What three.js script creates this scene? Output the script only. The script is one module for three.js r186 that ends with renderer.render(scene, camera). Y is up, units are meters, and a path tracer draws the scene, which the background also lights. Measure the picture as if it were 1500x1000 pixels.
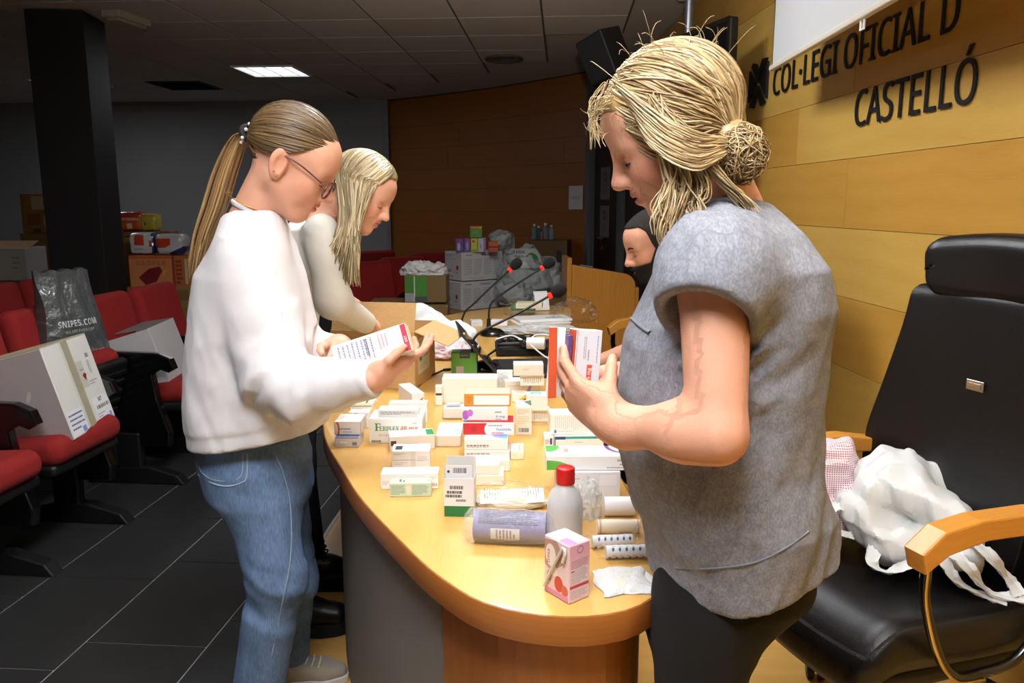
import * as THREE from 'three';
import { mergeGeometries, mergeVertices, toCreasedNormals } from 'three/addons/utils/BufferGeometryUtils.js';
import { RoundedBoxGeometry } from 'three/addons/geometries/RoundedBoxGeometry.js';
import { RectAreaLightUniformsLib } from 'three/addons/lights/RectAreaLightUniformsLib.js';
import { FontLoader } from 'three/addons/loaders/FontLoader.js';
import { TextGeometry } from 'three/addons/geometries/TextGeometry.js';

// ---------------------------------------------------------------- camera, light, exposure
const scene = new THREE.Scene();
scene.background = new THREE.Color(0x000000);
const FOC = 1149, EYE = 1.38, PITCH = Math.atan(202 / FOC);
const camera = new THREE.PerspectiveCamera(2 * Math.atan(500 / FOC) * 180 / Math.PI, 1.5, 0.05, 60);
camera.position.set(0, EYE, 0);
camera.rotation.set(-PITCH, 0, 0);
scene.add(camera);
const renderer = new THREE.WebGLRenderer({ antialias: true });
renderer.toneMapping = THREE.LinearToneMapping;
renderer.toneMappingExposure = 1.08;
renderer.shadowMap.enabled = true;
RectAreaLightUniformsLib.init();
const CEIL = 2.67;
const FLASH = 115;
// ceiling luminaires: [along, across, gain, size] in the ceiling's own grid; the first three hang above the dais, the last two over the audience
const LAMPS = [[0.2, -0.25, 21, [0.9, 0.9]], [3.0, -0.3, 38, [0.6, 0.6]], [7.875, -2.86, 9, [0.6, 0.6]], [8.47, -5.3, 9, [0.6, 0.6]]];

// ---------------------------------------------------------------- helpers
let seed = 1234567;
const rnd = () => { seed = (seed * 1664525 + 1013904223) >>> 0; return seed / 4294967296; };
const rr = (a, b) => a + (b - a) * rnd();
const V = (x, y, z) => new THREE.Vector3(x, y, z);
const clamp = (x, a, b) => Math.min(b, Math.max(a, x));
const mixn = (a, b, t) => a + (b - a) * t;
const sstep = (a, b, x) => { const t = clamp((x - a) / (b - a), 0, 1); return t * t * (3 - 2 * t); };
const used = {};
function numbered(n) { used[n] = (used[n] || 0) + 1; return used[n] === 1 ? n : n + '_' + String(used[n] - 1).padStart(3, '0'); }
function obj(name, geos, mat, parent = null, label = null) {
  let g = Array.isArray(geos) ? (geos.length === 1 ? geos[0] : mergeGeometries(geos.map((q) => { const p = q.index ? q.toNonIndexed() : q; for (const k of Object.keys(p.attributes)) if (!['position', 'normal', 'uv'].includes(k)) p.deleteAttribute(k); p.morphAttributes = {}; return p; }))) : geos;
  const m = new THREE.Mesh(g, mat); m.name = numbered(name); m.castShadow = m.receiveShadow = true;
  if (label) m.userData.label = label;
  (parent || scene).add(m);
  return m;
}
function tag(o, label, category, group) { o.userData.label = label; o.userData.category = category; if (group) o.userData.group = group; return o; }
function thing(name, label, category, p = [0, 0, 0], turn = 0, group = null) {
  const o = new THREE.Group(); o.name = numbered(name); scene.add(o); o.position.set(p[0], p[1], p[2]); o.rotation.y = turn; return tag(o, label, category, group);
}
function struct(name) { const o = new THREE.Group(); o.name = numbered(name); o.userData.kind = 'structure'; scene.add(o); return o; }
function dup(root, p, turn, label) { const r = root.clone(); r.name = numbered(root.name.replace(/_\d{3}$/, '')); r.position.set(p[0], p[1], p[2]); r.rotation.set(0, turn, 0); r.userData = { ...root.userData, label }; scene.add(r); return r; }
// measured places: a direction seen in the photograph, met with a height (on) or a distance ahead (at)
function sight(u, v) { const a = (u - 750) / FOC, b = (500 - v) / FOC, c = Math.cos(PITCH), s = Math.sin(PITCH); return [a, b * c - s, -(c + b * s)]; }
function on(u, v, h) { const r = sight(u, v), t = (h - EYE) / r[1]; return V(r[0] * t, h, r[2] * t); }
function at(u, v, d) { const r = sight(u, v), t = -d / r[2]; return V(r[0] * t, EYE + r[1] * t, -d); }
// noise
const H3 = (x, y, z) => { let h = (x * 374761393 + y * 668265263 + z * 2147483647 * 0 + z * 1274126177) | 0; h = Math.imul(h ^ (h >>> 13), 1274126177); return ((h ^ (h >>> 16)) >>> 0) / 4294967296; };
function vn(x, y, z = 0, px = 0, py = 0) {
  let xi = Math.floor(x), yi = Math.floor(y); const zi = Math.floor(z); let fx = x - xi, fy = y - yi, fz = z - zi; fx *= fx * (3 - 2 * fx); fy *= fy * (3 - 2 * fy); fz *= fz * (3 - 2 * fz);
  const w = (i, n) => n ? ((i % n) + n) % n : i; const x0 = w(xi, px), x1 = w(xi + 1, px), y0 = w(yi, py), y1 = w(yi + 1, py);
  const l = (z) => mixn(mixn(H3(x0, y0, z), H3(x1, y0, z), fx), mixn(H3(x0, y1, z), H3(x1, y1, z), fx), fy);
  return fz === 0 ? l(zi) : mixn(l(zi), l(zi + 1), fz);
}
function fbm(x, y, z = 0, o = 4, px = 0, py = 0) { let s = 0, a = 0.5; for (let i = 0; i < o; i++) { s += a * vn(x, y, z + i * 17, px, py); x *= 2; y *= 2; z *= 2; px *= 2; py *= 2; a *= 0.5; } return s; }
function dataTex(w, h, fn, srgb = true) {
  const d = new Uint8Array(w * h * 4);
  for (let y = 0, i = 0; y < h; y++) for (let x = 0; x < w; x++, i += 4) { const c = fn(x / w, y / h); d[i] = clamp(c[0], 0, 255); d[i + 1] = clamp(c[1], 0, 255); d[i + 2] = clamp(c[2], 0, 255); d[i + 3] = c.length > 3 ? c[3] : 255; }
  const t = new THREE.DataTexture(d, w, h); t.wrapS = t.wrapT = THREE.RepeatWrapping; t.magFilter = THREE.LinearFilter; t.minFilter = THREE.LinearFilter; if (srgb) t.colorSpace = THREE.SRGBColorSpace; t.needsUpdate = true; return t;
}
const hexc = (h) => [(h >> 16) & 255, (h >> 8) & 255, h & 255];
const lerp3 = (a, b, t) => [mixn(a[0], b[0], t), mixn(a[1], b[1], t), mixn(a[2], b[2], t)];
function std(color, rough = 0.6, o = {}) { return new THREE.MeshStandardMaterial({ color, roughness: rough, side: THREE.DoubleSide, ...o }); }
function phys(color, rough, o = {}) { return new THREE.MeshPhysicalMaterial({ color, roughness: rough, side: THREE.DoubleSide, ...o }); }
// veneer: growth rings cut lengthwise; u runs along the grain
function veneer(c0, c1, c2, n, stretch = 4) {
  return dataTex(768, 768, (u, v) => {
    const w = fbm(u * 3, v * 3, n, 3, 3, 3), y = v * stretch + (w - 0.45) * 1.1 * (0.3 + 1.4 * vn(u * 2, v * 2, n + 31, 2, 2)), ring = Math.abs(((y * 3) % 1 + 1) % 1 - 0.5) * 2;
    const fib = vn(u * 24, v * 380, n + 5, 24, 380), t = clamp(0.25 + 0.2 * Math.pow(ring, 1.6) + 0.2 * (fib - 0.5) + 0.5 * (fbm(u * 2, v * 5, n + 9, 3, 2, 5) - 0.45), 0, 1);
    const c = t < 0.5 ? lerp3(c0, c1, t * 2) : lerp3(c1, c2, t * 2 - 1); return c;
  });
}
function repeat(t, sx, sy, rot = 0) { const q = t.clone(); q.repeat.set(sx, sy); q.rotation = rot; q.needsUpdate = true; return q; }
const TX = {
  maple: veneer(hexc(0xd2ac58), hexc(0xc69e4a), hexc(0xb0863c), 3),
  beech: veneer(hexc(0xe0b56a), hexc(0xd4a658), hexc(0xbf8f46), 11, 3),
  panel: veneer(hexc(0xc0945c), hexc(0xb2844c), hexc(0x9a6e3c), 23, 7),
};
const leatherBump = dataTex(256, 256, (u, v) => { const a = vn(u * 40, v * 40, 1, 40, 40), b = vn(u * 80, v * 80, 2, 80, 80); const k = 255 * clamp(Math.abs(a - 0.5) * 1.6 + b * 0.35, 0, 1); return [k, k, k]; }, false);
const clothBump = dataTex(256, 256, (u, v) => { const k = 128 + 60 * Math.sin(u * 256 * Math.PI / 2) * Math.sin(v * 256 * Math.PI / 2) + 60 * (vn(u * 128, v * 128, 4, 128, 128) - 0.5); return [k, k, k]; }, false);
const creaseBump = dataTex(512, 512, (u, v) => { let k = 0; for (let i = 0; i < 4; i++) { const f = 3 << i; k += Math.abs(vn(u * f + vn(u * 4, v * 4, i, 4, 4) * 0, v * f, i * 7 + 1, f, f) - 0.5) * 2 / (1 + i * 0.7); } k = 255 * clamp(k * 0.45, 0, 1); return [k, k, k]; }, false);
const M = {
  mapleWall: std(0xffffff, 0.42, { map: repeat(TX.maple, 0.9, 0.9) }),
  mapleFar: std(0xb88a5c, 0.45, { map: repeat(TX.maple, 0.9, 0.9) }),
  mapleWallB: std(0xf4e6d0, 0.42, { map: repeat(TX.maple, 0.8, 1.0) }),
  tableTop: phys(0xffffff, 0.35, { map: repeat(TX.beech, 1.1, 1.6, Math.PI / 2), clearcoat: 0.25, clearcoatRoughness: 0.15 }),
  tableEdge: std(0xc8a27a, 0.38, { map: repeat(TX.panel, 1.0, 4.5) }),
  tablePanel: std(0xc4a27c, 0.5, { map: repeat(TX.panel, 1.2, 1.2, Math.PI / 2) }),
  daisWood: phys(0xffffff, 0.3, { map: repeat(TX.beech, 0.8, 1.4) }),
  chairWood: std(0xf0d2a0, 0.35, { map: repeat(TX.beech, 2, 4) }),
  grey: std(0x6b655f, 0.7), black: std(0x0c0c0d, 0.5), blackGloss: phys(0x0a0a0b, 0.22, { clearcoat: 0.5 }), blackMatte: std(0x0b0b0c, 0.85), white: std(0xe9e9e6, 0.55), chrome: std(0xd5d5d8, 0.12, { metalness: 1 }),
  leather: phys(0x060607, 0.38, { bumpMap: repeat(leatherBump, 16, 16), bumpScale: 0.00025 }),
  red: std(0x84110f, 0.9, { bumpMap: repeat(clothBump, 4, 4), bumpScale: 0.0006 }),
  steel: std(0x8b8f94, 0.35, { metalness: 0.9 }),
};
function box(w, h, d, x = 0, y = 0, z = 0, r = 0) { const g = r ? new RoundedBoxGeometry(w, h, d, 2, Math.min(r, w / 2.01, h / 2.01, d / 2.01)) : new THREE.BoxGeometry(w, h, d); g.translate(x, y, z); return g; }
function cyl(r0, r1, h, x = 0, y = 0, z = 0, n = 24) { const g = new THREE.CylinderGeometry(r1, r0, h, n); g.translate(x, y, z); return g; }
function tube(pts, r, n = 24, m = 8, closed = false) { return new THREE.TubeGeometry(new THREE.CatmullRomCurve3(pts.map((p) => p.isVector3 ? p : V(...p)), closed, 'catmullrom', 0.5), n, r, m, closed); }
function lathe(pr, n = 32) { return new THREE.LatheGeometry(pr.map((p) => new THREE.Vector2(p[0], p[1])), n); }
// a smooth path on the floor plan, sampled by length
function path2(pts, closed = false, n = 400) {
  const c = new THREE.CatmullRomCurve3(pts.map((p) => V(p[0], 0, p[1])), closed, 'centripetal'), P = c.getSpacedPoints(n), S = [0];
  for (let i = 1; i <= n; i++) S.push(S[i - 1] + P[i].distanceTo(P[i - 1]));
  return { P, L: S[n], at(s) { const k = clamp(s / S[n], 0, 1) * n, i = Math.min(n - 1, Math.floor(k)), f = k - i, a = P[i], b = P[i + 1], d = b.clone().sub(a).normalize(); return { x: mixn(a.x, b.x, f), z: mixn(a.z, b.z, f), tx: d.x, tz: d.z, nx: d.z, nz: -d.x }; }, near(x, z) { let m = 0, e = 1e9; for (let i = 0; i <= n; i++) { const q = (P[i].x - x) ** 2 + (P[i].z - z) ** 2; if (q < e) { e = q; m = i; } } return S[m]; } };
}
// a slab that follows such a path from s0 to s1, y0 to y1, between the side offsets t0 and t1
function band(path, s0, s1, y0, y1, t0, t1, du = 0, dv = 0, step = 0.08) {
  const n = Math.max(1, Math.ceil((s1 - s0) / step)), pos = [], uv = [], ring = [];
  for (let i = 0; i <= n; i++) { const s = mixn(s0, s1, i / n), q = path.at(s); ring.push([s, q.x + q.nx * t0, q.z + q.nz * t0, q.x + q.nx * t1, q.z + q.nz * t1]); }
  const quad = (a, b, c, d, ua, ub, uc, ud) => { pos.push(...a, ...b, ...c, ...a, ...c, ...d); uv.push(...ua, ...ub, ...uc, ...ua, ...uc, ...ud); };
  for (let i = 0; i < n; i++) {
    const A = ring[i], B = ring[i + 1], a = A[0] + du, b = B[0] + du, v0 = y0 + dv, v1 = y1 + dv, t = t1 - t0;
    quad([A[3], y0, A[4]], [B[3], y0, B[4]], [B[3], y1, B[4]], [A[3], y1, A[4]], [a, v0], [b, v0], [b, v1], [a, v1]);
    quad([B[1], y0, B[2]], [A[1], y0, A[2]], [A[1], y1, A[2]], [B[1], y1, B[2]], [b, v0], [a, v0], [a, v1], [b, v1]);
    quad([A[1], y1, A[2]], [A[3], y1, A[4]], [B[3], y1, B[4]], [B[1], y1, B[2]], [a, v1], [a, v1 + t], [b, v1 + t], [b, v1]);
    quad([A[3], y0, A[4]], [A[1], y0, A[2]], [B[1], y0, B[2]], [B[3], y0, B[4]], [a, v0], [a, v0 + t], [b, v0 + t], [b, v0]);
  }
  for (const [R, fl] of [[ring[0], 1], [ring[n], 0]]) { const a = R[0] + du, q = [[R[1], y0, R[2]], [R[3], y0, R[4]], [R[3], y1, R[4]], [R[1], y1, R[2]]], w = [[a, y0 + dv], [a + 0.02, y0 + dv], [a + 0.02, y1 + dv], [a, y1 + dv]]; if (fl) quad(q[0], q[1], q[2], q[3], w[0], w[1], w[2], w[3]); else quad(q[1], q[0], q[3], q[2], w[1], w[0], w[3], w[2]); }
  const g = new THREE.BufferGeometry(); g.setAttribute('position', new THREE.Float32BufferAttribute(pos, 3)); g.setAttribute('uv', new THREE.Float32BufferAttribute(uv, 2)); g.computeVertexNormals(); return g;
}
// flat outline (x, z) raised from y0 to y1 with a small round on the top rim; groups: 0 faces, 1 rim
function slab(outline, y0, y1, bevel = 0.003, holes = []) {
  const sh = new THREE.Shape(outline.map((p) => new THREE.Vector2(p[0], -p[1])));
  for (const h of holes) sh.holes.push(new THREE.Path(h.map((p) => new THREE.Vector2(p[0], -p[1]))));
  const g = new THREE.ExtrudeGeometry(sh, { depth: y1 - y0 - 2 * bevel, bevelEnabled: bevel > 0, bevelSize: bevel, bevelThickness: bevel, bevelOffset: -bevel, bevelSegments: 2, curveSegments: 4 });
  g.rotateX(-Math.PI / 2); g.translate(0, y0 + bevel, 0);
  const p = g.attributes.position, nn = g.attributes.normal, uv = g.attributes.uv;
  for (let i = 0; i < p.count; i++) Math.abs(nn.getY(i)) > 0.8 ? uv.setXY(i, p.getX(i), p.getZ(i)) : uv.setXY(i, p.getX(i) * 0.8 - p.getZ(i) * 0.8, p.getY(i));
  return g;
}
// ---------------------------------------------------------------- the room
const AZ = 3.68 * Math.PI / 180, cA = Math.cos(AZ), sA = Math.sin(AZ);
const grid = (s, t) => [s * sA + t * cA, -s * cA + t * sA];           // along / across the room's grid -> x, z
const toGrid = (x, z) => [x * sA - z * cA, x * cA + z * sA];
const wallR = path2([[1.5, 4], [1.42, 1], [1.37, -1], [1.34, -2], [1.30, -3], [1.255, -4], [1.21, -5], [1.19, -5.8], [1.17, -6.75]]);
const wallF = path2([[0.80, -8.12], [0.32, -8.7], [-0.15, -9.21], [-0.8, -9.8], [-1.6, -10.42]]);
const wallD = path2([[1.17, -6.75], [1.0, -7.4], [0.80, -8.12]]);
const ROWS = [0.0, 0.2, 0.467, 0.747, 1.02, 1.285, 1.55, 1.795, 2.06, 2.33, CEIL];
function panelled(name, path, offs, len, mats) {
  const w = struct(name), mk = std(0x2a1c0c, 0.8);
  obj('backing', band(path, 0, path.L, 0, CEIL + 0.1, -0.16, -0.022, 0, 0, 0.3), mk, w);
  for (let r = 0; r < ROWS.length - 1; r++) {
    const o = offs[r % offs.length]; let s = o - Math.ceil(o / len) * len;
    while (s < path.L) {
      const a = Math.max(0, s) + 0.001, b = Math.min(path.L, s + len) - 0.001;
      if (b - a > 0.02) obj('wood_panel', band(path, a, b, ROWS[r] + 0.001, ROWS[r + 1] - 0.001, -0.018, rr(-0.001, 0.0005), rr(0, 9), rr(0, 9), 0.12), mats[rnd() < 0.5 ? 0 : 1], w);
      s += len;
    }
  }
  return w;
}
const sAt = (z) => wallR.near(1.3, z);
panelled('wall_right', wallR, [sAt(-2.9), sAt(-3.5), sAt(-4.2), sAt(-3.25), sAt(-4.3), sAt(-3.1), sAt(-3.6), sAt(-3.1), sAt(-4.1)], 2.3, [M.mapleWall, M.mapleWallB]);
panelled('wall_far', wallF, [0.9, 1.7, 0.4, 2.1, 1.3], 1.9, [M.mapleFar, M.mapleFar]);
{ // the recess between the two curved walls, with its door and steel posts
  const w = struct('wall_recess'); obj('plaster', band(wallD, 0, wallD.L, 0, CEIL + 0.1, -0.16, 0, 0, 0, 0.2), std(0x2e2016, 0.6), w);
  const d = struct('door_1');
  obj('door_leaf', band(wallD, 0.62, 1.22, 0.005, 2.1, 0.001, 0.035, 0, 0, 0.2), std(0x3a2616, 0.45, { map: repeat(TX.panel, 1, 1, Math.PI / 2) }), d);
  obj('door_frame', [band(wallD, 0.54, 0.62, 0, 2.18, 0.001, 0.05, 0, 0, 0.1), band(wallD, 1.22, 1.27, 0, 2.18, 0.001, 0.05, 0, 0, 0.1), band(wallD, 0.62, 1.22, 2.1, 2.18, 0.001, 0.05, 0, 0, 0.2)], std(0x5d5e5f, 0.5), d);
  const q = wallD.at(1.0), hx = q.x + q.nx * 0.075, hz = q.z + q.nz * 0.075;
  obj('door_handle', [tube([[q.x + q.nx * 0.035, 1.05, q.z + q.nz * 0.035], [hx, 1.05, hz], [hx - q.tx * 0.03, 1.05, hz - q.tz * 0.03], [hx - q.tx * 0.14, 1.05, hz - q.tz * 0.14]], 0.011), cyl(0.026, 0.026, 0.012).rotateX(Math.PI / 2).rotateY(Math.atan2(q.nx, q.nz)).translate(q.x + q.nx * 0.042, 1.05, q.z + q.nz * 0.042), cyl(0.02, 0.02, 0.014).rotateX(Math.PI / 2).rotateY(Math.atan2(q.nx, q.nz)).translate(q.x + q.nx * 0.042, 0.95, q.z + q.nz * 0.042)], M.steel, d);
  const t = struct('trim_1'); obj('steel_post', band(wallD, 1.33, 1.43, 0, CEIL, 0.001, 0.06, 0, 0, 0.1), std(0x6d7176, 0.5), t);
}
const greyWall = std(0x8c8c8c, 0.9, { bumpMap: repeat(creaseBump, 3, 3), bumpScale: 0.0008 });
{ // plain rendered walls
  const e0 = toGrid(-1.6, -10.42), b = struct('wall_back'), c = grid(e0[0], e0[1] + 0.04), L = 9, m = grid(e0[0] + 0.08, e0[1] - L / 2);
  obj('plaster', box(L, CEIL + 0.1, 0.16, 0, (CEIL + 0.1) / 2, 0).rotateY(-AZ).translate(m[0], 0, m[1]), greyWall, b);
  const tr = struct('trim_2'); obj('steel_edge', box(0.05, CEIL, 0.05, c[0] - 0.05, CEIL / 2, c[1] + 0.03), std(0x77797c, 0.5), tr);
  const l = struct('wall_left'), q = grid(3.2, e0[1] - L); obj('plaster', box(0.16, CEIL + 0.1, 16, 0, (CEIL + 0.1) / 2, 0).rotateY(-AZ).translate(q[0], 0, q[1]), greyWall, l);
  const f = struct('wall_behind'); obj('plaster', box(14, CEIL + 0.1, 0.16, -4, (CEIL + 0.1) / 2, 3.98), std(0x77726a, 0.9), f);
}
// ceiling: plaster slab, dark runners, tiles dropped in between
const lampCells = [];
{
  const c = struct('ceiling'), plaster = std(0xb5ada2, 0.92), run = std(0x57534d, 0.7), tm = [0xbdb5aa, 0xb8b0a5, 0xc1b9ae].map((k) => std(k, 0.95, { bumpMap: repeat(creaseBump, 1.5, 1.5), bumpScale: 0.0006 }));
  obj('plaster', box(14, 0.12, 16, -4, CEIL + 0.075, -3.7), plaster, c);
  const tg = box(0.586, 0.016, 0.592, 0, 0, 0, 0.002), T0 = -0.0 + 0.14, S0 = 7.575;
  const wallNear = (x, z) => { for (const p of [wallF, wallD, wallR]) { const s = p.near(x, z), q = p.at(s); if ((x - q.x) * q.nx + (z - q.z) * q.nz < (p === wallR ? 0.3 : 0.75) && Math.hypot(x - q.x, z - q.z) < 1.6) return true; } return false; };
  const free = new Set();
  for (let i = -13; i <= 2; i++) for (let k = -5; k <= 4; k++) {
    const t = T0 + i * 0.6, s = S0 + k * 0.6 + 0.3, [x, z] = grid(s, t);
    if (z < -10.2 || wallNear(x, z) || x > 1.05) continue;
    free.add(i + ',' + k);
    if (LAMPS.some((l) => Math.hypot(l[0] - s, l[1] - t) < 0.25)) continue;
    const m = obj('ceiling_tile', tg, tm[Math.floor(rnd() * 3)], c); m.position.set(x, CEIL, z); m.rotation.y = -AZ;
  }
  for (let i = -14; i <= 2; i++) { const t = T0 + i * 0.6 + 0.3; let a = 1e9, b = -1e9; for (let k = -5; k <= 4; k++) if (free.has(i + ',' + k) || free.has((i + 1) + ',' + k)) { a = Math.min(a, k); b = Math.max(b, k); } if (b < a) continue; const s0 = S0 + a * 0.6, s1 = S0 + (b + 1) * 0.6, [x, z] = grid((s0 + s1) / 2, t); obj('ceiling_runner', box(0.014, 0.01, s1 - s0).rotateY(-AZ).translate(x, CEIL + 0.001, z), run, c); }
}
const glow = new THREE.MeshStandardMaterial({ color: 0xffffff, emissive: 0xf4f8ff, emissiveIntensity: 1.6 });
LAMPS.forEach(([s, t, gain, size], i) => {
  const [x, z] = grid(s, t);
  const names = ['large square ceiling luminaire over the near end of the dais table', 'square ceiling luminaire over the middle of the dais table', 'bright square ceiling luminaire seen above the ponytailed woman', 'bright ceiling luminaire half hidden by the black pillar'];
  const o = thing('ceiling_light', names[i], 'ceiling light', [x, CEIL, z], -AZ, 'recessed ceiling luminaires');
  const w = size[0], d = size[1];
  obj('frame', [box(w, 0.03, 0.02, 0, -0.006, d / 2 - 0.01), box(w, 0.03, 0.02, 0, -0.006, -d / 2 + 0.01), box(0.02, 0.03, d - 0.04, w / 2 - 0.01, -0.006, 0), box(0.02, 0.03, d - 0.04, -w / 2 + 0.01, -0.006, 0)], M.white, o);
  obj('diffuser', box(w - 0.04, 0.006, d - 0.04, 0, -0.002, 0), glow, o);
  obj('louvre', [-0.3, 0, 0.3].map((k) => box(0.006, 0.012, d - 0.042, k * w, -0.012, 0)), M.white, o);
  const l = new THREE.RectAreaLight(0xf6f8ff, gain, w - 0.06, d - 0.06); l.position.set(0, -0.02, 0); l.rotation.x = -Math.PI / 2; l.castShadow = true; o.add(l);
});
// floor: grout bed and stone tiles laid in strips
{
  const f = struct('floor'); obj('grout_bed', box(14, 0.1, 16, -4, -0.0535, -3.7), std(0xa2a3a5, 0.9), f);
  const slate = dataTex(512, 512, (u, v) => { const k = 37 + 16 * (fbm(u * 4, v * 4, 3, 5, 4, 4) - 0.45) + 6 * (vn(u * 128, v * 128, 8, 128, 128) - 0.5); return [k, k + 1, k + 1]; });
  const tm = [0, 1, 2].map((i) => { const t = repeat(slate, 1, 1); t.offset.set(i * 0.31, i * 0.57); return std([0xffffff, 0xf0f0f0, 0xe4e6e8][i], 0.55, { map: t }); });
  const g = box(0.394, 0.012, 0.569, 0, -0.006, 0, 0.0008), A4 = 4.2 * Math.PI / 180, c4 = Math.cos(A4), s4 = Math.sin(A4);
  for (let i = -13; i <= 1; i++) for (let k = -2; k <= 15; k++) {
    const t = -1.53 - 0.2 + i * 0.4 + 0.4, s = 2.20 + (k - 1) * 0.575 + 0.155 * i + 0.2875 - Math.floor(0.155 * i / 0.575) * 0.575;
    const x = s * s4 + t * c4, z = -s * c4 + t * s4;
    const u = 750 + FOC * x / (-z), lim = z > -2.6 ? -0.45 : -0.35;
    if (x > lim || z < -9.6) continue;
    const m = obj('floor_tile', g, tm[Math.floor(rnd() * 3)], f); m.position.set(x, 0, z); m.rotation.y = -A4;
  }
  const d = struct('floor_dais');
  const edge = [[-0.45, 0.9], [-0.5, -0.6], [-0.56, -1.5], [-0.65, -2.1], [-0.73, -2.6], [-0.785, -3.05], [-0.77, -3.45], [-0.72, -4.1], [-0.6, -4.9], [-0.3, -5.6], [0.2, -6.0], [0.9, -6.1], [1.18, -6.1]];
  const ep = path2(edge), out = ep.P.filter((_, i) => i % 8 === 0).map((p) => [p.x, p.z]);
  for (const z of [-5, -4, -3, -2, -1, 0, 0.9]) { const q = wallR.at(wallR.near(1.3, z)); out.push([q.x - 0.004, z]); }
  obj('wood_floor', slab(out, 0.0005, 0.0125, 0), M.daisWood, d);
  const tr = struct('trim_3'); obj('edge_strip', band(ep, 0, ep.L, 0.0005, 0.0145, -0.012, 0.003), std(0xb9b4a8, 0.5), tr);
}
{ // pillar
  const p = struct('pillar'); obj('cladding', [box(0.37, CEIL - 0.02, 0.37, 0, CEIL / 2 - 0.01, 0, 0.004)].map((g) => g.rotateY(0.1).translate(-3.07, 0, -5.7)), std(0x0b0b0c, 0.6), p);
}
{ // fittings on the ceiling
  const v = thing('ceiling_vent', 'round grey ceiling vent between the tiles above the curved wood wall', 'vent', [-0.07, CEIL - 0.02, -7.33]);
  obj('rim', lathe([[0.16, 0.01], [0.175, 0.0], [0.17, -0.008], [0.155, -0.006]]), std(0x55524d, 0.5), v);
  obj('vane', [0.03, 0.06, 0.09, 0.12, 0.145].map((r) => lathe([[r, 0.012], [r + 0.012, -0.002], [r + 0.014, 0.0], [r + 0.003, 0.014]])), std(0x4a4844, 0.5), v);
  obj('cup', cyl(0.155, 0.155, 0.004, 0, 0.014, 0), M.black, v);
  const e = thing('emergency_light', 'pale oblong emergency light fixed to the ceiling by the black pillar', 'light fitting', [-2.66, CEIL - 0.008, -5.72], -0.2);
  obj('housing', box(0.14, 0.05, 0.34, 0, -0.025, 0, 0.01), std(0xa89f8e, 0.6), e); obj('diffuser', box(0.1, 0.03, 0.3, 0, -0.055, 0, 0.012), std(0x9b947f, 0.4), e);
  const g = thing('ceiling_grille', 'dark square ceiling grille beyond the black pillar', 'grille', [-3.6, CEIL - 0.012, -9.0], -AZ);
  obj('frame', [box(0.6, 0.01, 0.03, 0, 0, 0.285), box(0.6, 0.01, 0.03, 0, 0, -0.285), box(0.03, 0.01, 0.54, 0.285, 0, 0), box(0.03, 0.01, 0.54, -0.285, 0, 0)], M.black, g); for (let i = 0; i < 8; i++) obj('slat', box(0.54, 0.004, 0.05).rotateX(0.5).translate(0, 0, -0.24 + i * 0.068), M.black, g);
  const s = thing('smoke_detector', 'small white smoke detector on the ceiling by the screen pole', 'detector', [1.06, CEIL - 0.012, -5.15]);
  obj('base', cyl(0.05, 0.055, 0.02, 0, 0, 0), M.white, s); obj('cap', lathe([[0, -0.04], [0.03, -0.038], [0.042, -0.02], [0.042, -0.01]]), M.white, s);
}
// ---------------------------------------------------------------- dais table
const tableOut = path2([[0.268, -1.63], [0.283, -1.42], [0.262, -1.25], [0.195, -1.165], [0.09, -1.138], [-0.036, -1.175], [-0.125, -1.27], [-0.221, -1.428], [-0.341, -1.655], [-0.418, -1.836], [-0.523, -2.104], [-0.6, -2.45], [-0.635, -2.9], [-0.62, -3.4], [-0.56, -3.9], [-0.43, -4.43], [-0.2, -4.76], [0.05, -4.94], [0.25, -4.97], [0.35, -4.87], [0.345, -4.5], [0.3, -4.0], [0.26, -3.4], [0.24, -2.8], [0.245, -2.2]], true, 500);
const TOP = 0.74;
{
  const t = thing('dais_table', 'long curved light wood dais table covered with medicine boxes', 'table');
  const out = tableOut.P.filter((_, i) => i % 2 === 0 && i < 499).map((p) => [p.x, p.z]);
  obj('tabletop', toCreasedNormals(slab(out, TOP - 0.052, TOP, 0.004), 0.5), [M.tableTop, M.tableEdge], t);
  const sS = tableOut.near(-0.165, -1.335), sG = tableOut.near(-0.43, -4.43), sW = tableOut.near(0.28, -1.5);
  obj('front_panel', band(tableOut, sS, sG, 0.013, TOP - 0.053, -0.062, -0.042, 0, 0, 0.05), std(0x6e6a66, 0.75, { bumpMap: repeat(clothBump, 6, 6), bumpScale: 0.0003 }), t, 'grey curved front panel');
  obj('end_panel', band(tableOut, sW, sS - 0.004, 0.013, TOP - 0.053, -0.065, -0.045, 0, 0, 0.05), M.tablePanel, t, 'wood end panel');
  obj('back_panel', band(tableOut, sG, tableOut.near(0.35, -4.87), 0.013, TOP - 0.053, -0.065, -0.045, 0, 0, 0.05), M.tablePanel, t);
}

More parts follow.
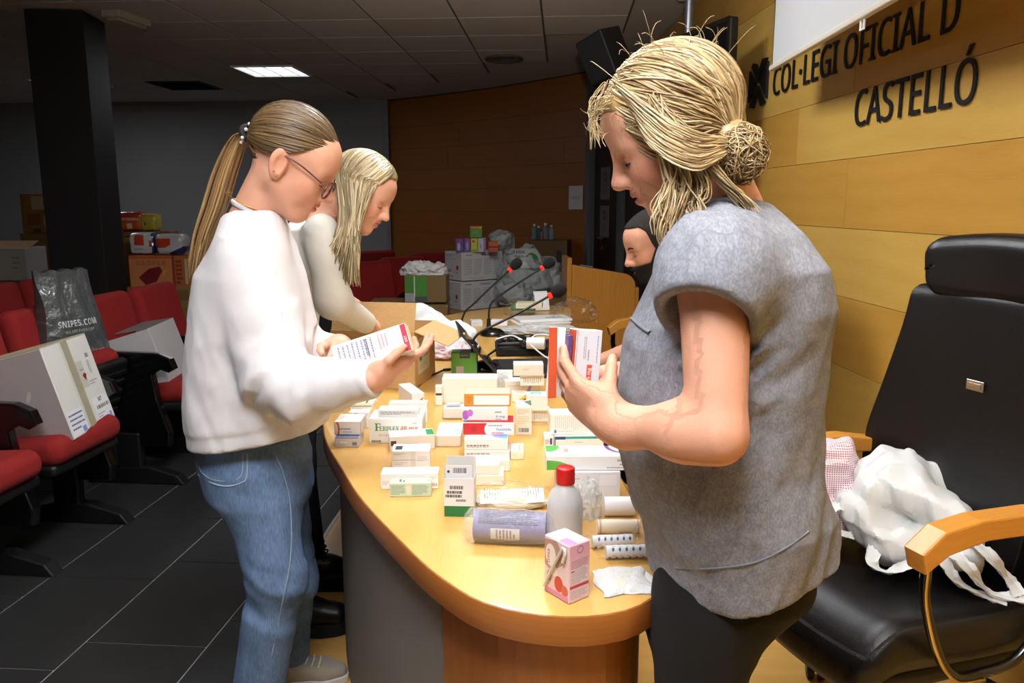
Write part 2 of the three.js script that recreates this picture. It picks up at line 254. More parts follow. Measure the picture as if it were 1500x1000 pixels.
{ // the photographer's flash, tilted up towards the ceiling
  const t = thing('flash_unit', 'black flash unit above the viewpoint, its window turned up towards the ceiling', 'flash', [0, 1.56, 0.2], 0);
  const tilt = 0.85; obj('head', box(0.075, 0.055, 0.1, 0, 0, 0.05, 0.006).rotateX(tilt), M.black, t); obj('window', box(0.065, 0.045, 0.004, 0, 0, -0.002).rotateX(tilt), new THREE.MeshStandardMaterial({ color: 0xffffff, emissive: 0xffffff, emissiveIntensity: 2 }), t); obj('foot', box(0.05, 0.08, 0.04, 0, -0.06, 0.05, 0.004), M.black, t);
  const l = new THREE.SpotLight(0xffffff, FLASH, 14, 0.85, 0.9, 2); l.position.set(0, 0.02, -0.03); l.target.position.set(0, Math.sin(tilt), -Math.cos(tilt)); l.shadow.radius = 2; l.castShadow = true; t.add(l); t.add(l.target);
}
// ---------------------------------------------------------------- printed cartons
const ATL = 2048; const atlasCanvas = document.createElement('canvas'); atlasCanvas.width = atlasCanvas.height = ATL; const AC = atlasCanvas.getContext('2d');
AC.fillStyle = '#f2f2ee'; AC.fillRect(0, 0, ATL, ATL);
const sky = new Int32Array(ATL / 8).fill(2); // lowest free row over each 8-pixel column
function region(w, h) {
  w = Math.ceil(w); h = Math.ceil(h); const n = Math.ceil((w + 4) / 8); let best = 0, by = 1e9;
  for (let i = 0; i + n <= sky.length; i++) { let m = 0; for (let k = 0; k < n; k++) m = Math.max(m, sky[i + k]); if (m < by) { by = m; best = i; } }
  if (by + h + 4 > ATL) throw new Error('atlas full'); for (let k = 0; k < n; k++) sky[best + k] = by + h + 4; return [best * 8 + 2, by, w, h];
}
function paint(art, w, h, base) { const r = region(w, h); AC.save(); AC.beginPath(); AC.rect(r[0] - 1, r[1] - 1, r[2] + 2, r[3] + 2); AC.clip(); AC.fillStyle = typeof art === 'string' ? art : base; AC.fillRect(r[0] - 1, r[1] - 1, r[2] + 2, r[3] + 2); if (typeof art === 'function') { AC.translate(r[0], r[1]); art(AC, r[2], r[3]); } AC.restore(); return [(r[0] + 0.5) / ATL, 1 - (r[1] + r[3] - 0.5) / ATL, (r[0] + r[2] - 0.5) / ATL, 1 - (r[1] + 0.5) / ATL]; }
const sw = {}; const swatch = (c) => sw[c] || (sw[c] = paint(c, 6, 6, c));
// drawing words; all coordinates are shares of the face
const R = (x, y, w, h, c) => (k, W, H) => { k.fillStyle = c; k.fillRect(x * W, y * H, w * W, h * H); };
const T = (s, x, y, sz, c, f = 'bold sans-serif', al = 'left', sq = 0) => (k, W, H) => { k.fillStyle = c; const m = f.split(' '); k.font = `${m.length > 1 ? m[0] + ' ' : ''}${Math.max(4, sz * H)}px ${m[m.length - 1]}`; k.textAlign = al; k.textBaseline = 'middle'; const tw = k.measureText(s).width, want = sq ? sq * W : tw; k.save(); k.translate(x * W, y * H); k.scale(want / tw, 1); k.fillText(s, 0, 0); k.restore(); };
const TV = (s, x, y, sz, c, f = 'bold sans-serif', sgn = -1) => (k, W, H) => { k.save(); k.fillStyle = c; const m = f.split(' '); k.font = `${m.length > 1 ? m[0] + ' ' : ''}${sz * W}px ${m[m.length - 1]}`; k.textAlign = 'center'; k.textBaseline = 'middle'; k.translate(x * W, y * H); k.rotate(sgn * Math.PI / 2); k.fillText(s, 0, 0); k.restore(); };
const L = (x, y, w, h, n, c, th = 0.35) => (k, W, H) => { k.fillStyle = c; for (let i = 0; i < n; i++) { let q = x; const yy = (y + h * (i + 0.3) / n) * H, hh = Math.max(1, h * th / n * H); const e = x + w * (i === n - 1 ? 0.6 : 0.85 + 0.15 * rnd()); while (q < e) { const l = w * (0.03 + 0.09 * rnd()); k.fillRect(q * W, yy, Math.min(l, e - q) * W, hh); q += l + w * 0.018; } } };
const LV = (x, y, w, h, n, c, th = 0.35) => (k, W, H) => { k.fillStyle = c; for (let i = 0; i < n; i++) { let q = y; const xx = (x + w * (i + 0.3) / n) * W, ww = Math.max(1, w * th / n * W), e = y + h * (0.75 + 0.25 * rnd()); while (q < e) { const l = h * (0.03 + 0.09 * rnd()); k.fillRect(xx, q * H, ww, Math.min(l, e - q) * H); q += l + h * 0.018; } } };
const BAR = (x, y, w, h) => (k, W, H) => { k.fillStyle = '#fafafa'; k.fillRect(x * W, y * H, w * W, h * H); k.fillStyle = '#1a1a1c'; let q = x + w * 0.04; while (q < x + w * 0.95) { const l = w * (0.012 + 0.03 * rnd()); k.fillRect(q * W, y * H, l * W, h * H * 0.85); q += l + w * (0.015 + 0.03 * rnd()); } };
const EL = (x, y, rx, ry, c, rot = 0) => (k, W, H) => { k.fillStyle = c; k.beginPath(); k.ellipse(x * W, y * H, rx * W, ry * H, rot, 0, 7); k.fill(); };
const RING = (x, y, rx, ry, lw, c, a0 = 0, a1 = 6.3) => (k, W, H) => { k.strokeStyle = c; k.lineWidth = lw * H; k.beginPath(); k.ellipse(x * W, y * H, rx * W, ry * H, 0, a0, a1); k.stroke(); };
const POLY = (c, ...p) => (k, W, H) => { k.fillStyle = c; k.beginPath(); p.forEach((q, i) => i ? k.lineTo(q[0] * W, q[1] * H) : k.moveTo(q[0] * W, q[1] * H)); k.closePath(); k.fill(); };
const ART = (...ops) => (k, W, H) => ops.forEach((o) => o(k, W, H));
const packMaterials = []; const atlasMat = new THREE.MeshPhysicalMaterial({ color: 0xffffff, roughness: 0.45, side: THREE.DoubleSide });
const kraftTex = dataTex(256, 256, (u, v) => { const k = 0.97 + 0.06 * (fbm(u * 8, v * 8, 2, 4, 8, 8) - 0.45) + 0.04 * (vn(u * 128, v * 16, 3, 128, 16) - 0.5); return [205 * k, 166 * k, 112 * k]; });
const kraft = std(0xffffff, 0.85, { map: repeat(kraftTex, 3, 3) });
// a chamfered box standing on its base (origin at the middle of the base, front towards +z)
function cartonGeo(w, h, d, f = {}, base = '#f3f3ef', ppm = 1800, c = 0.0011) {
  const pos = [], uv = []; c = Math.min(c, w / 6, h / 6, d / 6); const X = w / 2, Z = d / 2, b = swatch(base);
  const q = (p, r) => { const [A, B, C, D] = p; pos.push(...A, ...B, ...C, ...A, ...C, ...D); uv.push(r[0], r[1], r[2], r[1], r[2], r[3], r[0], r[1], r[2], r[3], r[0], r[3]); };
  const art = (k, fw, fh) => f[k] ? (typeof f[k] === 'string' ? swatch(f[k]) : paint(f[k], Math.max(8, fw * ppm), Math.max(8, fh * ppm), base)) : b;
  q([[-X + c, c, Z], [X - c, c, Z], [X - c, h - c, Z], [-X + c, h - c, Z]], art('front', w, h));
  q([[X - c, c, -Z], [-X + c, c, -Z], [-X + c, h - c, -Z], [X - c, h - c, -Z]], art('back', w, h));
  q([[X, c, Z - c], [X, c, -Z + c], [X, h - c, -Z + c], [X, h - c, Z - c]], art('right', d, h));
  q([[-X, c, -Z + c], [-X, c, Z - c], [-X, h - c, Z - c], [-X, h - c, -Z + c]], art('left', d, h));
  q([[-X + c, h, Z - c], [X - c, h, Z - c], [X - c, h, -Z + c], [-X + c, h, -Z + c]], art('top', w, d));
  q([[-X + c, 0, -Z + c], [X - c, 0, -Z + c], [X - c, 0, Z - c], [-X + c, 0, Z - c]], art('bottom', w, d));
  const e = swatch(f.edge || base);
  for (const sz of [1, -1]) for (const [y0, y1] of [[c, 0], [h - c, h]]) q([[-X + c, y0, sz * Z], [X - c, y0, sz * Z], [X - c, y1, sz * (Z - c)], [-X + c, y1, sz * (Z - c)]], e);
  for (const sx of [1, -1]) for (const [y0, y1] of [[c, 0], [h - c, h]]) q([[sx * X, y0, -Z + c], [sx * X, y0, Z - c], [sx * (X - c), y1, Z - c], [sx * (X - c), y1, -Z + c]], e);
  for (const sx of [1, -1]) for (const sz of [1, -1]) { q([[sx * X, c, sz * (Z - c)], [sx * (X - c), c, sz * Z], [sx * (X - c), h - c, sz * Z], [sx * X, h - c, sz * (Z - c)]], e); for (const [y0, y1] of [[c, 0], [h - c, h]]) { pos.push(sx * X, y0, sz * (Z - c), sx * (X - c), y0, sz * Z, sx * (X - c), y1, sz * (Z - c)); for (let i = 0; i < 3; i++) uv.push(e[0], e[1]); } }
  const g = new THREE.BufferGeometry(); g.setAttribute('position', new THREE.Float32BufferAttribute(pos, 3)); g.setAttribute('uv', new THREE.Float32BufferAttribute(uv, 2)); g.computeVertexNormals(); return g;
}
// [u0, v0, u1, v1]: the lower front edge in the photograph, met with the height of what it lies on; vt, vb: front and back of the lid
function lay(name, label, e, vt, vb, hb, faces, o = {}) {
  const a = on(e[0], e[1], hb), b = on(e[2], e[3], hb), w = a.distanceTo(b), yaw = Math.atan2(-(b.z - a.z), b.x - a.x);
  const h = o.h || at(e[0], vt, -a.z).y - hb, d = o.d || Math.max(0.012, Math.abs(on(e[0], vt, hb + h).z - on(e[0], vb, hb + h).z));
  const m = obj(name, cartonGeo(w, h, d, faces, o.base || '#f3f3ef', o.ppm || 1800), atlasMat);
  m.position.set((a.x + b.x) / 2 - Math.sin(yaw) * d / 2, hb + 0.0004, (a.z + b.z) / 2 - Math.cos(yaw) * d / 2); m.rotation.y = yaw;
  tag(m, label, 'box', o.group || 'medicine boxes on the dais table');
  return { m, top: hb + h + 0.0008, w, h, d, yaw };
}
const GRY = '#9a9a9c', DK = '#3c3c40', NAVY = '#2b3f86';
const MB = 'medicine_box';
{
  let b;
  b = lay(MB, 'small white medicine box with blue lid, lowest of the pile at the left edge', [491, 655, 526, 655], 640, 634, TOP, { front: ART(R(0, 0.02, 1, 0.07, '#3c55a8'), T('ana', 0.2, 0.5, 0.4, '#ffffff'), R(0.72, 0.5, 0.2, 0.35, '#8b8b92'), L(0.06, 0.65, 0.5, 0.2, 2, '#a6a6b2')), top: '#5f78bd' }, { base: '#dcdbe2', d: 0.07 });
  lay(MB, 'white medicine box with orange arc, topmost of the pile at the left edge', [490, 637, 529, 637], 618, 606, b.top, { front: ART(RING(0.02, 0.6, 0.14, 0.7, 0.14, '#e2683a'), L(0.2, 0.45, 0.7, 0.14, 1, '#8d8da0', 0.7), L(0.3, 0.72, 0.6, 0.1, 1, '#b9b9c6', 0.7)), top: ART(EL(0.12, 0.5, 0.14, 0.3, '#e7d9d2')), edge: '#d88a66' }, {});
  lay(MB, 'white medicine box with an orange-red blot, behind the left pile', [511, 627, 541, 627], 604, 598, TOP, { front: ART(EL(0.35, 0.2, 0.2, 0.16, '#ee6d45'), L(0.1, 0.65, 0.5, 0.2, 2, '#c8c8cc')) }, { d: 0.04 });
  lay(MB, 'white medicine box with a lime green stripe, nearest the cuff of the white sweatshirt', [513, 600, 545, 600], 592, 580, TOP, { front: ART(R(0, 0, 1, 0.14, '#b5c83a'), R(0, 0.3, 1, 0.16, '#6c6c6c'), L(0.08, 0.6, 0.8, 0.3, 2, '#8f8f93')), top: ART(R(0.66, 0.15, 0.08, 0.7, '#30402a'), R(0, 0.86, 1, 0.08, '#b5c83a')) }, {});
  b = lay(MB, 'large white box printed in green and red with the words ferplex 40 mg', [541, 649, 619, 649], 613, 600, TOP, { front: ART(T('F', 0.1, 0.36, 0.42, '#2e7d46', 'bold serif'), T('ERPLEX', 0.19, 0.41, 0.27, '#3c8a52', 'bold serif', 'left', 0.38), T('40 mg', 0.585, 0.41, 0.3, '#d8574f', 'bold serif', 'left', 0.34), T('ferroproteina', 0.18, 0.68, 0.14, '#d79a93', 'serif', 'left', 0.34), L(0.04, 0.86, 0.3, 0.1, 1, '#6e6e72', 0.9), L(0.83, 0.15, 0.12, 0.05, 1, '#a7a7ad', 0.8)), top: '#f6f6f3', right: ART(L(0.1, 0.2, 0.8, 0.5, 5, '#9c9ca0')) }, { base: '#efeeea' });
  const bf = lay(MB, 'flat white box with grey small print, lying on the box marked ferplex', [554, 611, 613, 611], 600, 590, b.top, { front: ART(R(0, 0.05, 1, 0.9, '#d9d9d6'), L(0.06, 0.2, 0.86, 0.5, 3, '#77777c', 0.5)) }, { d: 0.045 });
  lay(MB, 'white medicine box standing behind the box marked ferplex', [570, 619, 626, 619], 590, 584, TOP, { front: ART(L(0.1, 0.1, 0.5, 0.12, 2, '#bcbcc2')) }, { d: 0.035 });
  b = lay(MB, 'white box with a green end, lying askew in front of the box marked ferplex', [571, 661, 637, 657], 640, 632, TOP, { front: ART(R(0.02, 0.3, 0.12, 0.35, '#3a3a3e'), L(0.2, 0.5, 0.5, 0.2, 2, '#b6b6ba')), right: '#3f8d58', top: ART(R(0.83, 0.1, 0.17, 0.9, '#2f9a5c'), L(0.1, 0.3, 0.4, 0.3, 3, '#e0a9a4')) }, { d: 0.06 });
  lay(MB, 'white box with pale grey print and tape strip, before the askew green-ended box', [574, 687, 630, 686], 661, 650, TOP, { front: ART(L(0.06, 0.1, 0.3, 0.12, 2, '#9a9aac'), R(0.5, 0, 0.13, 0.9, '#dfdfda'), L(0.05, 0.45, 0.9, 0.08, 1, '#b8b8c4'), L(0.05, 0.62, 0.4, 0.2, 2, '#c1c1cb'), L(0.68, 0.3, 0.28, 0.3, 3, '#bdbdc6'), R(0, 0.52, 1, 0.015, '#a8a8b0')), top: ART(R(0.08, 0.3, 0.18, 0.5, '#3a3a3e')) }, { d: 0.06, base: '#eceef0' });
  lay(MB, 'long white box with red lettering at its right end, behind the mint green box', [558, 717, 642, 716], 694, 687, TOP, { front: ART(L(0.02, 0.45, 0.13, 0.3, 3, '#b9b4b4'), T('Ata', 0.9, 0.72, 0.3, '#d0403d', 'bold sans-serif', 'left', 0.09), L(0.86, 0.2, 0.12, 0.2, 2, '#d89a96')) }, { d: 0.045 });
  lay(MB, 'mint green box with dense small print, nearest box at the left front', [571, 728, 632, 727], 708, 695, TOP, { front: ART(L(0.03, 0.12, 0.34, 0.75, 7, '#73907e', 0.5), R(0.4, 0.1, 0.1, 0.8, '#d9dcc6'), L(0.54, 0.12, 0.4, 0.75, 7, '#73907e', 0.5)), top: ART(R(0.22, 0.2, 0.05, 0.55, '#38755a'), R(0.31, 0.4, 0.04, 0.4, '#38755a'), L(0.44, 0.3, 0.3, 0.3, 2, '#8ec4b4'), EL(0.94, 0.5, 0.03, 0.2, '#7fb8a6')) }, { base: '#c3d3bc', d: 0.032 });
  lay(MB, 'slim white box with a red corner, pointing away beside the box marked ferplex', [604, 607, 622, 605], 577, 566, TOP, { front: ART(POLY('#c23a3f', [0.25, 0.45], [0.95, 0.2], [0.7, 0.55], [0.3, 0.75])), right: ART(L(0.1, 0.3, 0.8, 0.4, 4, '#c3c3c6')), top: ART(LV(0.2, 0.1, 0.6, 0.8, 4, '#9fb7a8')) }, { d: 0.15 });
  lay(MB, 'narrow white box with a black mark beside the tall plain white carton', [638, 594, 648, 594], 566, 560, TOP, { front: ART(R(0, 0.35, 1, 0.12, '#3a3a3c')) }, { d: 0.03 });
  lay(MB, 'large plain white carton in the middle of the table', [648, 590, 729, 590], 554, 547, TOP, { front: ART(R(0.985, 0, 0.015, 1, '#dcdcd6')) }, { base: '#f4f4f0' });
  b = lay(MB, 'white box with a blue wave on its lid, alone between the two piles', [638, 654, 675, 654], 638, 619, TOP, { front: ART(R(0, 0.05, 1, 0.9, '#efe9da')), top: ART(EL(0.5, 0.75, 0.48, 0.42, '#aedbea'), EL(0.45, 0.82, 0.36, 0.36, '#f3f6f6'), EL(0.8, 0.3, 0.3, 0.2, '#c6e4ee')) }, {});
  // the tall middle pile
  let p = lay(MB, 'pale grey box at the bottom of the tall middle pile', [680, 674, 747, 674], 660, 655, TOP, { front: ART(L(0.05, 0.2, 0.85, 0.2, 1, '#8d8d98', 0.8), L(0.1, 0.6, 0.4, 0.1, 1, '#bcbcc6')) }, { d: 0.07, base: '#e9e7e4' });
  p = lay(MB, 'white box with blue and violet wedge, second lowest in the tall middle pile', [680, 659, 744, 659], 643, 636, p.top, { front: ART(L(0.05, 0.5, 0.85, 0.16, 1, '#6f6f7a', 0.9), L(0.05, 0.72, 0.85, 0.1, 1, '#b0b0ba', 0.8)), top: ART(POLY('#7cb6e4', [0.7, 0.2], [1, 0], [1, 1], [0.8, 0.9]), POLY('#a99bd8', [0.62, 0.5], [0.8, 0.4], [0.85, 0.9], [0.7, 0.8])) }, { d: 0.07, base: '#eeeeec' });
  p = lay(MB, 'red and white box with a teal corner, in the tall middle pile', [678, 637, 753, 637], 619, 613, p.top, { front: ART(R(0, 0, 0.47, 1, '#c1282f'), EL(0.62, 0.55, 0.2, 0.75, '#eceaf0'), R(0.6, 0, 0.4, 1, '#eceaf0'), T('Tensimida', 0.8, 0.58, 0.26, '#3d78b5', 'bold sans-serif', 'center', 0.3), L(0.5, 0.15, 0.45, 0.12, 1, '#9c9cae', 0.8), L(0.56, 0.78, 0.4, 0.12, 1, '#c66', 0.8), EL(0.22, 0.5, 0.07, 0.25, '#b51f27')), left: '#4aa6c0', top: ART(R(0, 0, 1, 1, '#cf3a44'), R(0, 0, 0.06, 1, '#4aa6c0')) }, { d: 0.07 });
  p = lay(MB, 'white box with two purple dots, fourth from the bottom of the tall middle pile', [677, 616, 744, 616], 598, 594, p.top, { front: ART(EL(0.07, 0.55, 0.075, 0.4, '#b266c8'), EL(0.17, 0.38, 0.065, 0.3, '#c07bd2'), T('5 mg', 0.84, 0.68, 0.24, '#4c8fce', 'bold sans-serif', 'center', 0.2), L(0.72, 0.2, 0.24, 0.14, 1, '#8fa6c8', 0.9), L(0.74, 0.84, 0.2, 0.1, 1, '#8fb8dd', 0.9)) }, { d: 0.07 });
  p = lay(MB, 'white and orange box on top of the tall middle pile', [680, 595, 748, 595], 577, 573, p.top, { front: ART(R(0, 0, 1, 1, '#c98a48'), R(0.02, 0.1, 0.96, 0.8, '#f1f0ec'), R(0.0, 0.05, 0.2, 0.9, '#d98a2e'), L(0.06, 0.2, 0.1, 0.6, 4, '#b46a1c', 0.5)), top: '#cfc0ac', edge: '#c98a48' }, { d: 0.07 });
  lay(MB, 'small white box with a green line, right of the foot of the tall middle pile', [748, 673, 767, 673], 661, 649, TOP, { front: ART(R(0, 0, 1, 1, '#efe6d2'), L(0.1, 0.4, 0.6, 0.1, 1, '#bdb49e')), top: ART(R(0.62, 0.1, 0.08, 0.85, '#86b23e'), R(0.78, 0.05, 0.03, 0.9, '#c9d3a0')) }, {});
  lay(MB, 'white box lying in front of the foot of the tall middle pile, right end showing', [716, 691, 747, 690], 675, 669, TOP, { front: '#efe9dc' }, { d: 0.04 });
  b = lay(MB, 'plain cream box in front of the tall middle pile, lower of two', [692, 711, 738, 711], 696, 682, TOP, { front: '#f0e6d6', top: '#fbfaf6' }, { base: '#f6f2ea' });
  lay(MB, 'plain cream box in front of the tall middle pile, upper of two', [690, 695, 732, 695], 681, 666, b.top, { front: '#f1e8da', top: '#fcfbf8' }, { base: '#f6f2ea' });
  // right of the tall pile
  lay(MB, 'upright beige box with small print and a barcode at its foot', [755, 637, 779, 637], 596, 586, TOP, { front: ART(L(0.1, 0.08, 0.8, 0.18, 3, '#b8ae9a'), L(0.1, 0.32, 0.8, 0.3, 5, '#c4bba8'), BAR(0.15, 0.76, 0.7, 0.18)), top: ART(POLY('#5c7d58', [0.5, 0.2], [1, 0], [1, 0.9])) }, { base: '#ece5d6' });
  let c = lay(MB, 'white box with fine lines of print, under the box with the blue oval', [779, 618, 806, 618], 601, 596, TOP, { front: ART(LV(0.08, 0.15, 0.84, 0.7, 9, '#a9a294', 0.4)) }, { d: 0.05, base: '#eee9de' });
  lay(MB, 'white box with a blue oval on its lid', [771, 602, 802, 602], 579, 571, c.top, { front: '#f4f1e9', top: ART(EL(0.45, 0.45, 0.28, 0.36, '#58b6e8'), EL(0.45, 0.5, 0.16, 0.18, '#bfe4f5')) }, { d: 0.05 });
  lay(MB, 'white box with orange and purple corner triangles, left of the blue oval box', [750, 589, 771, 589], 577, 571, TOP, { front: ART(POLY('#eebb3c', [0.3, 1], [1, 0], [1, 0.5]), POLY('#7c3f86', [0.5, 1], [1, 0.45], [1, 1])) }, { d: 0.05 });
  c = lay(MB, 'white box with a faded violet leaf, lower of the back right pile', [740, 577, 791, 577], 558, 552, TOP, { front: ART(POLY('#b3a3d6', [0.6, 1], [0.7, 0.2], [0.78, 0.15], [0.72, 0.9]), L(0.05, 0.3, 0.4, 0.2, 2, '#c4c4cc')), right: '#a05cc4' }, { d: 0.06 });
  let g = lay(MB, 'white box with a strip of lined print, in the middle of the back right pile', [762, 565, 797, 565], 550, 546, c.top, { front: ART(LV(0.1, 0.15, 0.8, 0.6, 9, '#8d8a84', 0.35)) }, { d: 0.06 });
  lay(MB, 'cream box with a loose lid, topmost of the back right pile', [752, 551, 796, 551], 534, 529, g.top, { front: ART(L(0.3, 0.35, 0.25, 0.2, 2, '#b8af9a'), R(0, 0.94, 1, 0.06, '#c9c2b2')) }, { d: 0.06, base: '#ece7dc' });
  lay(MB, 'plain white box end behind the crumpled clear wrapper', [728, 574, 751, 574], 544, 540, TOP, {}, { d: 0.03 });
  // beside the hand of the woman in grey
  c = lay(MB, 'upright white box with barcode and a black scribbled cross, behind the red capped bottle', [815, 738, 908, 737], 692, 684, TOP, { front: ART(L(0.12, 0.06, 0.16, 0.08, 1, '#77777c', 0.9), L(0.12, 0.18, 0.4, 0.03, 1, '#9b9ba2', 0.9), R(0.66, 0.06, 0.3, 0.4, '#c2c2ca'), R(0.665, 0.07, 0.29, 0.38, '#e6e6e8'), BAR(0.42, 0.66, 0.3, 0.22), (k, W, H) => { k.strokeStyle = '#161618'; k.lineWidth = W * 0.012; k.beginPath(); for (const q of [[0.46, 0.6, 0.66, 0.86], [0.64, 0.6, 0.48, 0.88], [0.45, 0.72, 0.68, 0.62]]) { k.moveTo(q[0] * W, q[1] * H); k.lineTo(q[2] * W, q[3] * H); } k.stroke(); }) }, { base: '#dedee0', d: 0.07 });
  const mono = lay(MB, 'white box with green swoosh and purple swirl reading monoprost', [800, 689, 935, 689], 668, 651, c.top, { front: ART(EL(0.02, 1.15, 0.28, 0.85, '#59a83a'), T('Monoprost', 0.97, 0.3, 0.27, '#55555a', 'sans-serif', 'right', 0.2), L(0.8, 0.52, 0.17, 0.1, 1, '#85858c', 0.9), L(0.66, 0.76, 0.31, 0.09, 1, '#9a9aa2', 0.9)), top: ART(EL(0.03, 0.1, 0.12, 0.5, '#58b04a'), L(0.38, 0.2, 0.24, 0.6, 5, '#a4a8a4', 0.5), R(0.2, 0.3, 0.05, 0.35, '#e8a48c'), RING(0.86, 0.05, 0.17, 0.62, 0.12, '#7d3f8c'), RING(0.9, 0.1, 0.07, 0.25, 0.1, '#7d3f8c')) }, { d: 0.075, base: '#f0f0ee' });
  b = lay(MB, 'small white box with pink and navy lines, behind the green swoosh box', [797, 656, 811, 656], 640, 634, TOP, { front: ART(L(0.1, 0.2, 0.5, 0.5, 4, '#b67a9c', 0.6), R(0.62, 0.1, 0.25, 0.6, '#3a3f78')) }, { d: 0.05 });
  b = lay(MB, 'white box with a teal and navy band, under the tilted white packet', [812, 655, 884, 654], 639, 634, TOP, { front: ART(R(0, 0, 1, 0.25, '#2f9c98'), R(0, 0, 0.22, 0.3, '#27407e'), R(0, 0, 0.02, 1, '#27407e'), L(0.4, 0.5, 0.3, 0.16, 1, '#a78db8')) }, { d: 0.07 });
  lay(MB, 'rounded white packet with pale blue small print, beside the hand with white nails', [806, 637, 860, 636], 607, 596, b.top, { front: ART(LV(0.1, 0.1, 0.8, 0.7, 14, '#b9c9e2', 0.3), EL(0.13, 0.85, 0.035, 0.09, '#3f6fb5'), L(0.2, 0.8, 0.7, 0.1, 1, '#c0cce0')), top: '#fbfbfb' }, { d: 0.06 });
}
{ // torn carton with its front open
  const t = thing('medicine_box', 'open white and green carton standing upright with its lid flap raised and a barcode', 'box', on(673.5, 757, TOP).add(V(0, 0, -0.025)).toArray(), -0.05, 'medicine boxes on the dais table');
  const w = 0.062, h = 0.115, d = 0.05, c = 0.0008, hb = 0.083;
  const A = (f, ww, hh, x, y, z, ry = 0, rx = 0) => { const g = cartonGeo(ww, hh, c, f, '#e9e9e8', 2600, 0.0002); g.rotateX(rx); g.rotateY(ry); g.translate(x, y, z); return g; };
  obj('front', A({ front: ART(R(0, 0.72, 1, 0.28, '#1e6b3a'), L(0.2, 0.16, 0.75, 0.1, 1, '#6e6e74', 0.9), L(0.1, 0.3, 0.85, 0.08, 1, '#55555a', 0.9), L(0.05, 0.4, 0.9, 0.08, 1, '#55555a', 0.9), L(0.4, 0.52, 0.55, 0.07, 1, '#77777c', 0.9)) }, w, hb, 0, 0.0006, d / 2), atlasMat, t);
  obj('back', A({ front: ART(R(0, 0, 1, 1, '#d8d6d0')) }, w, h, 0, 0.0006, -d / 2), atlasMat, t);
  obj('side', A({ front: ART(R(0, 0.8, 1, 0.2, '#2c7a48')) }, d - 0.002, hb, -w / 2, 0.0006, 0, Math.PI / 2), atlasMat, t); obj('side', A({}, d - 0.002, hb, w / 2, 0.0006, 0, Math.PI / 2), atlasMat, t);
  obj('leaflet', A({ front: ART(BAR(0.25, 0.12, 0.55, 0.3), EL(0.1, 0.3, 0.05, 0.07, '#3a3a3c'), L(0.2, 0.75, 0.6, 0.14, 2, '#8c8c92')) }, 0.055, 0.045, 0, 0.064, d / 2 - 0.008), atlasMat, t);
  const fl = (s) => { const g = new THREE.ExtrudeGeometry(new THREE.Shape([new THREE.Vector2(0, 0), new THREE.Vector2(s * 0.024, 0.006), new THREE.Vector2(s * 0.004, 0.03), new THREE.Vector2(0, 0.03)]), { depth: 0.0006, bevelEnabled: false }); g.rotateY(s * 0.9); g.translate(-s * w / 2, hb, d / 2 - 0.004); return g; };
  obj('flap', fl(1), M.white, t); obj('flap', fl(-1), M.white, t);
}
{ // pink carton with a drinking straw glued to its side
  const p = on(833, 886, TOP), t = thing('drink_carton', 'pink and white drink carton with a straw glued to its side', 'carton', [0, 0, 0]);
  const w = 0.046, d = 0.062, h = 0.1; const yaw = 0.66;
  t.position.set(p.x + Math.cos(yaw) * w / 2 - Math.sin(yaw) * d / 2, TOP + 0.0004, p.z - Math.sin(yaw) * w / 2 - Math.cos(yaw) * d / 2); t.rotation.y = yaw;
  obj('body', cartonGeo(w, h, d, {
    front: ART(R(0, 0, 1, 1, '#e5bccd'), R(0, 0, 1, 0.2, '#eab3cb'), RING(0.52, 0.1, 0.14, 0.06, 0.012, '#6b4f8e'), L(0.08, 0.26, 0.84, 0.16, 6, '#9b7f9e', 0.45), R(0.02, 0.42, 0.96, 0.27, '#eadfe8'), L(0.06, 0.43, 0.86, 0.25, 9, '#a08cae', 0.45), L(0.06, 0.43, 0.3, 0.03, 1, '#c0485c', 0.9), R(0.02, 0.71, 0.96, 0.05, '#b8394f'), R(0.02, 0.78, 0.96, 0.2, '#e3d3e2'), L(0.06, 0.8, 0.86, 0.16, 6, '#a994b4', 0.4)),
    left: ART(R(0, 0, 1, 1, '#e9cfd0'), POLY('#b68f7e', [0, 0.05], [0.5, 0.0], [0.9, 0.3], [0.3, 0.6], [0, 0.5]), EL(0.25, 0.3, 0.22, 0.2, '#f0e6da'), TV('fresa', 0.16, 0.33, 0.16, '#c23a42', 'bold serif'), EL(0.6, 0.75, 0.18, 0.14, '#c8463c'), EL(0.85, 0.82, 0.14, 0.1, '#d2604e'), EL(0.4, 0.55, 0.14, 0.1, '#f4efe6'), EL(0.2, 0.68, 0.1, 0.1, '#8fa35a'), R(0, 0.9, 1, 0.1, '#d890b2')),
    top: ART(R(0, 0, 1, 1, '#eec3d4'), R(0, 0.55, 0.42, 0.45, '#e48bb4'), L(0.2, 0.2, 0.7, 0.25, 3, '#f5e0ea'), EL(0.55, 0.5, 0.1, 0.08, '#f6e8ef')), right: '#e9c3d2'
  }, '#e9c3d2', 3400, 0.0016), atlasMat, t);
  const st = obj('straw', tube([[-w / 2 - 0.004, 0.012, -0.026], [-w / 2 - 0.004, 0.05, -0.006], [-w / 2 - 0.004, 0.088, 0.016], [-w / 2 - 0.004, 0.095, 0.021], [-w / 2 - 0.004, 0.088, 0.025], [-w / 2 - 0.004, 0.07, 0.02]], 0.0028, 30, 10), std(0xdedbd4, 0.35), t);
  obj('sleeve', tube([[-w / 2 - 0.004, 0.008, -0.028], [-w / 2 - 0.004, 0.05, -0.006], [-w / 2 - 0.004, 0.094, 0.018]], 0.0042, 20, 10), new THREE.MeshPhysicalMaterial({ color: 0xffffff, roughness: 0.15, transmission: 1, thickness: 0, ior: 1.2, side: THREE.DoubleSide }), st);
}
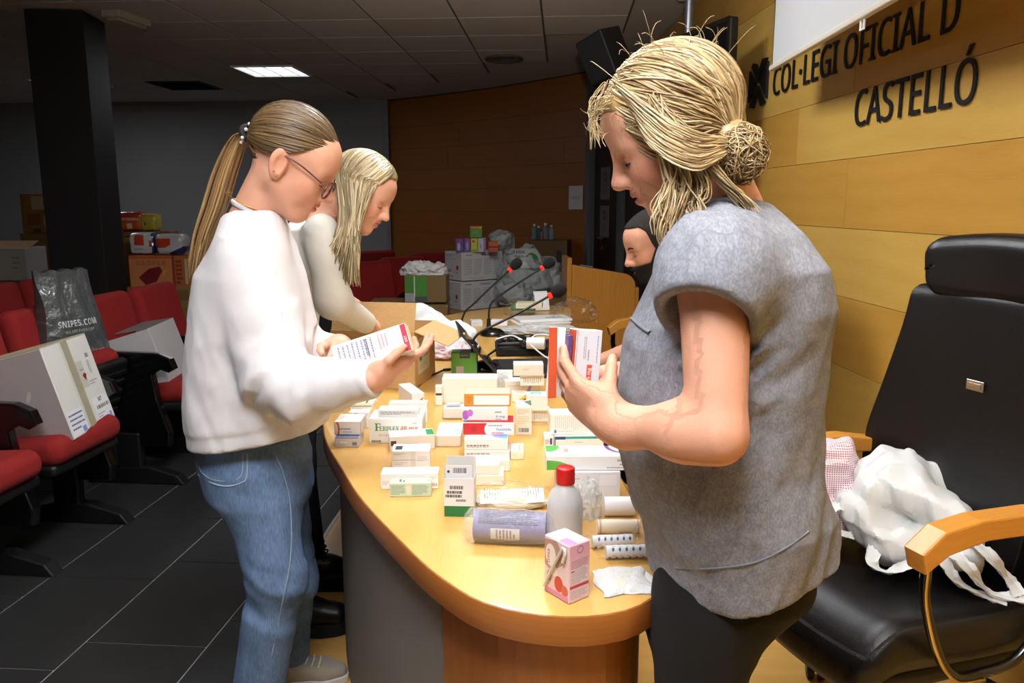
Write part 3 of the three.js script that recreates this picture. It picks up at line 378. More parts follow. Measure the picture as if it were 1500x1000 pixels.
const film = new THREE.MeshPhysicalMaterial({ color: 0xffffff, roughness: 0.12, transmission: 1, thickness: 0, ior: 1.3, side: THREE.DoubleSide, bumpMap: repeat(creaseBump, 2, 2), bumpScale: 0.004 });
const bagFilm = new THREE.MeshPhysicalMaterial({ color: 0xffffff, roughness: 0.1, transmission: 0.86, thickness: 0, ior: 1.4, side: THREE.DoubleSide, bumpMap: repeat(creaseBump, 3, 3), bumpScale: 0.006 });
const milkFilm = new THREE.MeshPhysicalMaterial({ color: 0xf2f4f4, roughness: 0.4, transmission: 0.55, thickness: 0, ior: 1.3, side: THREE.DoubleSide, bumpMap: repeat(creaseBump, 2, 2), bumpScale: 0.004 });
// a crumpled skin: a stretched ball pushed about by ridged noise, flat underneath
function crumple(rx, ry, rz, amp, freq, sd, det = 5, flat = -0.8, sharp = 1) {
  let g = new THREE.IcosahedronGeometry(1, det * 6); const p = g.attributes.position;
  for (let i = 0; i < p.count; i++) {
    let x = p.getX(i), y = p.getY(i), z = p.getZ(i); let n = 0, a = 1, f = freq; for (let o = 0; o < 4; o++) { n += a * (1 - 2 * Math.abs(vn(x * f + sd, y * f + sd * 3, z * f + sd * 7) - 0.5) * 2) * 0.5; a *= 0.5; f *= 2.1; }
    const k = 1 + amp * n * sharp; x *= rx * k; z *= rz * k; y = y < flat ? flat * ry : y * ry * k; p.setXYZ(i, x, Math.max(y, flat * ry), z);
  }
  g.translate(0, -flat * ry, 0); g = mergeVertices((g.deleteAttribute('normal'), g), 1e-6); g.computeVertexNormals(); return g;
}
{ // purple absorbent roll in its printed clear bag
  const a = on(690, 800, TOP), b = on(806, 806, TOP), t = thing('bandage_roll', 'purple rolled dressing in a clear printed plastic bag in front of the bottle', 'roll', [(a.x + b.x) / 2, TOP + 0.031, (a.z + b.z) / 2 - 0.03], Math.atan2(-(b.z - a.z), b.x - a.x));
  const r = 0.03, l = 0.137, sp = []; for (let i = 0; i <= 90; i++) { const q = i / 90 * Math.PI * 8; const rad = 0.006 + (r - 0.007) * i / 90; sp.push([Math.cos(q) * rad, Math.sin(q) * rad]); }
  const pur = std(0x8383ad, 0.85, { bumpMap: repeat(clothBump, 5, 5), bumpScale: 0.0004 });
  obj('roll', [new THREE.CylinderGeometry(r - 0.001, r - 0.001, l, 48, 1, true).rotateZ(Math.PI / 2), new THREE.CircleGeometry(r - 0.002, 40).rotateY(Math.PI / 2).translate(l / 2 - 0.002, 0, 0), new THREE.CircleGeometry(r - 0.002, 40).rotateY(-Math.PI / 2).translate(-l / 2 + 0.002, 0, 0)], pur, t);
  obj('roll_end', tube(sp.map((q) => [-l / 2, q[0], q[1]]), 0.0013, 240, 5), std(0x77779c, 0.9), t);
  const cv = document.createElement('canvas'); cv.width = 512; cv.height = 256; const k = cv.getContext('2d'); k.fillStyle = '#d9d9dc'; k.fillRect(20, 60, 150, 110); LV(0.42, 0.05, 0.5, 0.9, 12, '#20203a', 0.4)(k, 512, 256); L(0.06, 0.3, 0.24, 0.3, 6, '#6c6c7a', 0.5)(k, 512, 256);
  const al = dataTex(512, 256, (u, v) => { const x = u * 512, y = (1 - v) * 256; const c = k.getImageData(Math.min(511, x | 0), Math.min(255, y | 0), 1, 1).data; return [c[3] ? 255 : 0, c[3] ? 255 : 0, c[3] ? 255 : 0]; }, false);
  const prt = new THREE.MeshStandardMaterial({ map: Object.assign(new THREE.CanvasTexture(cv), { colorSpace: THREE.SRGBColorSpace }), alphaMap: al, transparent: true, roughness: 0.4, side: THREE.DoubleSide });
  obj('print', new THREE.CylinderGeometry(r + 0.0008, r + 0.0008, l * 0.95, 40, 1, true, -0.6, 2.6).rotateZ(Math.PI / 2), prt, t);
  const bag = new THREE.CylinderGeometry(1, 1, 1, 64, 40, true).rotateZ(Math.PI / 2), p = bag.attributes.position;
  for (let i = 0; i < p.count; i++) { const x = p.getX(i), ang = Math.atan2(p.getZ(i), p.getY(i)), e = Math.abs(x) * 2, cl = sstep(0.86, 1, e); let R0 = r + 0.0025 + 0.004 * (fbm(x * 8, ang * 2, 3, 3) - 0.3) * (1 + 2 * cl) - cl * r * 0.55; const y = Math.cos(ang) * R0, z = Math.sin(ang) * R0 * (1 + 0.25 * cl); p.setXYZ(i, x * (l + 0.045), Math.max(y, -0.0305), z); }
  bag.computeVertexNormals(); obj('bag', bag, bagFilm, t);
}
{ // second printed bag behind it
  const q = on(725, 752, TOP), t = thing('dressing_packet', 'clear bag with rows of printed yellow lettering behind the purple roll', 'packet', [q.x + 0.035, TOP + 0.001, q.z - 0.035], 0.06);
  obj('dressing', crumple(0.075, 0.022, 0.03, 0.15, 2, 4.2, 3, -0.7), std(0xdad8c8, 0.8), t);
  const cv = document.createElement('canvas'); cv.width = 512; cv.height = 256; const k = cv.getContext('2d'); k.fillStyle = '#efe9d2'; k.fillRect(0, 0, 512, 256); k.fillStyle = '#e4cf8c'; k.fillRect(20, 0, 200, 130); LV(0.05, 0.05, 0.42, 0.9, 10, '#6b6658', 0.4)(k, 512, 256); LV(0.52, 0.3, 0.42, 0.65, 10, '#5f6c94', 0.35)(k, 512, 256);
  const g = new THREE.PlaneGeometry(0.135, 0.06, 24, 10).rotateX(-Math.PI / 2), p = g.attributes.position; for (let i = 0; i < p.count; i++) p.setY(i, 0.04 - 22 * p.getZ(i) ** 2 + 0.006 * (fbm(p.getX(i) * 40, p.getZ(i) * 40, 1, 3) - 0.45)); g.computeVertexNormals();
  obj('print', g, new THREE.MeshPhysicalMaterial({ map: Object.assign(new THREE.CanvasTexture(cv), { colorSpace: THREE.SRGBColorSpace }), roughness: 0.2, side: THREE.DoubleSide }), t);
  obj('bag', crumple(0.088, 0.032, 0.042, 0.14, 2.5, 9.1, 3, -0.7), film, t);
}
{ // bottle
  const q = on(828, 800, TOP), t = thing('bottle', 'translucent white plastic bottle of liquid with a red flip cap', 'bottle', [q.x, TOP + 0.0005, q.z - 0.02]);
  obj('body', lathe([[0, 0.001], [0.03, 0.001], [0.034, 0.005], [0.0345, 0.07], [0.0335, 0.085], [0.027, 0.102], [0.0175, 0.112], [0.0158, 0.118], [0.0158, 0.124]], 48), new THREE.MeshPhysicalMaterial({ color: 0xf2f4f6, roughness: 0.28, transmission: 0.4, thickness: 0, side: THREE.DoubleSide }), t);
  obj('liquid', lathe([[0, 0.003], [0.029, 0.003], [0.0325, 0.007], [0.033, 0.07], [0.0318, 0.086], [0, 0.0861]], 40), std(0xe6e8ea, 0.3), t);
  const c = obj('cap', lathe([[0.0172, 0.118], [0.0182, 0.119], [0.0182, 0.14], [0.0175, 0.1408], [0.0175, 0.142], [0.0182, 0.1428], [0.0178, 0.148], [0.0155, 0.15], [0, 0.1505]], 48), phys(0xd01512, 0.35, { clearcoat: 0.3 }), t);
  obj('hinge', box(0.01, 0.012, 0.005, 0, 0.141, -0.0185, 0.0015), M.capRed || c.material, c);
}
{ // bandages in clear wrap, gauze packet
  const roll = (label, e, r, col, prn, sd, dz = 0) => {
    const a = on(e[0], e[1], TOP), b = on(e[2], e[3], TOP), l = a.distanceTo(b), t = thing('bandage_roll', label, 'roll', [(a.x + b.x) / 2, TOP + r + 0.001, (a.z + b.z) / 2 - r + dz], Math.atan2(-(b.z - a.z), b.x - a.x), 'wrapped bandage rolls');
    const cv = document.createElement('canvas'); cv.width = 256; cv.height = 128; const k = cv.getContext('2d'); k.fillStyle = col; k.fillRect(0, 0, 256, 128); prn(k, 256, 128);
    obj('roll', new THREE.CylinderGeometry(r, r, l, 36, 1, false).rotateZ(Math.PI / 2), std(0xffffff, 0.7, { map: Object.assign(new THREE.CanvasTexture(cv), { colorSpace: THREE.SRGBColorSpace, rotation: Math.PI / 2, wrapS: THREE.RepeatWrapping, wrapT: THREE.RepeatWrapping }) }), t);
    const g = new THREE.CylinderGeometry(1, 1, 1, 40, 24, true).rotateZ(Math.PI / 2), p = g.attributes.position;
    for (let i = 0; i < p.count; i++) { const x = p.getX(i), an = Math.atan2(p.getZ(i), p.getY(i)), cl = sstep(0.8, 1, Math.abs(x) * 2), R0 = r + 0.0016 + 0.003 * (fbm(x * 7 + sd, an * 2.2, sd, 3) - 0.3) * (1 + 4 * cl) - cl * r * 0.5; p.setXYZ(i, x * (l + 0.03), Math.max(Math.cos(an) * R0, -r - 0.0007), Math.sin(an) * R0); }
    g.computeVertexNormals(); obj('wrapper', g, film, t);
  };
  const blue = (k, W, H) => { for (let i = 0; i < 6; i++) for (let j = 0; j < 4; j++) { EL((i + 0.5 + (j % 2) * 0.5) / 6.5, (j + 0.5) / 4, 0.03, 0.05, '#4a629c', -0.5)(k, W, H); L((i + 0.1) / 6.5, (j + 0.75) / 4, 0.12, 0.05, 1, '#7d8fb8')(k, W, H); } };
  roll('white wrapped bandage roll with teal marks, rearmost of the bandage rolls', [886, 760, 930, 760], 0.0195, '#eeeef2', ART(L(0.1, 0.3, 0.6, 0.05, 1, '#5aa3a8', 0.9), EL(0.8, 0.32, 0.05, 0.06, '#4fa7a0'), L(0.1, 0.7, 0.6, 0.05, 1, '#5aa3a8', 0.9)), 1);
  roll('cream wrapped bandage roll with red ends, among the white bandage rolls', [876, 785, 938, 785], 0.0135, '#eee6d0', ART(R(0.03, 0, 0.04, 1, '#d9a49a'), R(0.92, 0, 0.04, 1, '#d9a49a'), L(0.2, 0.4, 0.5, 0.1, 1, '#88a6c4', 0.9), L(0.2, 0.8, 0.5, 0.1, 1, '#88a6c4', 0.9)), 2);
  roll('white bandage roll with navy printed leaves, behind the nearest bandage roll', [868, 806, 927, 804], 0.0115, '#f2f2f2', blue, 3);
  roll('nearest white bandage roll with small navy print, touching the gauze packet', [888, 822, 952, 820], 0.0118, '#f2f2f2', blue, 4);
  const q = on(912, 852, TOP), t = thing('gauze_packet', 'flat white packet of folded gauze at the tip of the table', 'packet', [q.x, TOP + 0.0006, q.z], 0.15);
  const pad = (w, d, h, sd) => { const g = new THREE.BoxGeometry(w, 1, d, 40, 1, 40), p = g.attributes.position; for (let i = 0; i < p.count; i++) { const x = p.getX(i), z = p.getZ(i), up = p.getY(i) > 0, e = Math.min(1, 6 * Math.min(0.5 - Math.abs(x / w), 0.5 - Math.abs(z / d))); const b = 0.0016 + h * Math.sqrt(Math.max(0, e)) * (0.6 + 0.9 * (fbm(x * 60 + sd, z * 45, sd, 3) - 0.3)); p.setXYZ(i, x + 0.004 * Math.sin(z * 90 + sd), up ? b : 0, z + 0.004 * Math.sin(x * 80 + sd)); } g.computeVertexNormals(); return g; };
  obj('gauze', pad(0.062, 0.06, 0.006, 2).translate(-0.002, 0.001, 0), std(0xeeeedd, 0.9, { bumpMap: repeat(clothBump, 3, 3), bumpScale: 0.0008 }), t);
  obj('wrapper', pad(0.094, 0.094, 0.0085, 5), new THREE.MeshPhysicalMaterial({ color: 0xf6f7f6, roughness: 0.45, transmission: 0.25, thickness: 0, side: THREE.DoubleSide, bumpMap: repeat(creaseBump, 3, 3), bumpScale: 0.002 }), t);
  obj('paper_backing', pad(0.08, 0.088, 0.0012, 8).translate(0.012, 0, -0.001), std(0xf0f1f0, 0.6), t);
  const w = on(862, 762, TOP), c = thing('plastic_wrapper', 'crumpled clear plastic wrapper right behind the red capped bottle', 'wrapper', [w.x, TOP + 0.0006, w.z - 0.02]); obj('film', crumple(0.022, 0.045, 0.02, 0.5, 2.2, 5.5, 3, -0.6), milkFilm, c);
  const w2 = on(945, 800, TOP), c2 = thing('plastic_wrapper', 'shiny crumpled cellophane at the right end of the bandage rolls', 'wrapper', [w2.x - 0.003, TOP + 0.0006, w2.z - 0.02]); obj('film', crumple(0.014, 0.02, 0.02, 0.6, 2.5, 7.5, 3, -0.6), film, c2);
  const w3 = on(737, 574, TOP), c3 = thing('plastic_wrapper', 'crumpled clear wrapper between the large plain carton and the back right pile', 'wrapper', [w3.x, TOP + 0.0006, w3.z + 0.005]); obj('film', crumple(0.018, 0.035, 0.02, 0.5, 2.2, 2.5, 3, -0.6), milkFilm, c3);
  const w4 = on(664, 614, TOP), c4 = thing('blister_tray', 'clear plastic tray holding a white syringe beside the tall middle pile', 'tray', [w4.x, TOP + 0.0006, w4.z - 0.02]); obj('tray', [box(0.066, 0.002, 0.05, 0, 0.001, 0), box(0.066, 0.045, 0.0015, 0, 0.023, 0.025), box(0.066, 0.045, 0.0015, 0, 0.023, -0.025), box(0.0015, 0.045, 0.05, 0.033, 0.023, 0), box(0.0015, 0.045, 0.05, -0.033, 0.023, 0)], film, c4); obj('syringe', [cyl(0.006, 0.006, 0.04).rotateZ(Math.PI / 2).translate(0, 0.04, 0), cyl(0.002, 0.002, 0.02).rotateZ(Math.PI / 2).translate(0.028, 0.04, 0), box(0.002, 0.014, 0.008, -0.021, 0.04, 0)], std(0xc4cedd, 0.4), c4); obj('card', box(0.06, 0.03, 0.04, 0, 0.018, 0, 0.002), M.white, c4);
}
// ---------------------------------------------------------------- people: joined tapered limbs, meshed as one skin
const smin = (a, b, k) => { const h = Math.max(k - Math.abs(a - b), 0) / k; return Math.min(a, b) - h * h * k * 0.25; };
const smax = (a, b, k) => -smin(-a, -b, k);
function limb(a, b, ra, rb, k = 0.03) { // tapered capsule
  const bx = b.x - a.x, by = b.y - a.y, bz = b.z - a.z, L2 = bx * bx + by * by + bz * bz + 1e-9;
  return { k, f: (x, y, z) => { const px = x - a.x, py = y - a.y, pz = z - a.z, t = clamp((px * bx + py * by + pz * bz) / L2, 0, 1), dx = px - bx * t, dy = py - by * t, dz = pz - bz * t; return Math.sqrt(dx * dx + dy * dy + dz * dz) - mixn(ra, rb, t); } };
}
function egg(c, r, q = null, k = 0.02) { // ellipsoid, q = [X, Y, Z] axes
  const [X, Y, Z] = q || [V(1, 0, 0), V(0, 1, 0), V(0, 0, 1)], m = Math.min(r[0], r[1], r[2]);
  return { k, f: (x, y, z) => { x -= c.x; y -= c.y; z -= c.z; const a = (x * X.x + y * X.y + z * X.z), b = (x * Y.x + y * Y.y + z * Y.z), d = (x * Z.x + y * Z.y + z * Z.z); const k0 = Math.sqrt((a / r[0]) ** 2 + (b / r[1]) ** 2 + (d / r[2]) ** 2), k1 = Math.sqrt((a / (r[0] * r[0])) ** 2 + (b / (r[1] * r[1])) ** 2 + (d / (r[2] * r[2])) ** 2); return k1 < 1e-6 ? -m : k0 * (k0 - 1) / k1; } };
}
// stacked oval sections [centre, half width along A, half depth along B], top to bottom or bottom to top
function loft(secs, A, B, k = 0.03, ex = 2) {
  secs = secs.slice().sort((p, q) => p[0].y - q[0].y); const n = secs.length;
  return { k, f: (x, y, z) => {
    let i = 0; while (i < n - 2 && y > secs[i + 1][0].y) i++;
    const s = secs[i], e = secs[i + 1]; let t = clamp((y - s[0].y) / (e[0].y - s[0].y), 0, 1); 
    const cx = mixn(s[0].x, e[0].x, t), cz = mixn(s[0].z, e[0].z, t), w = mixn(s[1], e[1], t), d = mixn(s[2], e[2], t);
    const a = ((x - cx) * A.x + (z - cz) * A.z) / w, b = ((x - cx) * B.x + (z - cz) * B.z) / d, q = Math.pow(Math.pow(Math.abs(a), ex) + Math.pow(Math.abs(b), ex), 1 / ex), d2 = (q - 1) * (q < 0.01 ? Math.min(w, d) : Math.min(Math.hypot(a * w, b * d) / q, Math.max(w, d)));
    const dy = y > secs[n - 1][0].y ? y - secs[n - 1][0].y : y < secs[0][0].y ? secs[0][0].y - y : Math.max(y - secs[n - 1][0].y, secs[0][0].y - y);
    return dy > 0 ? (d2 > 0 ? Math.hypot(d2, dy) : dy) : Math.max(d2, dy);
  } };
}
function blend(prims) { return (x, y, z) => { let d = 1e9; for (const p of prims) { const e = p.f(x, y, z); d = d > 1e8 ? e : smin(d, e, p.k); } return d; }; }
// surface nets over a box; returns a smooth indexed geometry, uv in metres by the main direction of the normal
function skin(f, lo, hi, cell, color = null) {
  const nx = Math.ceil((hi[0] - lo[0]) / cell) + 1, ny = Math.ceil((hi[1] - lo[1]) / cell) + 1, nz = Math.ceil((hi[2] - lo[2]) / cell) + 1, F = new Float32Array(nx * ny * nz);
  // coarse pass first, fine values only near the surface
  const B = 4, gx = Math.ceil(nx / B) + 1, gy = Math.ceil(ny / B) + 1, gz = Math.ceil(nz / B) + 1;
  for (let k = 0; k < gz; k++) for (let j = 0; j < gy; j++) for (let i = 0; i < gx; i++) {
    const d = f(lo[0] + (i + 0.5) * B * cell, lo[1] + (j + 0.5) * B * cell, lo[2] + (k + 0.5) * B * cell), skip = Math.abs(d) > B * cell * 1.9 + 0.012;
    for (let c = k * B; c < Math.min(nz, k * B + B); c++) for (let b = j * B; b < Math.min(ny, j * B + B); b++) for (let a = i * B; a < Math.min(nx, i * B + B); a++) F[(c * ny + b) * nx + a] = skip ? d : f(lo[0] + a * cell, lo[1] + b * cell, lo[2] + c * cell);
  }
  const idx = new Int32Array(nx * ny * nz).fill(-1), pos = [], tri = [];
  for (let k = 0; k < nz - 1; k++) for (let j = 0; j < ny - 1; j++) for (let i = 0; i < nx - 1; i++) {
    const o = (k * ny + j) * nx + i, v = [F[o], F[o + 1], F[o + nx], F[o + nx + 1], F[o + nx * ny], F[o + nx * ny + 1], F[o + nx * ny + nx], F[o + nx * ny + nx + 1]];
    let m = 0; for (let q = 0; q < 8; q++) if (v[q] < 0) m |= 1 << q; if (m === 0 || m === 255) continue;
    let sx = 0, sy = 0, sz = 0, n = 0;
    for (let a = 0; a < 8; a++) for (const bit of [1, 2, 4]) { const b = a | bit; if (b === a) continue; if ((v[a] < 0) !== (v[b] < 0)) { const t = v[a] / (v[a] - v[b]); sx += (a & 1) + (bit === 1 ? t : 0); sy += ((a >> 1) & 1) + (bit === 2 ? t : 0); sz += ((a >> 2) & 1) + (bit === 4 ? t : 0); n++; } }
    idx[o] = pos.length / 3; pos.push(lo[0] + (i + sx / n) * cell, lo[1] + (j + sy / n) * cell, lo[2] + (k + sz / n) * cell);
  }
  const quad = (a, b, c, d, fl) => { if (a < 0 || b < 0 || c < 0 || d < 0) return; fl ? tri.push(a, b, c, a, c, d) : tri.push(a, c, b, a, d, c); };
  for (let k = 1; k < nz - 1; k++) for (let j = 1; j < ny - 1; j++) for (let i = 1; i < nx - 1; i++) {
    const o = (k * ny + j) * nx + i, s = F[o] < 0;
    if (s !== F[o + 1] < 0) quad(idx[o], idx[o - nx], idx[o - nx - nx * ny], idx[o - nx * ny], !s);
    if (s !== F[o + nx] < 0) quad(idx[o], idx[o - nx * ny], idx[o - nx * ny - 1], idx[o - 1], !s);
    if (s !== F[o + nx * ny] < 0) quad(idx[o], idx[o - 1], idx[o - 1 - nx], idx[o - nx], !s);
  }
  const g = new THREE.BufferGeometry(); g.setAttribute('position', new THREE.Float32BufferAttribute(pos, 3)); g.setIndex(tri); g.computeVertexNormals();
  const N = g.attributes.normal, uv = new Float32Array(pos.length / 3 * 2), n = pos.length / 3;
  for (let i = 0; i < n; i++) { const ax_ = Math.abs(N.getX(i)), ay_ = Math.abs(N.getY(i)), az_ = Math.abs(N.getZ(i)); uv[2 * i] = ax_ > az_ && ax_ > ay_ ? pos[3 * i + 2] : pos[3 * i]; uv[2 * i + 1] = ay_ > ax_ && ay_ > az_ ? pos[3 * i + 2] : pos[3 * i + 1]; }
  g.setAttribute('uv', new THREE.BufferAttribute(uv, 2));
  if (color) { const c = new Float32Array(n * 3); for (let i = 0; i < n; i++) { const q = color(pos[3 * i], pos[3 * i + 1], pos[3 * i + 2], N.getX(i), N.getY(i), N.getZ(i)); c[3 * i] = q[0]; c[3 * i + 1] = q[1]; c[3 * i + 2] = q[2]; } g.setAttribute('color', new THREE.BufferAttribute(c, 3)); }
  return g;
}
function joinGeo(list) { return mergeGeometries(list.map((g) => g.index ? g : g)); }
const lin = (h) => { const c = new THREE.Color(h); return [c.r, c.g, c.b]; };
// a head's own axes: F where the face looks, U its crown, R its right side
function frame(F, U) { F = F.clone().normalize(); const R = F.clone().cross(U).normalize(); U = R.clone().cross(F).normalize(); return { F, U, R, p: (c, f, u, r) => c.clone().addScaledVector(F, f).addScaledVector(U, u).addScaledVector(R, r) }; }
function head(c, fr, o = {}) {
  const S = o.s || 1, P = (f, u, r) => fr.p(c, f * S, u * S, r * S), ax3 = [fr.F, fr.U, fr.R], e = (f, u, r, a, b, d, k = 0.02) => egg(P(f, u, r), [a * S, b * S, d * S], ax3, k * S), l = (a, b, ra, rb, k = 0.012) => limb(P(...a), P(...b), ra * S, rb * S, k * S);
  const pr = [e(-0.012, 0.035, 0, 0.098, 0.088, 0.076, 0.01), e(0.042, -0.028, 0, 0.05, 0.078, 0.058, 0.03), e(0.052, 0.04, 0, 0.045, 0.05, 0.06, 0.03)];
  for (const s of [-1, 1]) pr.push(l([-0.005, -0.055, s * 0.05], [0.055, -0.098, s * 0.018], 0.019, 0.017, 0.03), e(0.055, -0.03, s * 0.036, 0.026, 0.026, 0.022, 0.03), l([0.078, 0.011, s * 0.012], [0.07, 0.014, s * 0.044], o.man ? 0.013 : 0.01, 0.011, 0.02));
  pr.push(e(0.068, -0.1, 0, 0.02, 0.018, 0.02, 0.03), l([0.093, 0.004, 0], [0.113, -0.03, 0], 0.0075, 0.0095, 0.016), e(0.108, -0.034, 0, 0.013, 0.0095, 0.011, 0.01));
  for (const s of [-1, 1]) pr.push(e(0.1, -0.037, s * 0.011, 0.011, 0.008, 0.007, 0.008));
  pr.push(e(0.082, -0.06, 0, 0.014, 0.02, 0.024, 0.02));
  for (const s of [-1, 1]) { pr.push(l([0.098, -0.0585, s * 0.005], [0.087, -0.063, s * 0.021], 0.0062, 0.003, 0.006), l([0.095, -0.0715, s * 0.004], [0.086, -0.067, s * 0.019], 0.0068, 0.003, 0.006)); }
  const f0 = blend(pr), eyes = [-1, 1].map((s) => e(0.094, -0.004, s * 0.031, 0.016, 0.0125, 0.018)), lids = [-1, 1].map((s) => e(0.074, -0.005, s * 0.031, 0.0145, 0.0125, 0.0165)), mouth = l([0.098, -0.0652, -0.018], [0.098, -0.0652, 0.018], 0.0022, 0.0022), noses = [-1, 1].map((s) => e(0.103, -0.0435, s * 0.006, 0.005, 0.004, 0.0035));
  const ear = [-1, 1].map((s) => { const t = fr.R.clone().multiplyScalar(s).addScaledVector(fr.F, 0.35).normalize(), u2 = fr.U.clone().addScaledVector(fr.F, -0.2).normalize(), w2 = u2.clone().cross(t).normalize(); const q = P(-0.014, -0.008, s * (o.ear || 0.078)); return { a: egg(q, [0.021 * S, 0.034 * S, 0.009 * S], [w2, u2, t], 0.008), h: egg(q.clone().addScaledVector(t, 0.007 * S).addScaledVector(fr.F, 0.003 * S), [0.012 * S, 0.02 * S, 0.006 * S], [w2, u2, t], 0.006), lobe: egg(P(-0.008, -0.036, s * ((o.ear || 0.078) - 0.001)), [0.01 * S, 0.01 * S, 0.006 * S], [w2, u2, t], 0.008) }; });
  const f = (x, y, z) => {
    let d = f0(x, y, z); for (const q of eyes) d = smax(d, -q.f(x, y, z), 0.008 * S); for (const q of lids) d = smin(d, q.f(x, y, z), 0.004 * S); d = smax(d, -mouth.f(x, y, z), 0.004 * S); for (const q of noses) d = smax(d, -q.f(x, y, z), 0.003);
    for (const q of ear) { let w = smin(q.a.f(x, y, z), q.lobe.f(x, y, z), 0.01); w = smax(w, -q.h.f(x, y, z), 0.005); d = smin(d, w, 0.006); } return d;
  };
  return { f, P, S, fr, c };
}
// skin tint by place on the face: lips, cheeks, lids; these are pigments
function faceTint(H, tone, lip, blush = 0.35, beard = null) {
  const base = lin(tone), lp = lin(lip), red = [base[0] * 1.02, base[1] * 0.72, base[2] * 0.66], bd = beard ? lin(beard) : null;
  return (x, y, z) => {
    const d = V(x, y, z).sub(H.c), f = d.dot(H.fr.F) / H.S, u = d.dot(H.fr.U) / H.S, r = d.dot(H.fr.R) / H.S; let c = base.slice();
    if (Math.abs(f) > 0.2 || Math.abs(u) > 0.25) return c;
    const ch = Math.exp(-(((f - 0.065) / 0.03) ** 2 + ((u + 0.035) / 0.025) ** 2)) * sstep(0.02, 0.04, Math.abs(r)) * blush; c = lerp3(c, red, ch);
    const ns = Math.exp(-(((f - 0.108) / 0.02) ** 2 + ((u + 0.035) / 0.015) ** 2 + (r / 0.015) ** 2)) * blush; c = lerp3(c, red, ns);
    const er = sstep(0.07, 0.078, Math.abs(r)) * sstep(-0.05, -0.03, u) * sstep(0.04, 0.02, u) * sstep(0.02, 0.0, f) * 0.3; c = lerp3(c, red, er);
    const lips = sstep(0.084, 0.09, f) * sstep(0.0138, 0.009, Math.abs(u + 0.065)) * sstep(0.024, 0.017, Math.abs(r)); c = lerp3(c, lp, lips * 0.85);
    if (bd) { const m = sstep(-0.04, -0.052, u - 1.3 * Math.max(0, 0.05 - f)) * sstep(-0.02, -0.01, f) * sstep(-0.03, 0.0, f) * (1 - sstep(0.085, 0.09, f) * sstep(0.011, 0.007, Math.abs(u + 0.068)) * sstep(0.022, 0.016, Math.abs(r))); c = lerp3(c, bd, m * 0.93); }
    const g = 1 + 0.06 * (fbm(x * 60, y * 60, z * 60, 3) - 0.45); return [c[0] * g, c[1] * g, c[2] * g];
  };
}
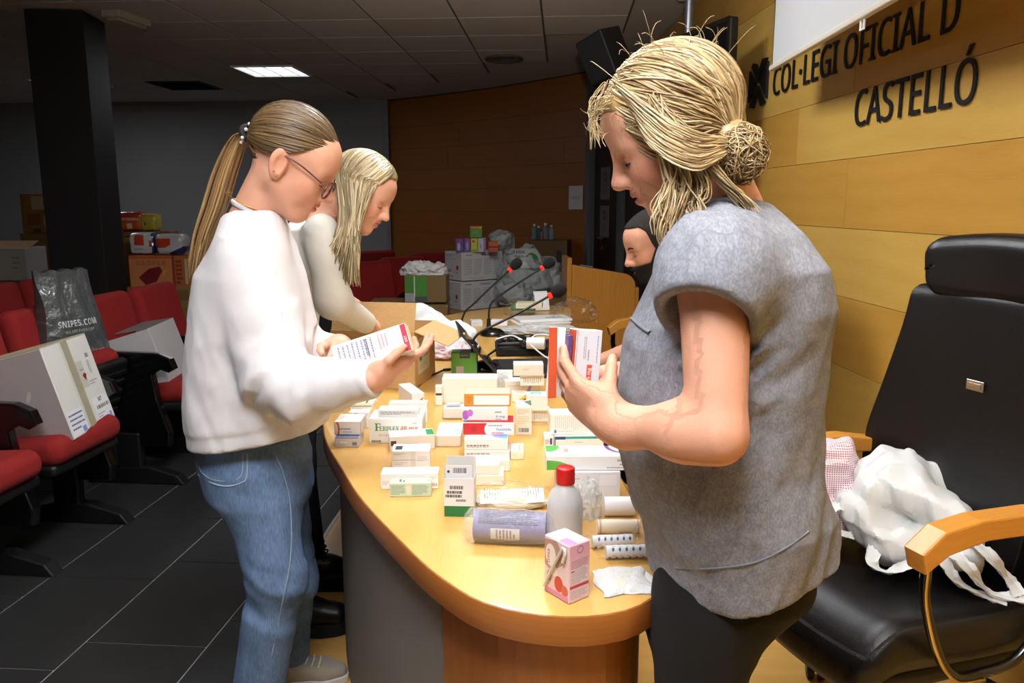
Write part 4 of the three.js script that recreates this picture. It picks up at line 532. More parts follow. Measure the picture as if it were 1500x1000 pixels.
// a hand: wrist w, d towards the knuckles, n out of the palm, th = which way the thumb lies (unit, across)
function hand(w, d, n, th, curl, o = {}) {
  const S = o.s || 1; d = d.clone().normalize(); n = n.clone().addScaledVector(d, -n.dot(d)).normalize(); const s = d.clone().cross(n).normalize(); if (s.dot(th) < 0) s.negate();
  const P = (a, b, c) => w.clone().addScaledVector(d, a * S).addScaledVector(s, b * S).addScaledVector(n, c * S), pr = [];
  pr.push(limb(P(-0.02, 0, 0), P(0.02, 0.0, 0), 0.025 * S, 0.026 * S, 0.02), egg(P(0.048, 0.001, 0), [0.052 * S, 0.039 * S, 0.0155 * S], [d, s, n], 0.02), egg(P(0.035, 0.02, 0.008), [0.032 * S, 0.018 * S, 0.016 * S], [d.clone().addScaledVector(s, 0.5).normalize(), s.clone().addScaledVector(d, -0.5).normalize(), n], 0.015), egg(P(0.035, -0.024, 0.006), [0.034 * S, 0.014 * S, 0.014 * S], [d, s, n], 0.015));
  const tips = [], nails = [], len = [[0.042, 0.025, 0.02], [0.046, 0.029, 0.021], [0.043, 0.027, 0.021], [0.034, 0.02, 0.019]], off = [0.0285, 0.0095, -0.0095, -0.0275], start = [0.088, 0.092, 0.088, 0.08], sp = o.spread === undefined ? 0.06 : o.spread;
  for (let i = 0; i < 4; i++) {
    let p = P(start[i], off[i], 0.001), dir = d.clone().addScaledVector(s, (1.5 - i) * sp).normalize(), a = 0; const rad = [0.0092, 0.0085, 0.0078, 0.0066].map((r) => r * S * (i === 3 ? 0.88 : 1)), base = P(start[i] - 0.045, off[i] * 0.8, 0);
    pr.push(limb(base, p, 0.011 * S, rad[0] * 1.05, 0.01)); const cu = Array.isArray(curl[i]) ? curl[i] : [curl[i] * 0.8, curl[i], curl[i] * 0.7];
    for (let j = 0; j < 3; j++) { a += cu[j]; const q = p.clone().addScaledVector(dir, Math.cos(a) * len[i][j] * S).addScaledVector(n, Math.sin(a) * len[i][j] * S); pr.push(limb(p, q, rad[j], rad[j + 1], 0.004)); if (j === 2) { const up = dir.clone().multiplyScalar(Math.sin(a)).addScaledVector(n, -Math.cos(a)), al = dir.clone().multiplyScalar(Math.cos(a)).addScaledVector(n, Math.sin(a)); nails.push([q.clone().addScaledVector(up, rad[3] * 0.72).addScaledVector(al, -0.002 * S), al, up]); } p = q; }
    tips.push(p);
  }
  const T = o.thumb || [0.75, 0.35, 0.25]; // outwards, towards the palm, bend
  if (o.thumbAt) { const q = o.thumbAt; pr.push(limb(P(0.02, 0.015, 0.004), q[0], 0.016 * S, 0.0135 * S, 0.014), limb(q[0], q[1], 0.0135 * S, 0.0108 * S, 0.01), limb(q[1], q[2], 0.0105 * S, 0.0098 * S, 0.004), limb(q[2], q[3], 0.0098 * S, 0.0078 * S, 0.004)); tips.push(q[3]); return { prims: pr, f: blend(pr), tips, nails, c: P(0.07, 0, 0.01), P }; }
  let p = P(0.03, 0.03, 0.008), dir = d.clone().addScaledVector(s, T[0]).addScaledVector(n, T[1]).normalize(), q = p.clone().addScaledVector(dir, 0.036 * S); pr.push(limb(p, q, 0.0135 * S, 0.0108 * S, 0.014));
  let d2 = dir.clone().addScaledVector(s, -T[2] * 0.9).addScaledVector(n, T[3] || 0).addScaledVector(d, 0.3).normalize(), q2 = q.clone().addScaledVector(d2, 0.031 * S); pr.push(limb(q, q2, 0.0105 * S, 0.0095 * S, 0.004)); const d3 = d2.clone().addScaledVector(s, -T[2] * 0.6).normalize(), q3 = q2.clone().addScaledVector(d3, 0.022 * S); pr.push(limb(q2, q3, 0.0095 * S, 0.0078 * S, 0.004));
  tips.push(q3); { const up = s.clone().addScaledVector(d3, -s.dot(d3)).addScaledVector(n, -0.5).normalize(); nails.push([q3.clone().addScaledVector(up, 0.006 * S), d3, up]); }
  return { prims: pr, f: blend(pr), tips, nails, c: P(0.07, 0, 0.01), P };
}
function nailGeo(list, s = 1) { return list.map(([p, al, up]) => { const g = new THREE.SphereGeometry(1, 12, 8).scale(0.0062 * s, 0.0018, 0.0048 * s), m = new THREE.Matrix4().makeBasis(al, up, al.clone().cross(up)); g.applyMatrix4(m); g.translate(p.x, p.y, p.z); return g; }); }
const around = (c, r) => [[c.x - r, c.y - r, c.z - r], [c.x + r, c.y + r, c.z + r]];
// locks of hair: each a thin tapering strip-tube along its points; colours vary from lock to lock
function locks(list, cols, seg = 14, sides = 5) {
  const pos = [], col = [], idx = [], nor = []; 
  for (const { pts, r, c, flat = 1 } of list) {
    const curve = new THREE.CatmullRomCurve3(pts, false, 'catmullrom', 0.5), P = curve.getPoints(seg), base = pos.length / 3, q = cols[c % cols.length], tone = 0.8 + 0.4 * rnd(); let N = null;
    for (let i = 0; i <= seg; i++) {
      const t = P[Math.min(seg, i + 1)].clone().sub(P[Math.max(0, i - 1)]).normalize(); if (!N) N = Math.abs(t.y) < 0.9 ? V(0, 1, 0).cross(t).normalize() : V(1, 0, 0).cross(t).normalize(); N.addScaledVector(t, -N.dot(t)).normalize(); const B = t.clone().cross(N); const rad = r * Math.pow(Math.sin(Math.PI * clamp(0.12 + 0.86 * i / seg, 0, 1)), 0.55) + 0.0003;
      for (let j = 0; j < sides; j++) { const a = j / sides * Math.PI * 2, v = N.clone().multiplyScalar(Math.cos(a)).addScaledVector(B, Math.sin(a) * flat); pos.push(P[i].x + v.x * rad, P[i].y + v.y * rad, P[i].z + v.z * rad); nor.push(v.x, v.y, v.z); const w = tone * (0.92 + 0.16 * (i / seg)); col.push(q[0] * w, q[1] * w, q[2] * w); }
      if (i) for (let j = 0; j < sides; j++) { const a = base + (i - 1) * sides + j, b = base + (i - 1) * sides + (j + 1) % sides; idx.push(a, b, a + sides, b, b + sides, a + sides); }
    }
  }
  const g = new THREE.BufferGeometry(); g.setAttribute('position', new THREE.Float32BufferAttribute(pos, 3)); g.setAttribute('normal', new THREE.Float32BufferAttribute(nor, 3)); g.setAttribute('color', new THREE.Float32BufferAttribute(col, 3)); g.setIndex(idx); return g;
}
const hairMat = phys(0xffffff, 0.42, { vertexColors: true, sheen: 0.2, sheenRoughness: 0.4 });
const skinMat = () => phys(0xffffff, 0.48, { vertexColors: true, sheen: 0.15, sheenRoughness: 0.5, bumpMap: repeat(leatherBump, 30, 30), bumpScale: 0.00025 });
// a point on the scalp, by direction in head axes
const scalp = (H, f, u, r, lift = 1.04) => { const k = 1 / Math.sqrt((f / 0.1) ** 2 + (u / 0.09) ** 2 + (r / 0.078) ** 2) * lift; return H.P(-0.012 + f * k, 0.035 + u * k, r * k); };
function overScalp(H, a, b, n = 8, l0 = 1.03, l1 = 1.08) { const out = [], A = V(...a).normalize(), B = V(...b).normalize(), w = Math.acos(clamp(A.dot(B), -0.999, 0.999)); for (let i = 0; i <= n; i++) { const t = i / n, s = A.clone().multiplyScalar(Math.sin((1 - t) * w)).addScaledVector(B, Math.sin(t * w)).normalize(); out.push(scalp(H, s.x, s.y, s.z, mixn(l0, l1, Math.sin(t * Math.PI * 0.5)))); } return out; }
// flat facets meeting in sharp ridges, as in crumpled plastic
const FD = []; for (let i = 0; i < 24; i++) { const a = i * 2.399, b = Math.acos(1 - 2 * (i + 0.5) / 24); FD.push([Math.sin(b) * Math.cos(a), Math.cos(b), Math.sin(b) * Math.sin(a)]); }
const facets = (x, y, z, f, sd) => { let s = 0; for (let i = 0; i < 3; i++) { const d = FD[(sd * 5 + i * 7) % 24], q = (x * d[0] + y * d[1] + z * d[2]) * f * (1 + 0.37 * i) + i * 0.37 + sd * 0.61; s += Math.abs(2 * (q - Math.floor(q)) - 1) - 0.5; } return s * 0.5; };
// long creases in cloth
const drape = (x, y, z, sx, sy, sz, sd) => { let s = 0; for (let i = 0; i < 3; i++) { const f = 1 << i, q = 2 * vn(x * sx * f + sd, y * sy * f + sd * 2, z * sz * f + sd * 5 + i * 9) - 1; s += (0.6 - 1.6 * Math.abs(q) * Math.sqrt(Math.abs(q))) / (f * 1.4); } return -s; };
const folds = (x, y, z, sx, sy, sz, sd) => { let s = 0; for (let i = 0; i < 3; i++) { const f = 1 << i; s += (1 - 2 * Math.abs(2 * vn(x * sx * f + sd, y * sy * f + sd * 2, z * sz * f + sd * 5 + i * 9) - 1)) / (f * 1.3); } return s; };
// ---------------------------------------------------------------- the woman in the white sweatshirt
function tintGeo(g, fn) { const p = g.attributes.position, c = new Float32Array(p.count * 3); for (let i = 0; i < p.count; i++) { const q = fn(p.getX(i), p.getY(i), p.getZ(i)); c.set(q, i * 3); } g.setAttribute('color', new THREE.BufferAttribute(c, 3)); return g; }
const denimTex = dataTex(512, 512, (u, v) => { const w = vn(u * 200, v * 30, 2, 200, 30), t = Math.sin((u + v) * 512 * Math.PI / 3), k = 0.82 + 0.2 * (w - 0.5) + 0.09 * t + 0.35 * (fbm(u * 5, v * 5, 7, 4, 5, 5) - 0.45); return [120 * k, 150 * k, 190 * k]; });
const knitBump = repeat(clothBump, 14, 14);
function eyesOf(H, par, col, o = {}) {
  for (const s of [-1, 1]) {
    obj('eyebrow', tube([H.P(0.089 + (o.brow ? 0.008 : 0.001), 0.016, s * 0.014), H.P(0.087 + (o.brow ? 0.009 : 0.001), 0.021, s * 0.028), H.P(0.077 + (o.brow ? 0.008 : 0.002), 0.018, s * 0.045)], (o.brow || 0.0022) * H.S, 12, 6).scale(1, 1, 1), std(col, 0.8), par);
    obj('eyelash', tube([H.P(0.0865, -0.009, s * 0.018), H.P(0.0895, -0.0118, s * 0.031), H.P(0.082, -0.0095, s * 0.046)], 0.0011 * H.S, 12, 5), std(0x1b1310, 0.8), par);
  }
}
{
  const t = thing('person', 'ponytailed woman with glasses, in white sweatshirt and blue jeans, holding a long white box', 'person', [0, 0, 0]);
  const hc = at(428, 236, 1.88), fr = frame(V(0.83, -0.52, -0.12), V(0.5, 0.86, 0.03)), H = head(hc, fr, { s: 1.0 });
  const neckB = at(372, 318, 1.9), shR = at(372, 390, 1.78), elR = at(412, 568, 1.72), wrR = at(550, 552, 1.635), shL = at(392, 372, 2.06), elL = at(430, 555, 2.08), wrL = at(497, 508, 1.9);
  const hipR = at(372, 672, 1.82), knR = at(403, 850, 1.8), anR = V(at(378, 1000, 1.82).x - 0.01, 0.09, -1.84), hipL = at(388, 672, 2.02), knL = at(424, 850, 1.98), anL = at(428, 972, 2.08);
  const pel = at(375, 650, 1.92), chest = at(372, 430, 1.92), fw = V(0.98, 0, -0.2), sd = V(0.2, 0, 0.98);
  const bR = on(520, 0, 0) && null;
  // the box in her hands
  const bc = at(547, 512, 1.66), bd = at(600, 497, 1.66).sub(at(495, 531, 1.66)).normalize(), bn = V(-0.1, 0.35, 0.93); bn.addScaledVector(bd, -bn.dot(bd)).normalize(); const bu = bn.clone().cross(bd).normalize();
  const hb = obj('medicine_box', cartonGeo(0.168, 0.062, 0.034, { front: ART(LV(0.05, 0.1, 0.5, 0.8, 8, '#8f8fa4', 0.4), LV(0.42, 0.1, 0.05, 0.8, 2, '#4a4a80', 0.6), LV(0.6, 0.12, 0.14, 0.6, 3, '#c98a9c', 0.4), R(0.93, 0, 0.07, 1, '#b3203f'), TV('MET', 0.965, 0.55, 0.045, '#e9c9d2')), right: '#e8dfae', top: ART(R(0.93, 0, 0.07, 1, '#b3203f')) }, '#edecea', 2600), atlasMat);
  hb.quaternion.setFromRotationMatrix(new THREE.Matrix4().makeBasis(bd, bu, bn)); hb.position.copy(bc).addScaledVector(bu, -0.031); tag(hb, 'long white box with a crimson end held by the woman in white', 'box');
  const BP = (a, b, c) => bc.clone().addScaledVector(bd, a).addScaledVector(bu, b).addScaledVector(bn, c);
  // near hand: palm under the box, thumb over its front
  const hR = hand(wrR, bd.clone().multiplyScalar(0.74).addScaledVector(bn, -0.62).addScaledVector(bu, 0.22), bu.clone().addScaledVector(bd, -0.3), bn, [[0.1, 0.3, 0.25], [0.2, 0.4, 0.3], [0.35, 0.5, 0.4], [0.45, 0.6, 0.4]], { s: 0.93, thumbAt: [at(559, 541, 1.618), at(569, 528, 1.612), at(581, 517, 1.622), at(592, 508, 1.632)] });
  const hL = hand(wrL, BP(-0.055, 0.0, -0.03).sub(wrL), V(0.1, -0.3, 0.9), V(0.2, 0.95, 0.1), [[0.2, 0.4, 0.3], [0.3, 0.5, 0.3], [0.35, 0.5, 0.3], [0.4, 0.5, 0.3]], { s: 0.95, thumb: [0.7, 0.35, 0.5] });
  const arms = [limb(shR, elR, 0.02, 0.024), limb(elR, wrR, 0.024, 0.024), limb(shL, elL, 0.02, 0.036), limb(elL, wrL, 0.042, 0.025)];
  const neck = [limb(neckB.clone().add(V(-0.015, -0.02, 0)), H.P(-0.025, -0.045, 0), 0.052, 0.048, 0.03)];
  const body = blend([limb(pel, chest, 0.08, 0.08, 0.03), limb(chest, neckB.clone().add(V(0.0, -0.05, 0)), 0.08, 0.05, 0.03), limb(chest, shR, 0.04, 0.02), limb(chest, shL, 0.04, 0.02), ...arms, limb(pel, hipR, 0.06, 0.05), limb(pel, hipL, 0.06, 0.05), limb(hipR, knR, 0.055, 0.04, 0.02), limb(knR, anR, 0.04, 0.03), limb(hipL, knL, 0.055, 0.04, 0.02), limb(knL, anL, 0.04, 0.03), ...neck, egg(H.P(-0.01, 0.02, 0), [0.06, 0.06, 0.05])]);
  const tn = faceTint(H, 0xd9a287, 0xb5605a), hd = (x, y, z) => smin(H.f(x, y, z), neck[0].f(x, y, z), 0.03);
  obj('body', joinGeo([skin(body, [-1.0, 0.02, -2.25], [-0.2, 1.62, -1.55], 0.012, tn), skin(hd, ...around(hc, 0.17), 0.0032, tn), skin(blend([...hR.prims, arms[1]]), ...around(hR.c, 0.125), 0.003, tn), skin(blend([...hL.prims, arms[3]]), ...around(hL.c, 0.125), 0.003, tn)]), skinMat(), t);
  obj('fingernail', nailGeo([...hR.nails, ...hL.nails], 0.95), phys(0xd9a090, 0.25), t);
  eyesOf(H, t, 0x4a3528);
  // sweatshirt
  const sw1 = blend([loft([[at(374, 308, 1.9), 0.062, 0.056], [at(372, 318, 1.9), 0.085, 0.07], [at(372, 345, 1.9), 0.15, 0.085], [at(368, 400, 1.91), 0.185, 0.125], [at(374, 500, 1.91), 0.185, 0.155], [at(383, 580, 1.91), 0.19, 0.175], [at(384, 670, 1.91), 0.19, 0.17]], sd, fw, 0.05, 2.3), limb(at(372, 385, 1.78), at(386, 465, 1.755), 0.074, 0.073, 0.05), limb(at(386, 465, 1.755), at(400, 545, 1.73), 0.073, 0.07, 0.014), limb(at(400, 545, 1.73), at(440, 572, 1.69), 0.068, 0.06, 0.014), limb(at(440, 572, 1.69), at(550, 551, 1.635), 0.06, 0.036, 0.014), limb(shL, elL, 0.075, 0.07, 0.05), limb(elL, at(494, 512, 1.91), 0.066, 0.037, 0.04)]);
  const cuffDir = at(550, 551, 1.635).sub(at(440, 572, 1.69)).normalize(), cuffP = at(549, 551, 1.635), cuffDL = at(494, 512, 1.91).sub(elL).normalize(), cuffPL = at(492, 514, 1.91);
  const hemN = V(-0.16, 1, 0).normalize(), hemP = V(-0.61, 0.826, -1.9);
  const collar = limb(neckB.clone().add(V(-0.01, 0.015, 0)), neckB.clone().add(V(0.08, 0.14, 0)), 0.053, 0.07);
  const sweater = (x, y, z) => {
    let d = sw1(x, y, z); if (d > 0.06) return d;
    const near = Math.exp(-(((x - elR.x - 0.03) ** 2 + (y - elR.y) ** 2 + (z - elR.z) ** 2) / 0.02));
    d += 0.015 * drape(x + y * 0.35, y, z, 8, 2.6, 5, 3.1) * (0.4 + 0.6 * sstep(1.28, 1.05, y)) + near * 0.02 * drape(x - y * 0.6, y + x * 0.6, z, 16, 7, 8, 6.3);
    const rib = y - hemP.y - (x - hemP.x) * 0.16; if (rib < 0.045) d += 0.004 * sstep(0.045, 0.035, rib);
    d = smax(d, -((x - hemP.x) * hemN.x + (y - hemP.y) * hemN.y), 0.006);
    if (x > elR.x) { const w = (x - cuffP.x) * cuffDir.x + (y - cuffP.y) * cuffDir.y + (z - cuffP.z) * cuffDir.z; if (Math.hypot(x - cuffP.x, y - cuffP.y, z - cuffP.z) < 0.09) d = smax(d, w, 0.006); }
    { const w = (x - cuffPL.x) * cuffDL.x + (y - cuffPL.y) * cuffDL.y + (z - cuffPL.z) * cuffDL.z; if (Math.hypot(x - cuffPL.x, y - cuffPL.y, z - cuffPL.z) < 0.08) d = smax(d, w, 0.006); }
    return smax(d, -collar.f(x, y, z), 0.008);
  };
  const swMat = phys(0xdfdfe3, 0.9, { bumpMap: knitBump, bumpScale: 0.0008, sheen: 0.3, sheenRoughness: 0.6 });
  const top = obj('sweatshirt', skin(sweater, [-0.95, 0.7, -2.26], [-0.24, 1.42, -1.52], 0.0062), swMat, t);
  obj('collar', tube([0, 1, 2, 3, 4, 5, 6, 7, 8, 9].map((i) => { const a = i / 10 * Math.PI * 2; return neckB.clone().add(V(0.006 + Math.cos(a) * 0.05, 0.016 - Math.cos(a) * 0.022, Math.sin(a) * 0.055)); }), 0.0065, 48, 8, true), swMat, top);
  // jeans
  const jn = blend([loft([[at(372, 632, 1.92), 0.155, 0.125], [at(374, 665, 1.92), 0.17, 0.14], [at(382, 712, 1.92), 0.165, 0.13], [at(390, 735, 1.92), 0.14, 0.1]], sd, fw, 0.05), limb(at(377, 700, 1.84), at(405, 848, 1.81), 0.088, 0.066, 0.05), limb(at(405, 848, 1.81), anR.clone().add(V(0, 0.03, 0)), 0.066, 0.062, 0.03), limb(at(400, 700, 2.0), at(428, 848, 1.99), 0.085, 0.062, 0.05), limb(at(428, 848, 1.99), anL.clone().add(V(-0.005, 0.03, 0)), 0.062, 0.05, 0.03)]);
  const jeans = (x, y, z) => { let d = jn(x, y, z); if (d > 0.05) return d; const kn = Math.exp(-(((y - 0.42) / 0.12) ** 2)) + 0.6 * Math.exp(-(((y - 0.68) / 0.05) ** 2)) + 0.4 * sstep(0.3, 0.1, y); d += 0.0075 * drape(x, y + 0.5 * x, z, 4, 17, 4, 2.2) * (0.2 + kn) + 0.004 * drape(x, y, z, 8, 5, 8, 4.4); return smax(d, 0.075 - y, 0.008); };
  const dn = std(0xffffff, 0.85, { map: repeat(denimTex, 3.5, 3.5), vertexColors: true, bumpMap: repeat(clothBump, 16, 16), bumpScale: 0.0006 });
  const fade = (x, y, z) => { const k = 0.8 + 0.22 * fbm(x * 9, y * 7, z * 9, 3) + 0.12 * drape(x, y + 0.5 * x, z, 5, 22, 5, 2.2) * 0.6; return [k * 0.95, k, k * 1.04]; };
  const jm = obj('jeans', skin(jeans, [-0.95, 0.05, -2.25], [-0.25, 0.86, -1.62], 0.007, fade), dn, t);
  const onJ = (u, v) => { const r = sight(u, v); let tt = 1.4; for (let i = 0; i < 120; i++) { const d = jeans(r[0] * tt, EYE + r[1] * tt, r[2] * tt); if (d < 0.001) return V(r[0] * tt, EYE + r[1] * tt, r[2] * tt); tt += Math.max(0.001, d * 0.5); if (tt > 2.6) return null; } return null; };
  const th = std(0x8fa0b4, 0.8), line = (a, r = 0.0016) => tube(a.map((q) => onJ(...q)).filter(Boolean), r, a.length * 6, 5);
  obj('side_seam', line([[404, 668], [414, 690], [424, 730], [427, 780], [424, 830], [416, 870], [408, 910], [398, 960]]), th, jm);
  obj('pocket', [line([[284, 672], [290, 695], [312, 708], [335, 712], [356, 706], [361, 700], [362, 680], [362, 664]], 0.0022), line([[288, 672], [296, 692], [318, 704], [352, 698], [356, 664]], 0.0012)], th, jm);
  // shoes
  const sneaker = (name, toe, ang, sole) => { const s = obj(name, (() => { const f = blend([limb(V(-0.1, 0.055, 0), V(-0.03, 0.062, 0), 0.038, 0.036, 0.03), limb(V(-0.03, 0.05, 0), V(0.09, 0.035, 0), 0.042, 0.034, 0.03), limb(V(0.09, 0.035, 0), V(0.125, 0.03, 0.0), 0.036, 0.026, 0.02)]); return skin((x, y, z) => smax(smax(f(x, y, z), 0.018 - y, 0.006), y - 0.085 + Math.max(0, x) * 0.25, 0.006), [-0.16, 0, -0.07], [0.18, 0.12, 0.07], 0.004); })(), std(0xa59a8c, 0.8, { bumpMap: repeat(clothBump, 30, 30), bumpScale: 0.001 }), t); const r = path2([[-0.135, 0], [-0.12, 0.033], [-0.03, 0.037], [0.08, 0.045], [0.145, 0.02], [0.155, 0], [0.145, -0.02], [0.08, -0.045], [-0.03, -0.037], [-0.12, -0.033]], true, 60); obj('sole', slab(r.P.filter((_, i) => i < 60).map((p) => [p.x, p.z]), 0, 0.024, 0.004), std(0xd6d4cf, 0.6), s); obj('lace', [0, 1, 2, 3, 4].map((i) => tube([[0.0 + i * 0.018, 0.083 - i * 0.0055, -0.03], [0.004 + i * 0.018, 0.092 - i * 0.006, 0], [0.0 + i * 0.018, 0.083 - i * 0.0055, 0.03]], 0.0028, 10, 6)).concat([tube([[0, 0.09, 0], [0.0, 0.115, 0.02], [0.02, 0.11, 0.03], [0.005, 0.092, 0.003]], 0.0022, 14, 6), tube([[0, 0.09, 0], [-0.02, 0.11, -0.02], [0.0, 0.112, -0.03], [0.002, 0.092, 0]], 0.0022, 14, 6)]), std(0xdedbd6, 0.7), s); s.position.copy(toe); s.rotation.y = ang; return s; };
  const s1 = on(432, 1000, 0.0128); sneaker('sneaker', V(s1.x + 0.0, 0.0128, s1.z - 0.0), 0.12); sneaker('sneaker', V(anR.x + 0.05, 0.0128, anR.z), 0.05);
  // hair, tied high at the back
  const hairline = (f) => { const K = [[-0.12, -0.075], [-0.06, -0.055], [-0.03, -0.025], [0.0, 0.005], [0.03, 0.01], [0.05, 0.028], [0.07, 0.06], [0.12, 0.1]]; let i = 0; while (i < K.length - 2 && f > K[i + 1][0]) i++; return mixn(K[i][1], K[i + 1][1], clamp((f - K[i][0]) / (K[i + 1][0] - K[i][0]), 0, 1)); };
  const cap = (x, y, z) => { const d0 = H.f(x, y, z) - 0.0045, p = V(x, y, z).sub(hc), f = p.dot(fr.F), u = p.dot(fr.U), r = Math.abs(p.dot(fr.R)); const line1 = u - hairline(f); return smax(smax(d0, -line1 + (r < 0.05 ? 0 : 0), 0.006), -(0.09 - r) * 0, 0.001); };
  const cols = [lin(0x46351f), lin(0x564227), lin(0x715a3a), lin(0x382917), lin(0x5f4a2e)];
  const hg = tintGeo(skin(cap, ...around(hc, 0.16), 0.004), () => lin(0x3a2a18)); obj('hair', hg, hairMat, t);
  const tie = [-0.95, -0.3, 0], LK = [];
  for (let i = 0; i < 800; i++) { const r = rr(-1, 1), k = rnd(); let a; if (k < 0.9) { const q = rr(-1, 1), e = rr(0, 0.1); a = Math.abs(q) < 0.4 ? [0.085 + e * 0, 0.058, q * 0.1] : [mixn(0.075, -0.03, (Math.abs(q) - 0.4) / 0.6), mixn(0.05, -0.045, (Math.abs(q) - 0.4) / 0.6), Math.sign(q) * mixn(0.045, 0.085, (Math.abs(q) - 0.4) / 0.6)]; if (k > 0.35) { const m = rnd() * 0.9; a = [mixn(a[0], -0.09, m * 0.7), mixn(a[1], 0.06, m * 0.8), mixn(a[2], a[2] * 0.6, m)]; } } else a = [rr(-0.09, -0.05), rr(-0.1, -0.07), r * 0.05]; LK.push({ pts: overScalp(H, a, [tie[0] + rr(-0.05, 0.05), tie[1] + rr(-0.07, 0.07), rr(-0.07, 0.07)], 7, 1.02 + 0.025 * rnd(), 1.05 + 0.03 * rnd()), r: rr(0.0014, 0.0028), c: Math.floor(rnd() * 5) }); }
  obj('hair_strands', locks(LK, cols), hairMat, t);
  const tp = scalp(H, ...tie, 1.08), PT = [], pc = [lin(0x8d6f48), lin(0xab8b5a), lin(0xbfa06c), lin(0x775a38), lin(0x99744b)];
  const path = [tp, at(348, 208, 1.9), at(330, 250, 1.92), at(315, 300, 1.94), at(299, 345, 1.95), at(285, 395, 1.96)];
  for (let i = 0; i < 210; i++) { const a = rnd() * 6.28, q = Math.sqrt(rnd()), end = rr(0.75, 1); PT.push({ pts: path.map((p, j) => { const w = [0.012, 0.02, 0.026, 0.028, 0.026, 0.016][j] * q; return p.clone().add(V(Math.cos(a) * w * (1 + 0.1 * Math.sin(j + i)), Math.sin(a) * w * 0.25 * (j < 2 ? 1 : 0.3) + (j === 5 ? rr(-0.03, 0.03) : 0), Math.sin(a) * w)); }), r: rr(0.0018, 0.0032), c: Math.floor(rnd() * 5) }); }
  const pt = obj('ponytail', locks(PT, pc, 18), hairMat, t);
  const st = obj('hair_tie', new THREE.TorusGeometry(0.015, 0.008, 10, 24).applyQuaternion(new THREE.Quaternion().setFromUnitVectors(V(0, 0, 1), at(348, 208, 1.9).sub(tp).normalize())).translate(tp.x, tp.y, tp.z), std(0x101012, 0.8), t);
  obj('pearl', [0, 1, 2, 3, 4, 5, 6].map((i) => new THREE.SphereGeometry(0.0042, 12, 8).translate(tp.x - 0.006 + 0.012 * Math.cos(i * 0.9), tp.y + 0.021 * Math.sin(i * 0.9 + 1.2), tp.z + 0.021 * Math.cos(i * 0.9 + 1.2))), phys(0xe9e6e2, 0.2), st);
  // glasses and ear studs
  const gl = obj('glasses', [tube([H.P(-0.02, 0.012, 0.08), H.P(0.03, 0.012, 0.08), H.P(0.088, 0.0, 0.066)], 0.0022, 20, 6), tube([H.P(-0.02, 0.012, -0.08), H.P(0.03, 0.012, -0.08), H.P(0.088, 0.0, -0.066)], 0.0022, 20, 6), ...[-1, 1].map((s) => tube([0, 1, 2, 3, 4, 5, 6, 7, 8, 9].map((i) => { const a = i / 10 * 6.283; return H.P(0.108 - 0.012 * Math.abs(Math.cos(a) * 0.5 + 0.5 * s) * 0.6, -0.012 + Math.sin(a) * 0.021, s * 0.036 + Math.cos(a) * 0.026); }), 0.0024, 40, 6, true)), tube([H.P(0.107, -0.004, -0.011), H.P(0.112, -0.001, 0), H.P(0.107, -0.004, 0.011)], 0.0014, 10, 6)], phys(0x5e3f38, 0.25, { metalness: 0.5 }), t);
  const lensMat = new THREE.MeshPhysicalMaterial({ color: 0xf5eee8, roughness: 0.02, transmission: 1, thickness: 0, ior: 1.45, side: THREE.DoubleSide });
  for (const s of [-1, 1]) { obj('lens', (() => { const g = new THREE.CircleGeometry(1, 28), p = g.attributes.position; for (let i = 0; i < p.count; i++) { const q = H.P(0.106 - 0.004, -0.012 + p.getY(i) * 0.02, s * 0.036 + p.getX(i) * 0.025); p.setXYZ(i, q.x, q.y, q.z); } g.computeVertexNormals(); return g; })(), lensMat, gl); }
  obj('earring', [0, 1].map((i) => new THREE.SphereGeometry(0.0028, 10, 8).translate(...H.P(-0.012 + i * 0.009, -0.03 - i * 0.004, 0.086).toArray())), phys(0xd8b060, 0.15, { metalness: 0.9 }), t);
  obj('necklace', tube([0, 1, 2, 3, 4, 5, 6].map((i) => { const a = -0.4 + i / 6 * 3.9; return neckB.clone().add(V(0.0 + Math.cos(a) * 0.06, 0.03 - Math.cos(a) * 0.03, Math.sin(a) * 0.064)); }), 0.0011, 30, 5), phys(0xb9903f, 0.3, { metalness: 0.8 }), t);
}
